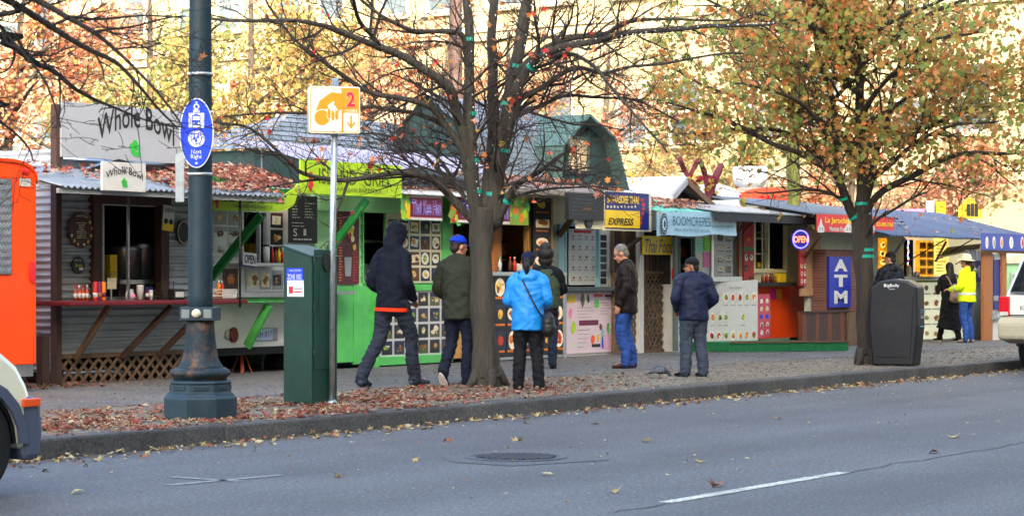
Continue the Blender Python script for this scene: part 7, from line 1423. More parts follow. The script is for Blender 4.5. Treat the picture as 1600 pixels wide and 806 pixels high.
def person(label, u, v, H, turn, pose, top, legs, shoes, skin=None, hair=None, head=(0, 0), jacket_hem=.80, bulk=1.0, tr=1.0, hood=False, extras=None, base=None, collar=.07, z0=GZ):
    base = base or pz(u, v, z0); d = base-CAM; az = math.atan2(d.y, d.x)
    t = thing('person', label, 'person', (base.x, base.y, z0), az-PI/2-math.radians(turn)); s = H/1.75; S = lambda p: V(p)*s
    J = dict(pel=(0, 0, .93), chest=(0, .01, 1.22), neck=(0, -.015, 1.46), head=(0, .02, 1.615), sh=.185, hip=.085,
             Lk=(-.10, .03, .50), La=(-.10, -.03, .09), Lt=(0, 1, 0), Rk=(.10, .03, .50), Ra=(.10, -.03, .09), Rt=(0, 1, 0),
             Le=(-.25, -.03, 1.13), Lw=(-.25, .05, .88), Re=(.25, -.03, 1.13), Rw=(.25, .05, .88), Lf=(0, .1, -1), Rf=(0, .1, -1), Lz=0, Rz=0)
    J.update(pose); g = lambda k: S(J[k]); skin = skin or m_skin
    pel, ch, nk, hd = g('pel'), g('chest'), g('neck'), g('head')
    Ls = S((J['chest'][0]-J['sh'], J['chest'][1]-.01, J['chest'][2]+.185)); Rs = S((J['chest'][0]+J['sh'], J['chest'][1]-.01, J['chest'][2]+.185))
    Lh = pel+S((-J['hip'], 0, -.03)); Rh = pel+S((J['hip'], 0, -.03))
    # ---- body: one continuous surface from head to feet
    vs, fs = [], []
    hr = Matrix.Rotation(math.radians(-head[0]), 3, 'Z') @ Matrix.Rotation(math.radians(-head[1]), 3, 'X')
    HP = lambda p: hd+hr @ (V(p)*s)
    egg(vs, fs, HP((0, -.005, .025)), (.076*s, .097*s, .10*s), hr); egg(vs, fs, HP((0, .035, -.045)), (.058*s, .058*s, .075*s), hr)
    egg(vs, fs, HP((0, .075, -.092)), (.028*s, .022*s, .022*s), hr); chain(vs, fs, [HP((0, .092, .012)), HP((0, .112, -.022)), HP((0, .104, -.034))], [.011*s, .016*s, .015*s], 8, 2)
    egg(vs, fs, HP((0, .088, -.060)), (.026*s, .012*s, .007*s), hr); egg(vs, fs, HP((0, .086, -.074)), (.022*s, .012*s, .007*s), hr); egg(vs, fs, HP((0, .082, .040)), (.055*s, .014*s, .012*s), hr)
    for k in (-1, 1): egg(vs, fs, HP((k*.078, -.01, -.012)), (.012*s, .022*s, .034*s), hr); egg(vs, fs, HP((k*.036, .07, -.03)), (.024*s, .02*s, .02*s), hr)
    chain(vs, fs, [nk-S((0, 0, .08)), nk+S((0, .0, .03)), HP((0, -.01, -.05))], [.062*s, .055*s, .056*s])
    chain(vs, fs, [pel, ch, ch+S((0, 0, .20))], [(.14*s, .10*s), (.15*s, .10*s), (.12*s, .08*s)])
    for a, e, w_, fd, sg, hz in ((Ls, g('Le'), g('Lw'), J['Lf'], -1, J['Lz']), (Rs, g('Re'), g('Rw'), J['Rf'], 1, J['Rz'])):
        chain(vs, fs, [ch+S((0, 0, .17)), a, e, w_], [.055*s, .044*s, .030*s, .024*s]); fdv = V(fd).normalized(); thumb = V((0, 1, .0)) if abs(fdv.y) < .8 else V((-sg, 0, .4)); hand(vs, fs, w_, fdv, thumb, -sg, s)
    for h_, k_, a_ in ((Lh, g('Lk'), g('La')), (Rh, g('Rk'), g('Ra'))): chain(vs, fs, [h_+S((0, 0, .03)), k_, a_], [.075*s, .05*s, .036*s])
    for a_, tt in ((g('La'), J['Lt']), (g('Ra'), J['Rt'])): tv = V(tt).normalized(); chain(vs, fs, [a_+V((0, 0, .02)), a_+tv*.03*s-V((0, 0, .035*s)), a_+tv*.14*s-V((0, 0, .05*s))], [.035*s, .035*s, .026*s])
    fuse('body', vs, fs, skin, t, .0085*s, 2)
    eb = MB()
    # ---- eyes, set in the face
    wh = plain('eye_white', '#d8d2c8', .3); ir = plain('dark_iris', '#20160f', .2)
    for k in (-1, 1): c = HP((k*.033, .086, .012)); eb.ball(c, .0125*s, .009*s, .0085*s, wh, 8, 6); eb.ball(HP((k*.033, .0935, .012)), .0058*s, .004*s, .0058*s, ir, 8, 5)
    eb.build('eyes', t, origin=(0, 0, 0))
    # ---- trousers
    if legs:
        vs, fs = [], []
        chain(vs, fs, [pel+S((0, 0, .07)), pel+S((0, -.01, -.02)), pel+S((0, -.005, -.10))], [(.14*bulk*s, .10*bulk*s), (.158*bulk*s, .122*bulk*s), (.14*bulk*s, .115*bulk*s)])
        for h_, k_, a_ in ((Lh, g('Lk'), g('La')), (Rh, g('Rk'), g('Ra'))):
            chain(vs, fs, [h_, h_.lerp(k_, .5)+S((0, .012, 0)), k_, k_.lerp(a_, .5)-S((0, .018, 0)), a_+S((0, 0, .02)), a_+S((0, .0, -.035))], [.098*tr*s, .088*tr*s, .071*tr*s, .068*tr*s, .063*tr*s, .066*tr*s])
        fuse('trousers', vs, fs, legs, t, .011*s, 2, .012*s, 9, H*10)
    # ---- shoes
    for a_, tt in ((g('La'), J['Lt']), (g('Ra'), J['Rt'])):
        tv = V(tt).normalized(); sdv = tv.cross(UP).normalized() if abs(tv.z) < .9 else V((1, 0, 0)); dn = sdv.cross(tv); dn = -dn if dn.z > 0 else dn; vs, fs = [], []
        mu, ms = shoes; hl = a_-tv*.045*s
        chain(vs, fs, [hl+dn*.045*s, a_+tv*.04*s+dn*.045*s, a_+tv*.12*s+dn*.058*s, a_+tv*.185*s+dn*.066*s], [(.040*s, .040*s), (.043*s, .042*s), (.047*s, .030*s), (.036*s, .020*s)], 12, 3, sdv); chain(vs, fs, [a_-dn*.02*s, a_+dn*.04*s], [.043*s, .043*s])
        sh_ = fuse('shoe', vs, fs, mu, t, .008*s, 2)
        b = MB(); out = []
        for i in range(18): an = 2*PI*i/18; yy = math.cos(an); out.append((math.sin(an)*(.050 if yy > 0 else .043)*s*(1 if abs(yy) < .9 else .9), (.072+yy*.128)*s))
        o_ = a_+dn*.076*s; b.prism(out, o_, sdv, tv, dn*.016*s, ms); b.build('sole', sh_, origin=(0, 0, 0), bevel=.004)
    # ---- jacket
    if top:
        vs, fs = [], []; hem = jacket_hem; B = bulk
        hc = V((pel.x, pel.y, hem*s))
        chain(vs, fs, [hc, pel.lerp(ch, .25)+S((0, 0, .03)), ch-S((0, 0, .02)), ch+S((0, -.012, .14)), ch+S((0, -.018, .215))], [(.185*B*s, .150*B*s), (.180*B*s, .145*B*s), (.198*B*s, .145*B*s), (.185*B*s, .118*B*s), (.10*s, .085*s)], 16, 4, c0=.10)
        chain(vs, fs, [Ls+S((.02, 0, .005)), ch+S((0, -.018, .225)), Rs+S((-.02, 0, .005))], [.062*B*s, .082*s, .062*B*s])
        for a, e, w_, hz in ((Ls, g('Le'), g('Lw'), J['Lz']), (Rs, g('Re'), g('Rw'), J['Rz'])):
            w2 = e.lerp(w_, .96); chain(vs, fs, [a+(ch-a)*.15, a.lerp(e, .12), a.lerp(e, .6), e, e.lerp(w_, .5), w2], [.075*B*s, .073*B*s, .064*B*s, .060*B*s, .055*B*s, .047*B*s])
        if collar: chain(vs, fs, [nk-S((0, .0, .05)), nk+S((0, -.005, collar-.04))], [.082*s, .072*s])
        if hood == 'up':
            chain(vs, fs, [nk-S((0, .03, .05)), nk+S((0, -.03, .06)), HP((0, -.04, .0))], [(.12*s, .09*s), (.11*s, .10*s), (.105*s, .115*s)]); egg(vs, fs, HP((0, -.022, .035)), (.108*s, .128*s, .128*s), hr); egg(vs, fs, HP((0, -.05, .09)), (.07*s, .08*s, .075*s), hr)
        elif hood == 'down': egg(vs, fs, nk+S((0, -.075, -.03)), (.12*s, .055*s, .085*s)); chain(vs, fs, [nk+S((-.09, .02, .0)), nk+S((0, -.08, .03)), nk+S((.09, .02, .0))], [.035*s, .045*s, .035*s])
        fuse('jacket', vs, fs, top, t, .011*s, 2, .011*s, 5.5, H*3)
    # ---- hair
    if hair:
        kind, hm = hair; vs, fs = [], []
        if kind == 'short': egg(vs, fs, HP((0, -.022, .045)), (.083*s, .094*s, .092*s), hr); egg(vs, fs, HP((0, -.06, -.02)), (.068*s, .048*s, .07*s), hr)
        elif kind == 'pony': egg(vs, fs, HP((0, -.022, .03)), (.086*s, .098*s, .10*s), hr); chain(vs, fs, [HP((0, -.11, .01)), HP((0, -.15, -.05)), HP((0, -.135, -.16))], [.035*s, .045*s, .022*s])
        elif kind == 'big': egg(vs, fs, HP((0, -.02, .06)), (.125*s, .13*s, .115*s), hr); egg(vs, fs, HP((.0, -.04, .15)), (.09*s, .09*s, .08*s), hr); egg(vs, fs, HP((0, -.05, -.04)), (.11*s, .07*s, .09*s), hr)
        elif kind == 'long': egg(vs, fs, HP((0, -.02, .035)), (.09*s, .102*s, .105*s), hr); chain(vs, fs, [HP((0, -.05, .03)), HP((0, -.08, -.12)), HP((0, -.095, -.30))], [(.088*s, .06*s), (.095*s, .05*s), (.085*s, .035*s)])
        fuse('hair', vs, fs, hm, t, .010*s, 1, .004*s, 40, 2)
    if extras: extras(t, s, HP, hr, g, dict(Ls=Ls, Rs=Rs, pel=pel, ch=ch, nk=nk))
    return t
def cap(m, brim=True, back=False, strap=None):
    def f(t, s, HP, hr, g, q):
        b = MB(); vs = []; fs = []; n = 18; k = 6
        for i in range(k+1):
            a = PI/2*i/k
            for j in range(n): c = 2*PI*j/n; vs.append(HP((math.cos(c)*.089*math.cos(a)**.8, -.012+math.sin(c)*.106*math.cos(a)**.8, .040+math.sin(a)*.092)))
        for i in range(k):
            for j in range(n): fs.append((i*n+j, i*n+(j+1) % n, (i+1)*n+(j+1) % n, (i+1)*n+j))
        fs.append(tuple(range(n-1, -1, -1))); b.add(vs, fs, m, True); b.ball(HP((0, -.012, .134)), .008, .008, .006, m, 8, 4); co_ = b.build('cap', t, origin=(0, 0, 0))
        b = MB(); out = [(math.cos(PI*i/14)*.080, .075+math.sin(PI*i/14)*.088) for i in range(15)]
        up = [HP((x, y, .043-abs(x)*.22-(y-.07)*.15)) for x, y in out]; dn = [p-V((0, 0, .006)) for p in up]; nn_ = len(up)
        b.add(up+dn, [tuple(range(nn_)), tuple(range(2*nn_-1, nn_-1, -1))]+[(i, (i+1) % nn_, (i+1) % nn_+nn_, i+nn_) for i in range(nn_)], m); b.build('brim', co_, origin=(0, 0, 0))
        if strap:
            b = MB(); 
            for i in range(7): a = PI+PI*(.28+.44*i/6); b.obox(HP((math.cos(a)*.09, -.012+math.sin(a)*.108, .055)), .02, .01, .014, strap, hr)
            b.build('strap', co_, origin=(0, 0, 0))
    return f
def glasses(t, s, HP, hr, g, q):
    b = MB(); m = K['black']
    for k in (-1, 1):
        b.tube([HP((k*.034+math.cos(2*PI*i/12)*.023, .102, .010+math.sin(2*PI*i/12)*.017)) for i in range(13)], .0028, m, 5); b.tube([HP((k*.058, .100, .014)), HP((k*.08, .04, .014)), HP((k*.082, -.01, .010))], .0028, m, 5)
    b.tube([HP((-.012, .104, .014)), HP((.012, .104, .014))], .0028, m, 5); b.build('glasses', t, origin=(0, 0, 0))
def both(*fs_): 
    def f(*a):
        for x in fs_: x(*a)
    return f
m_blk = cloth('black_cloth', '#15161b'); m_navyc = cloth('midnight_fleece', '#101524'); m_den = cloth('dark_denim', '#272d3a', scale=9, var=.35); m_jean = cloth('blue_jeans', '#2b4a8c', scale=6, var=.4); m_ol = cloth('olive_canvas', '#2c3129'); m_bl = cloth('azure_rain_shell', '#1683d6', rough=.5, spec=.4, bump=.1, var=.1); m_gt = cloth('slate_trousers', '#3a4250', var=.25); m_brn = cloth('dark_brown_leather', '#1f1613', rough=.6); m_hv = cloth('hi_vis_yellow', '#d8f21a', var=.08); m_bsh = cloth('brown_leather', '#4a2a1e', rough=.5)
black_sh = (m_blk, K['black'])
# 1 hooded man walking
def hem(t, s, HP, hr, g, q):
    b = MB(); vs = []; fs = []; n = 28; p = q['pel']
    for z, r in ((.800, 1.0), (.815, 1.02), (.84, 1.0)):
        for j in range(n): a = 2*PI*j/n; vs.append((p.x+math.cos(a)*.192*r*s, p.y-.008+math.sin(a)*.148*r*s, (z-.006*math.cos(a))*s))
    for i in range(2):
        for j in range(n): fs.append((i*n+j, i*n+(j+1) % n, (i+1)*n+(j+1) % n, (i+1)*n+j))
    b.add(vs, fs, cloth('red_orange_jersey', '#e0391c'), True); b.build('shirt_hem', t, origin=(0, 0, 0))
person('man in dark hooded sweatshirt and dark jeans walking past the green stall', 612, 603, 1.88, 38,
       dict(Lk=(-.12, -.06, .50), La=(-.13, -.34, .10), Lt=(-.25, 1, -.05), Rk=(.11, .20, .52), Ra=(.11, .26, .09), Rt=(.25, 1, .06), pel=(0, 0, .94), chest=(0, .03, 1.22), neck=(0, .05, 1.45), head=(0, .10, 1.60), Le=(-.235, -.06, 1.12), Lw=(-.17, .14, .95), Re=(.235, -.04, 1.12), Rw=(.17, .16, .93), sh=.168, Lf=(.3, 1, -.6), Rf=(-.3, 1, -.6)),
       m_navyc, m_den, (cloth('grey_suede', '#39414f'), K['black']), hair=('short', m_hairk), hood='up', jacket_hem=.84, bulk=1.02, tr=1.05, head=(0, 8), extras=hem)
# 2 man in the blue cap, heel lifted
person('man in bright blue cap and olive jacket stepping behind the tree trunk', 716, 602, 1.74, 22,
       dict(Lk=(-.09, .02, .50), La=(-.10, -.20, .17), Lt=(.05, .62, -.75), Rk=(.10, .06, .50), Ra=(.10, .02, .09), Rt=(.35, 1, 0), Le=(-.27, .02, 1.12), Lw=(-.17, .17, .97), Re=(.27, .02, 1.12), Rw=(.17, .17, .97), Lf=(.4, 1, -.5), Rf=(-.4, 1, -.5)),
       m_ol, cloth('navy_trousers', '#141a2b'), (m_blk, cloth('white_and_red_sole', '#cfc6c4')), hair=('short', m_hairb), head=(32, 6), jacket_hem=.78, bulk=1.05, extras=cap(cloth('cobalt_cap', '#0e3fd8', bump=.1), strap=K['navy']))
# 3 woman in blue rain jacket with shoulder bag
def bag(t, s, HP, hr, g, q):
    b = MB(); st = plain('black_strap', '#17181b', .5)
    P = [q['Ls']+V((.05, .05, .06))*s, q['Ls']+V((.06, -.06, .075))*s, q['ch']+V((-.02, -.165, .08))*s, q['pel']+V((.13, -.17, .08))*s, q['pel']+V((.22, -.08, -.04))*s]
    p, r = smooth_path(P, [.010]*5, 5); b.tube(p, r, st, 6); so_ = b.build('bag_strap', t, origin=(0, 0, 0))
bw = person('woman in bright blue rain jacket and navy cap standing at the black menu', 825, 609, 1.54, 3,
       dict(Lk=(-.10, .02, .50), La=(-.12, -.03, .09), Lt=(-.25, 1, 0), Rk=(.11, .03, .50), Ra=(.14, -.03, .09), Rt=(.3, 1, 0), Le=(-.255, .02, 1.13), Lw=(-.19, .22, 1.06), sh=.17, Re=(.25, -.01, 1.13), Rw=(.22, .20, 1.06), Lf=(.5, 1, .1), Rf=(-.5, 1, .1)),
       m_bl, m_blk, (cloth('grey_pink_trainers', '#7a6a6a'), cloth('coral_sole', '#a0564f')), hair=('pony', m_hairk), head=(4, 0), jacket_hem=.76, bulk=1.12, tr=1.15, hood='down', extras=both(cap(cloth('navy_cap', '#161a36')), bag))
# the bag itself hangs from the strap
b = MB(); vs, fs = [], []; bm_ = mat('black_quilted_bag', '#16171a', .45, 0, .2, 20, .5, 40)
tb_ = thing('shoulder_bag', 'black quilted shoulder bag hanging at the right hip of the blue jacket', 'bag', bw.location, bw.rotation_euler.z)
egg(vs, fs, (.23, -.10, .74), (.075, .10, .13)); egg(vs, fs, (.235, -.10, .68), (.085, .115, .10)); fuse('pouch', vs, fs, bm_, tb_, .012, 2, .006, 25, 3)
b.tube([(.21, -.17, .85), (.22, -.18, .80), (.24, -.17, .78)], .012, bm_, 6); b.tube([(.2, -.03, .85), (.22, -.02, .8)], .012, bm_, 6); b.build('straps', tb_, origin=(0, 0, 0))
# 4 person with big black hair
def vest(t, s, HP, hr, g, q):
    vs, fs = [], []; ch = q['ch']; pel = q['pel']
    chain(vs, fs, [pel+V((0, 0, .0))*s, pel.lerp(ch, .4), ch, ch+V((0, -.012, .17))*s], [(.205*s, .165*s), (.205*s, .165*s), (.215*s, .17*s), (.17*s, .12*s)], 16)
    fuse('vest', vs, fs, cloth('moss_green_vest', '#3d4a38'), t, .012, 2, .012*s, 5, 3)
person('person with big black hair and moss green vest close to the booth counter', 853, 576, 1.64, 8, dict(Le=(-.25, .05, 1.15), Lw=(-.16, .28, 1.1), Re=(.25, .05, 1.15), Rw=(.16, .28, 1.1), Lf=(.2, 1, 0), Rf=(-.2, 1, 0)), m_blk, cloth('dark_blue_trousers', '#1f2838'), black_sh, hair=('big', m_hairk), extras=vest)
# 5 man in brown jacket and jeans, looking down
def mans_face(t, s, HP, hr, g, q): glasses(t, s, HP, hr, g, q)
person('grey haired man in dark brown jacket and blue jeans looking down by the lattice gate', 978, 575, 1.72, -78,
       dict(Lk=(-.09, .05, .49), La=(-.09, -.02, .09), Rk=(.09, .02, .50), Ra=(.09, -.07, .09), Rt=(.1, 1, 0), chest=(0, -.01, 1.22), neck=(0, .01, 1.455), head=(0, .07, 1.60), Le=(-.245, -.06, 1.13), Lw=(-.235, .05, .89), Lf=(0, .3, -1), Lz=1),
       m_brn, m_jean, (m_bsh, cloth('dark_sole', '#2a1a14')), hair=('short', m_hairg), head=(-6, 24), jacket_hem=.78, bulk=1.10, tr=1.08, extras=mans_face)
# 6 man in navy jacket with cap and glasses, head turned left
person('short man in navy jacket, dark cap and glasses turning his head to the left', 1084, 588, 1.53, -22,
       dict(Lk=(-.11, .03, .50), La=(-.13, .0, .09), Lt=(-.5, .9, 0), Rk=(.11, .03, .50), Ra=(.13, -.03, .09), Rt=(-.1, 1, 0), chest=(0, .02, 1.22), neck=(0, .03, 1.44), head=(-.01, .06, 1.585), Le=(-.30, -.04, 1.12), Lw=(-.20, .15, .96), Re=(.30, -.04, 1.12), Rw=(.20, .15, .96), Lf=(.3, 1, -.5), Rf=(-.3, 1, -.5), sh=.195),
       cloth('navy_windbreaker', '#121a38', rough=.6, spec=.3), m_gt, black_sh, skin=m_skin2, hair=('short', m_hairk), head=(-62, 4), jacket_hem=.82, bulk=1.2, tr=1.28, collar=.09, extras=both(cap(cloth('charcoal_cap', '#17191f')), glasses))
# 7 man at the taco counter
pb_ = py(1392, 500, 4.7); pb_.z = GZ
person('man in black jacket and black cap leaning on the taco counter behind the bin', 0, 0, 1.72, -38, dict(Le=(-.27, .08, 1.14), Lw=(-.22, .32, 1.06), Lf=(0, 1, 0), Re=(.27, -.02, 1.12), Rw=(.22, .2, 1.0), Rf=(-.3, 1, -.3)), cloth('black_shell', '#14181f', rough=.6), m_den, black_sh, hair=('short', m_hairk), head=(-25, 2), bulk=1.15, hood='down', extras=cap(m_blk), base=pb_)
# 8 woman in long black coat with backpack
def coat(t, s, HP, hr, g, q):
    vs, fs = [], []; chain(vs, fs, [V((-.03, -.02, .28))*s, V((0, -.03, .60))*s, q['pel']+V((0, 0, .05))*s, q['ch']-V((0, 0, .1))*s], [(.29*s, .25*s), (.235*s, .20*s), (.19*s, .15*s), (.18*s, .14*s)], 18, c0=.1); fuse('coat_skirt', vs, fs, m_blk, t, .012, 3, .016*s, 6, 3)
wc = person('woman in long black coat and black hair carrying a beige backpack at the taco stall', 1484, 533, 1.54, -28, dict(Lk=(-.10, .16, .50), La=(-.14, .20, .09), Rk=(.10, -.04, .50), Ra=(.12, -.18, .09), Lt=(-.3, 1, 0), Le=(-.25, .08, 1.13), Lw=(-.17, .25, 1.08), Lf=(0, 1, 0)), m_blk, m_blk, (m_blk, K['white']), hair=('long', m_hairk), head=(10, 0), extras=coat)
tp = thing('backpack', 'small beige backpack on the back of the woman in the long black coat', 'backpack', wc.location, wc.rotation_euler.z); m_bp = cloth('beige_canvas', '#9a8074', bump=.15)
vs, fs = [], []; sc_ = 1.54/1.75; chain(vs, fs, [V((.02, -.23, .92))*sc_, V((.02, -.24, 1.05))*sc_, V((.02, -.22, 1.22))*sc_], [(.15*sc_, .09*sc_), (.14*sc_, .09*sc_), (.10*sc_, .07*sc_)]); egg(vs, fs, V((.02, -.31, .98))*sc_, (.10*sc_, .05*sc_, .08*sc_)); fuse('pack', vs, fs, m_bp, tp, .01, 2, .004, 15)
for k in (-1, 1): b = MB(); p, r = smooth_path([V((k*.08+.02, -.2, 1.24))*sc_, V((k*.12, -.08, 1.44))*sc_, V((k*.13, .10, 1.36))*sc_, V((k*.15, .13, 1.15))*sc_, V((k*.16, -.05, .98))*sc_], [.014]*5, 4); b.tube(p, r, m_bp, 6); b.build('strap', tp, origin=(0, 0, 0))
# 9 man in hi-vis jacket and pale sun hat
def hat(t, s, HP, hr, g, q):
    b = MB(); m = cloth('straw_hat', '#d6cfa0', bump=.15); n = 22; vs = []; fs = []; prof = [(.175, .045), (.17, .052), (.10, .066), (.094, .12), (.07, .165), (.02, .178)]
    for r, z in prof:
        for j in range(n): a = 2*PI*j/n; vs.append(HP((math.cos(a)*r, math.sin(a)*r*1.08, z)))
    for i in range(len(prof)-1):
        for j in range(n): fs.append((i*n+j, i*n+(j+1) % n, (i+1)*n+(j+1) % n, (i+1)*n+j))
    fs.append(tuple(range(n-1, -1, -1))); fs.append(tuple((len(prof)-1)*n+j for j in range(n))); b.add(vs, fs, m, True); ho = b.build('sun_hat', t, origin=(0, 0, 0))
    b = MB(); vs = []; 
    for z in (.070, .09):
        for j in range(n): a = 2*PI*j/n; vs.append(HP((math.cos(a)*.101, math.sin(a)*.108, z)))
    b.add(vs, [(j, (j+1) % n, n+(j+1) % n, n+j) for j in range(n)], K['pgreen'], True); b.build('hat_band', ho, origin=(0, 0, 0))
def stripes(t, s, HP, hr, g, q):
    b = MB(); n = 26; vs = []
    for z in (.96, 1.01):
        for j in range(n): a = 2*PI*j/n; vs.append(V((math.cos(a)*.212, math.sin(a)*.165, z))*s)
    b.add(vs, [(j, (j+1) % n, n+(j+1) % n, n+j) for j in range(n)], plain('reflective_tape', '#c8ccc8', .3), True)
    for A, B in (('Re', 'Rw'), ('Le', 'Lw')): a = g(A); e = g(B); b.tube([a.lerp(e, .35), a.lerp(e, .5)], .066*s, plain('reflective_tape', '', .3), 12, cap=False)
    b.build('reflective_stripe', t, origin=(0, 0, 0))
ph_ = py(1511, 500, 4.15); ph_.z = GZ
person('man in hi-vis yellow jacket, jeans and pale sun hat beside the hut', 0, 0, 1.66, -62, dict(Le=(-.26, .02, 1.12), Lw=(-.20, .27, 1.07), Lf=(0, 1, 0), Re=(.26, .02, 1.12), Rw=(.20, .25, 1.05), Rf=(0, 1, 0)), m_hv, m_jean, (cloth('tan_boots', '#8a7a66'), K['dark']), hair=('pony', m_hairb), head=(0, -5), bulk=1.12, extras=both(hat, stripes), jacket_hem=.83, base=ph_)
# 10 vendor behind the booth window
pv = py(788, 500, 7.15); pv.z = GZ+.12
person('vendor in dark sleeves serving inside the wooden booth window', 0, 0, 1.70, 165, dict(Le=(-.27, .12, 1.18), Lw=(-.30, .36, 1.25), Lf=(-.2, 1, .1), Re=(.25, .1, 1.15), Rw=(.2, .3, 1.1), Rf=(0, 1, 0)), cloth('charcoal_shirt', '#1d1f22'), m_blk, black_sh, skin=m_skin2, hair=('short', m_hairk), base=pv, z0=GZ+.12)
# ================================================================= pigeon at the navy man's feet
pg = pz(1030, 590, GZ); t = thing('pigeon', 'dark grey pigeon pecking on the pavement at the feet of the navy jacket', 'pigeon', pg, math.atan2(RT.y, RT.x))
mp = mat('slate_feathers', '#3f434e', .6, 0, .45, 40, .3, 80); vs, fs = [], []
chain(vs, fs, [(-.10, 0, .075), (-.03, 0, .10), (.05, 0, .095), (.09, 0, .075)], [(.030, .022), (.062, .050), (.058, .052), (.03, .03)], 12, 4, V((0, 1, 0))); chain(vs, fs, [(.07, 0, .09), (.115, 0, .07), (.125, 0, .045)], [.034, .024, .02], 10, 3); egg(vs, fs, (.128, 0, .040), (.024, .020, .020)); chain(vs, fs, [(-.08, 0, .08), (-.15, 0, .05), (-.19, 0, .035)], [(.032, .018), (.036, .008), (.03, .005)], 10, 3, V((0, 1, 0)))
fuse('body', vs, fs, mp, t, .006, 2)
for k in (-1, 1):
    vs, fs = [], []; chain(vs, fs, [(.055, k*.052, .10), (-.03, k*.060, .095), (-.14, k*.022, .062)], [(.012, .034), (.012, .036), (.006, .010)], 10, 4, V((0, 1, 0))); fuse('wing', vs, fs, mat('barred_feathers', '#5c616d', .6, 0, .6, 55, .3, 80), t, .006, 1)
    b = MB(); b.tube([(.01, k*.022, .06), (.005, k*.022, .03), (.012, k*.022, .004)], .005, plain('pink_leg', '#a0565a', .6), 6)
    for a in (-.5, 0, .5, PI): b.tube([(.012, k*.022, .004), (.012+math.cos(a)*.028, k*.022+math.sin(a)*.028, .003)], .003, plain('pink_leg', '', .6), 5)
    b.build('leg', t, origin=(0, 0, 0))
b = MB(); b.tube([(.145, 0, .034), (.160, 0, .022)], [.006, .002], K['black'], 6); b.build('beak', t, origin=(0, 0, 0))
# ================================================================= fallen leaves
rng = random.Random(5)
m_fl = leafmat('fallen_leaves', ['#7d4a3c', '#8f5a4a', '#a08060', '#ab9570', '#8a6a50', '#75533e', '#9c5348', '#9a443c', '#b8a588', '#857055', '#6a4538', '#b08a7c', '#94705c', '#a5655a'], .15)
m_fl2 = leafmat('dry_leaf_litter', ['#94836a', '#7d6e58', '#a5957a', '#6d604c', '#b0a28a', '#877660', '#5f5242'], .15)
m_fl3 = leafmat('road_leaves', ['#b09a68', '#b8a470', '#9c8058', '#94604c', '#857052', '#b5a888', '#a06e54', '#c0b080'], .15)
def scatter(vs, fs, x, y, z, s, tilt=.25):
    n = (UP+V((rng.uniform(-1, 1), rng.uniform(-1, 1), 0))*tilt).normalized(); leaf(vs, fs, V((x, y, z+.004+rng.random()*.02*tilt/.25)), n, s, rng, LEAF if s > .055 else KITE, .5)
vs, fs = [], []; v2, f2 = [], []; v3, f3 = [], []
uof = lambda x, y: 800+FPX*((V((x, y, 0))-CAM).dot(RT))/((V((x, y, 0))-CAM).dot(FW))
n = 0
while n < 6000:                     # red and brown drift on the strip, thick at the left, thin to the right
    x = rng.uniform(3, 34); y = rng.uniform(.05, 2.6); uu_ = uof(x, y)
    if uu_ < -60 or uu_ > 1650: continue
    dens = max(.02, min(1.0, 1-(uu_-640)/420))
    if rng.random() > dens**1.5*(.12+1.1*max(0, .35+noise.noise(V((x*1.3, y*1.6, 0))))) : continue
    if y > 2.0 and rng.random() < .5: continue
    n += 1; scatter(vs, fs, x, y, GZ, rng.uniform(.03, .07), .25)
for _ in range(1500):              # below the lattice and along the stall feet
    x = rng.uniform(4, 18); y = 6.25-abs(rng.gauss(0, .35)); scatter(vs, fs, x, y, GZ, rng.uniform(.04, .08), .4)
n = 0
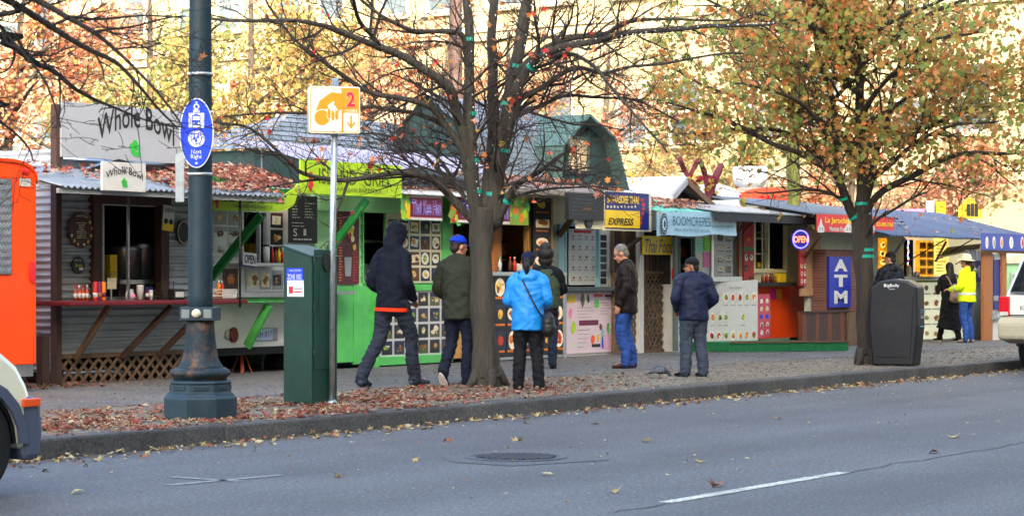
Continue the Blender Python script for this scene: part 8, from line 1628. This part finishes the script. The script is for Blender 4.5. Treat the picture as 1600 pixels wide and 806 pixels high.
while n < 11000:                     # dry crumbs, right half and everywhere thinly
    x = rng.uniform(3, 42); y = rng.uniform(.1, 5.8); uu_ = uof(x, y)
    if uu_ < -40 or uu_ > 1650: continue
    if rng.random() > (.9 if y < 2.9 and uu_ > 650 else .22)*(.35+.9*max(0, .5+noise.noise(V((x*1.1, y*1.1, 4))))): continue
    n += 1; scatter(v2, f2, x, y, GZ, rng.uniform(.018, .048), .15)
for _ in range(3000):              # gutter
    x = rng.uniform(3, 45); y = -.03-abs(rng.gauss(0, .22))
    if rng.random() < .35+.65*max(0, .5+noise.noise(V((x*.7, 2, 0)))): scatter(v3, f3, x, y, 0, rng.uniform(.025, .075), .4)
for _ in range(1100): 
    x = rng.uniform(2, 40); y = -rng.random()**2*5-.2; scatter(v3, f3, x, y, 0, rng.uniform(.015, .05), .2)
for u, v in ((120, 771), (345, 664), (808, 688), (1095, 722), (1460, 708), (530, 745), (855, 743), (1120, 760), (1010, 690), (930, 662), (1150, 625), (1490, 684), (1215, 655), (150, 720), (700, 690), (650, 720), (960, 770)): p = pz(u, v, 0); scatter(v3, f3, p.x, p.y, 0, rng.uniform(.08, .12), .25)
for V_, F_, m_, nm in ((vs, fs, m_fl, 'fallen_leaves'), (v2, f2, m_fl2, 'dry_leaf_litter'), (v3, f3, m_fl3, 'road_leaves')): b = MB(); b.add(V_, F_, m_); b.build(nm, kind='stuff', label={'fallen_leaves': 'red and brown fallen leaves on the planting strip', 'dry_leaf_litter': 'dry brown leaf crumbs over the pavement', 'road_leaves': 'yellow and brown leaves along the gutter'}[nm], cat='leaves')
vs, fs = [], []
for p, n_ in leaf_roof_pts: leaf(vs, fs, p, n_, rng.uniform(.04, .09), rng, LEAF, .5)
b = MB(); b.add(vs, fs, leafmat('roof_leaves', ['#94483f', '#a5604f', '#83433c', '#b08a70', '#a07060', '#b89a86', '#7d5b48', '#ab9c8a', '#8f6a55'], .15)); b.build('roof_leaves', kind='stuff', label='red and brown leaves lying on the stall roofs', cat='leaves')
vs, fs = [], []                    # leaves on the cabinet top
for _ in range(26): scatter(vs, fs, X0+rng.uniform(.03, wd-.03), p0y+rng.uniform(.03, dp-.03), zt+.05, rng.uniform(.05, .09), .3)
b = MB(); b.add(vs, fs, m_fl); b.build('cabinet_leaves', kind='stuff', label='dry leaves lying on top of the green cabinet', cat='leaves')
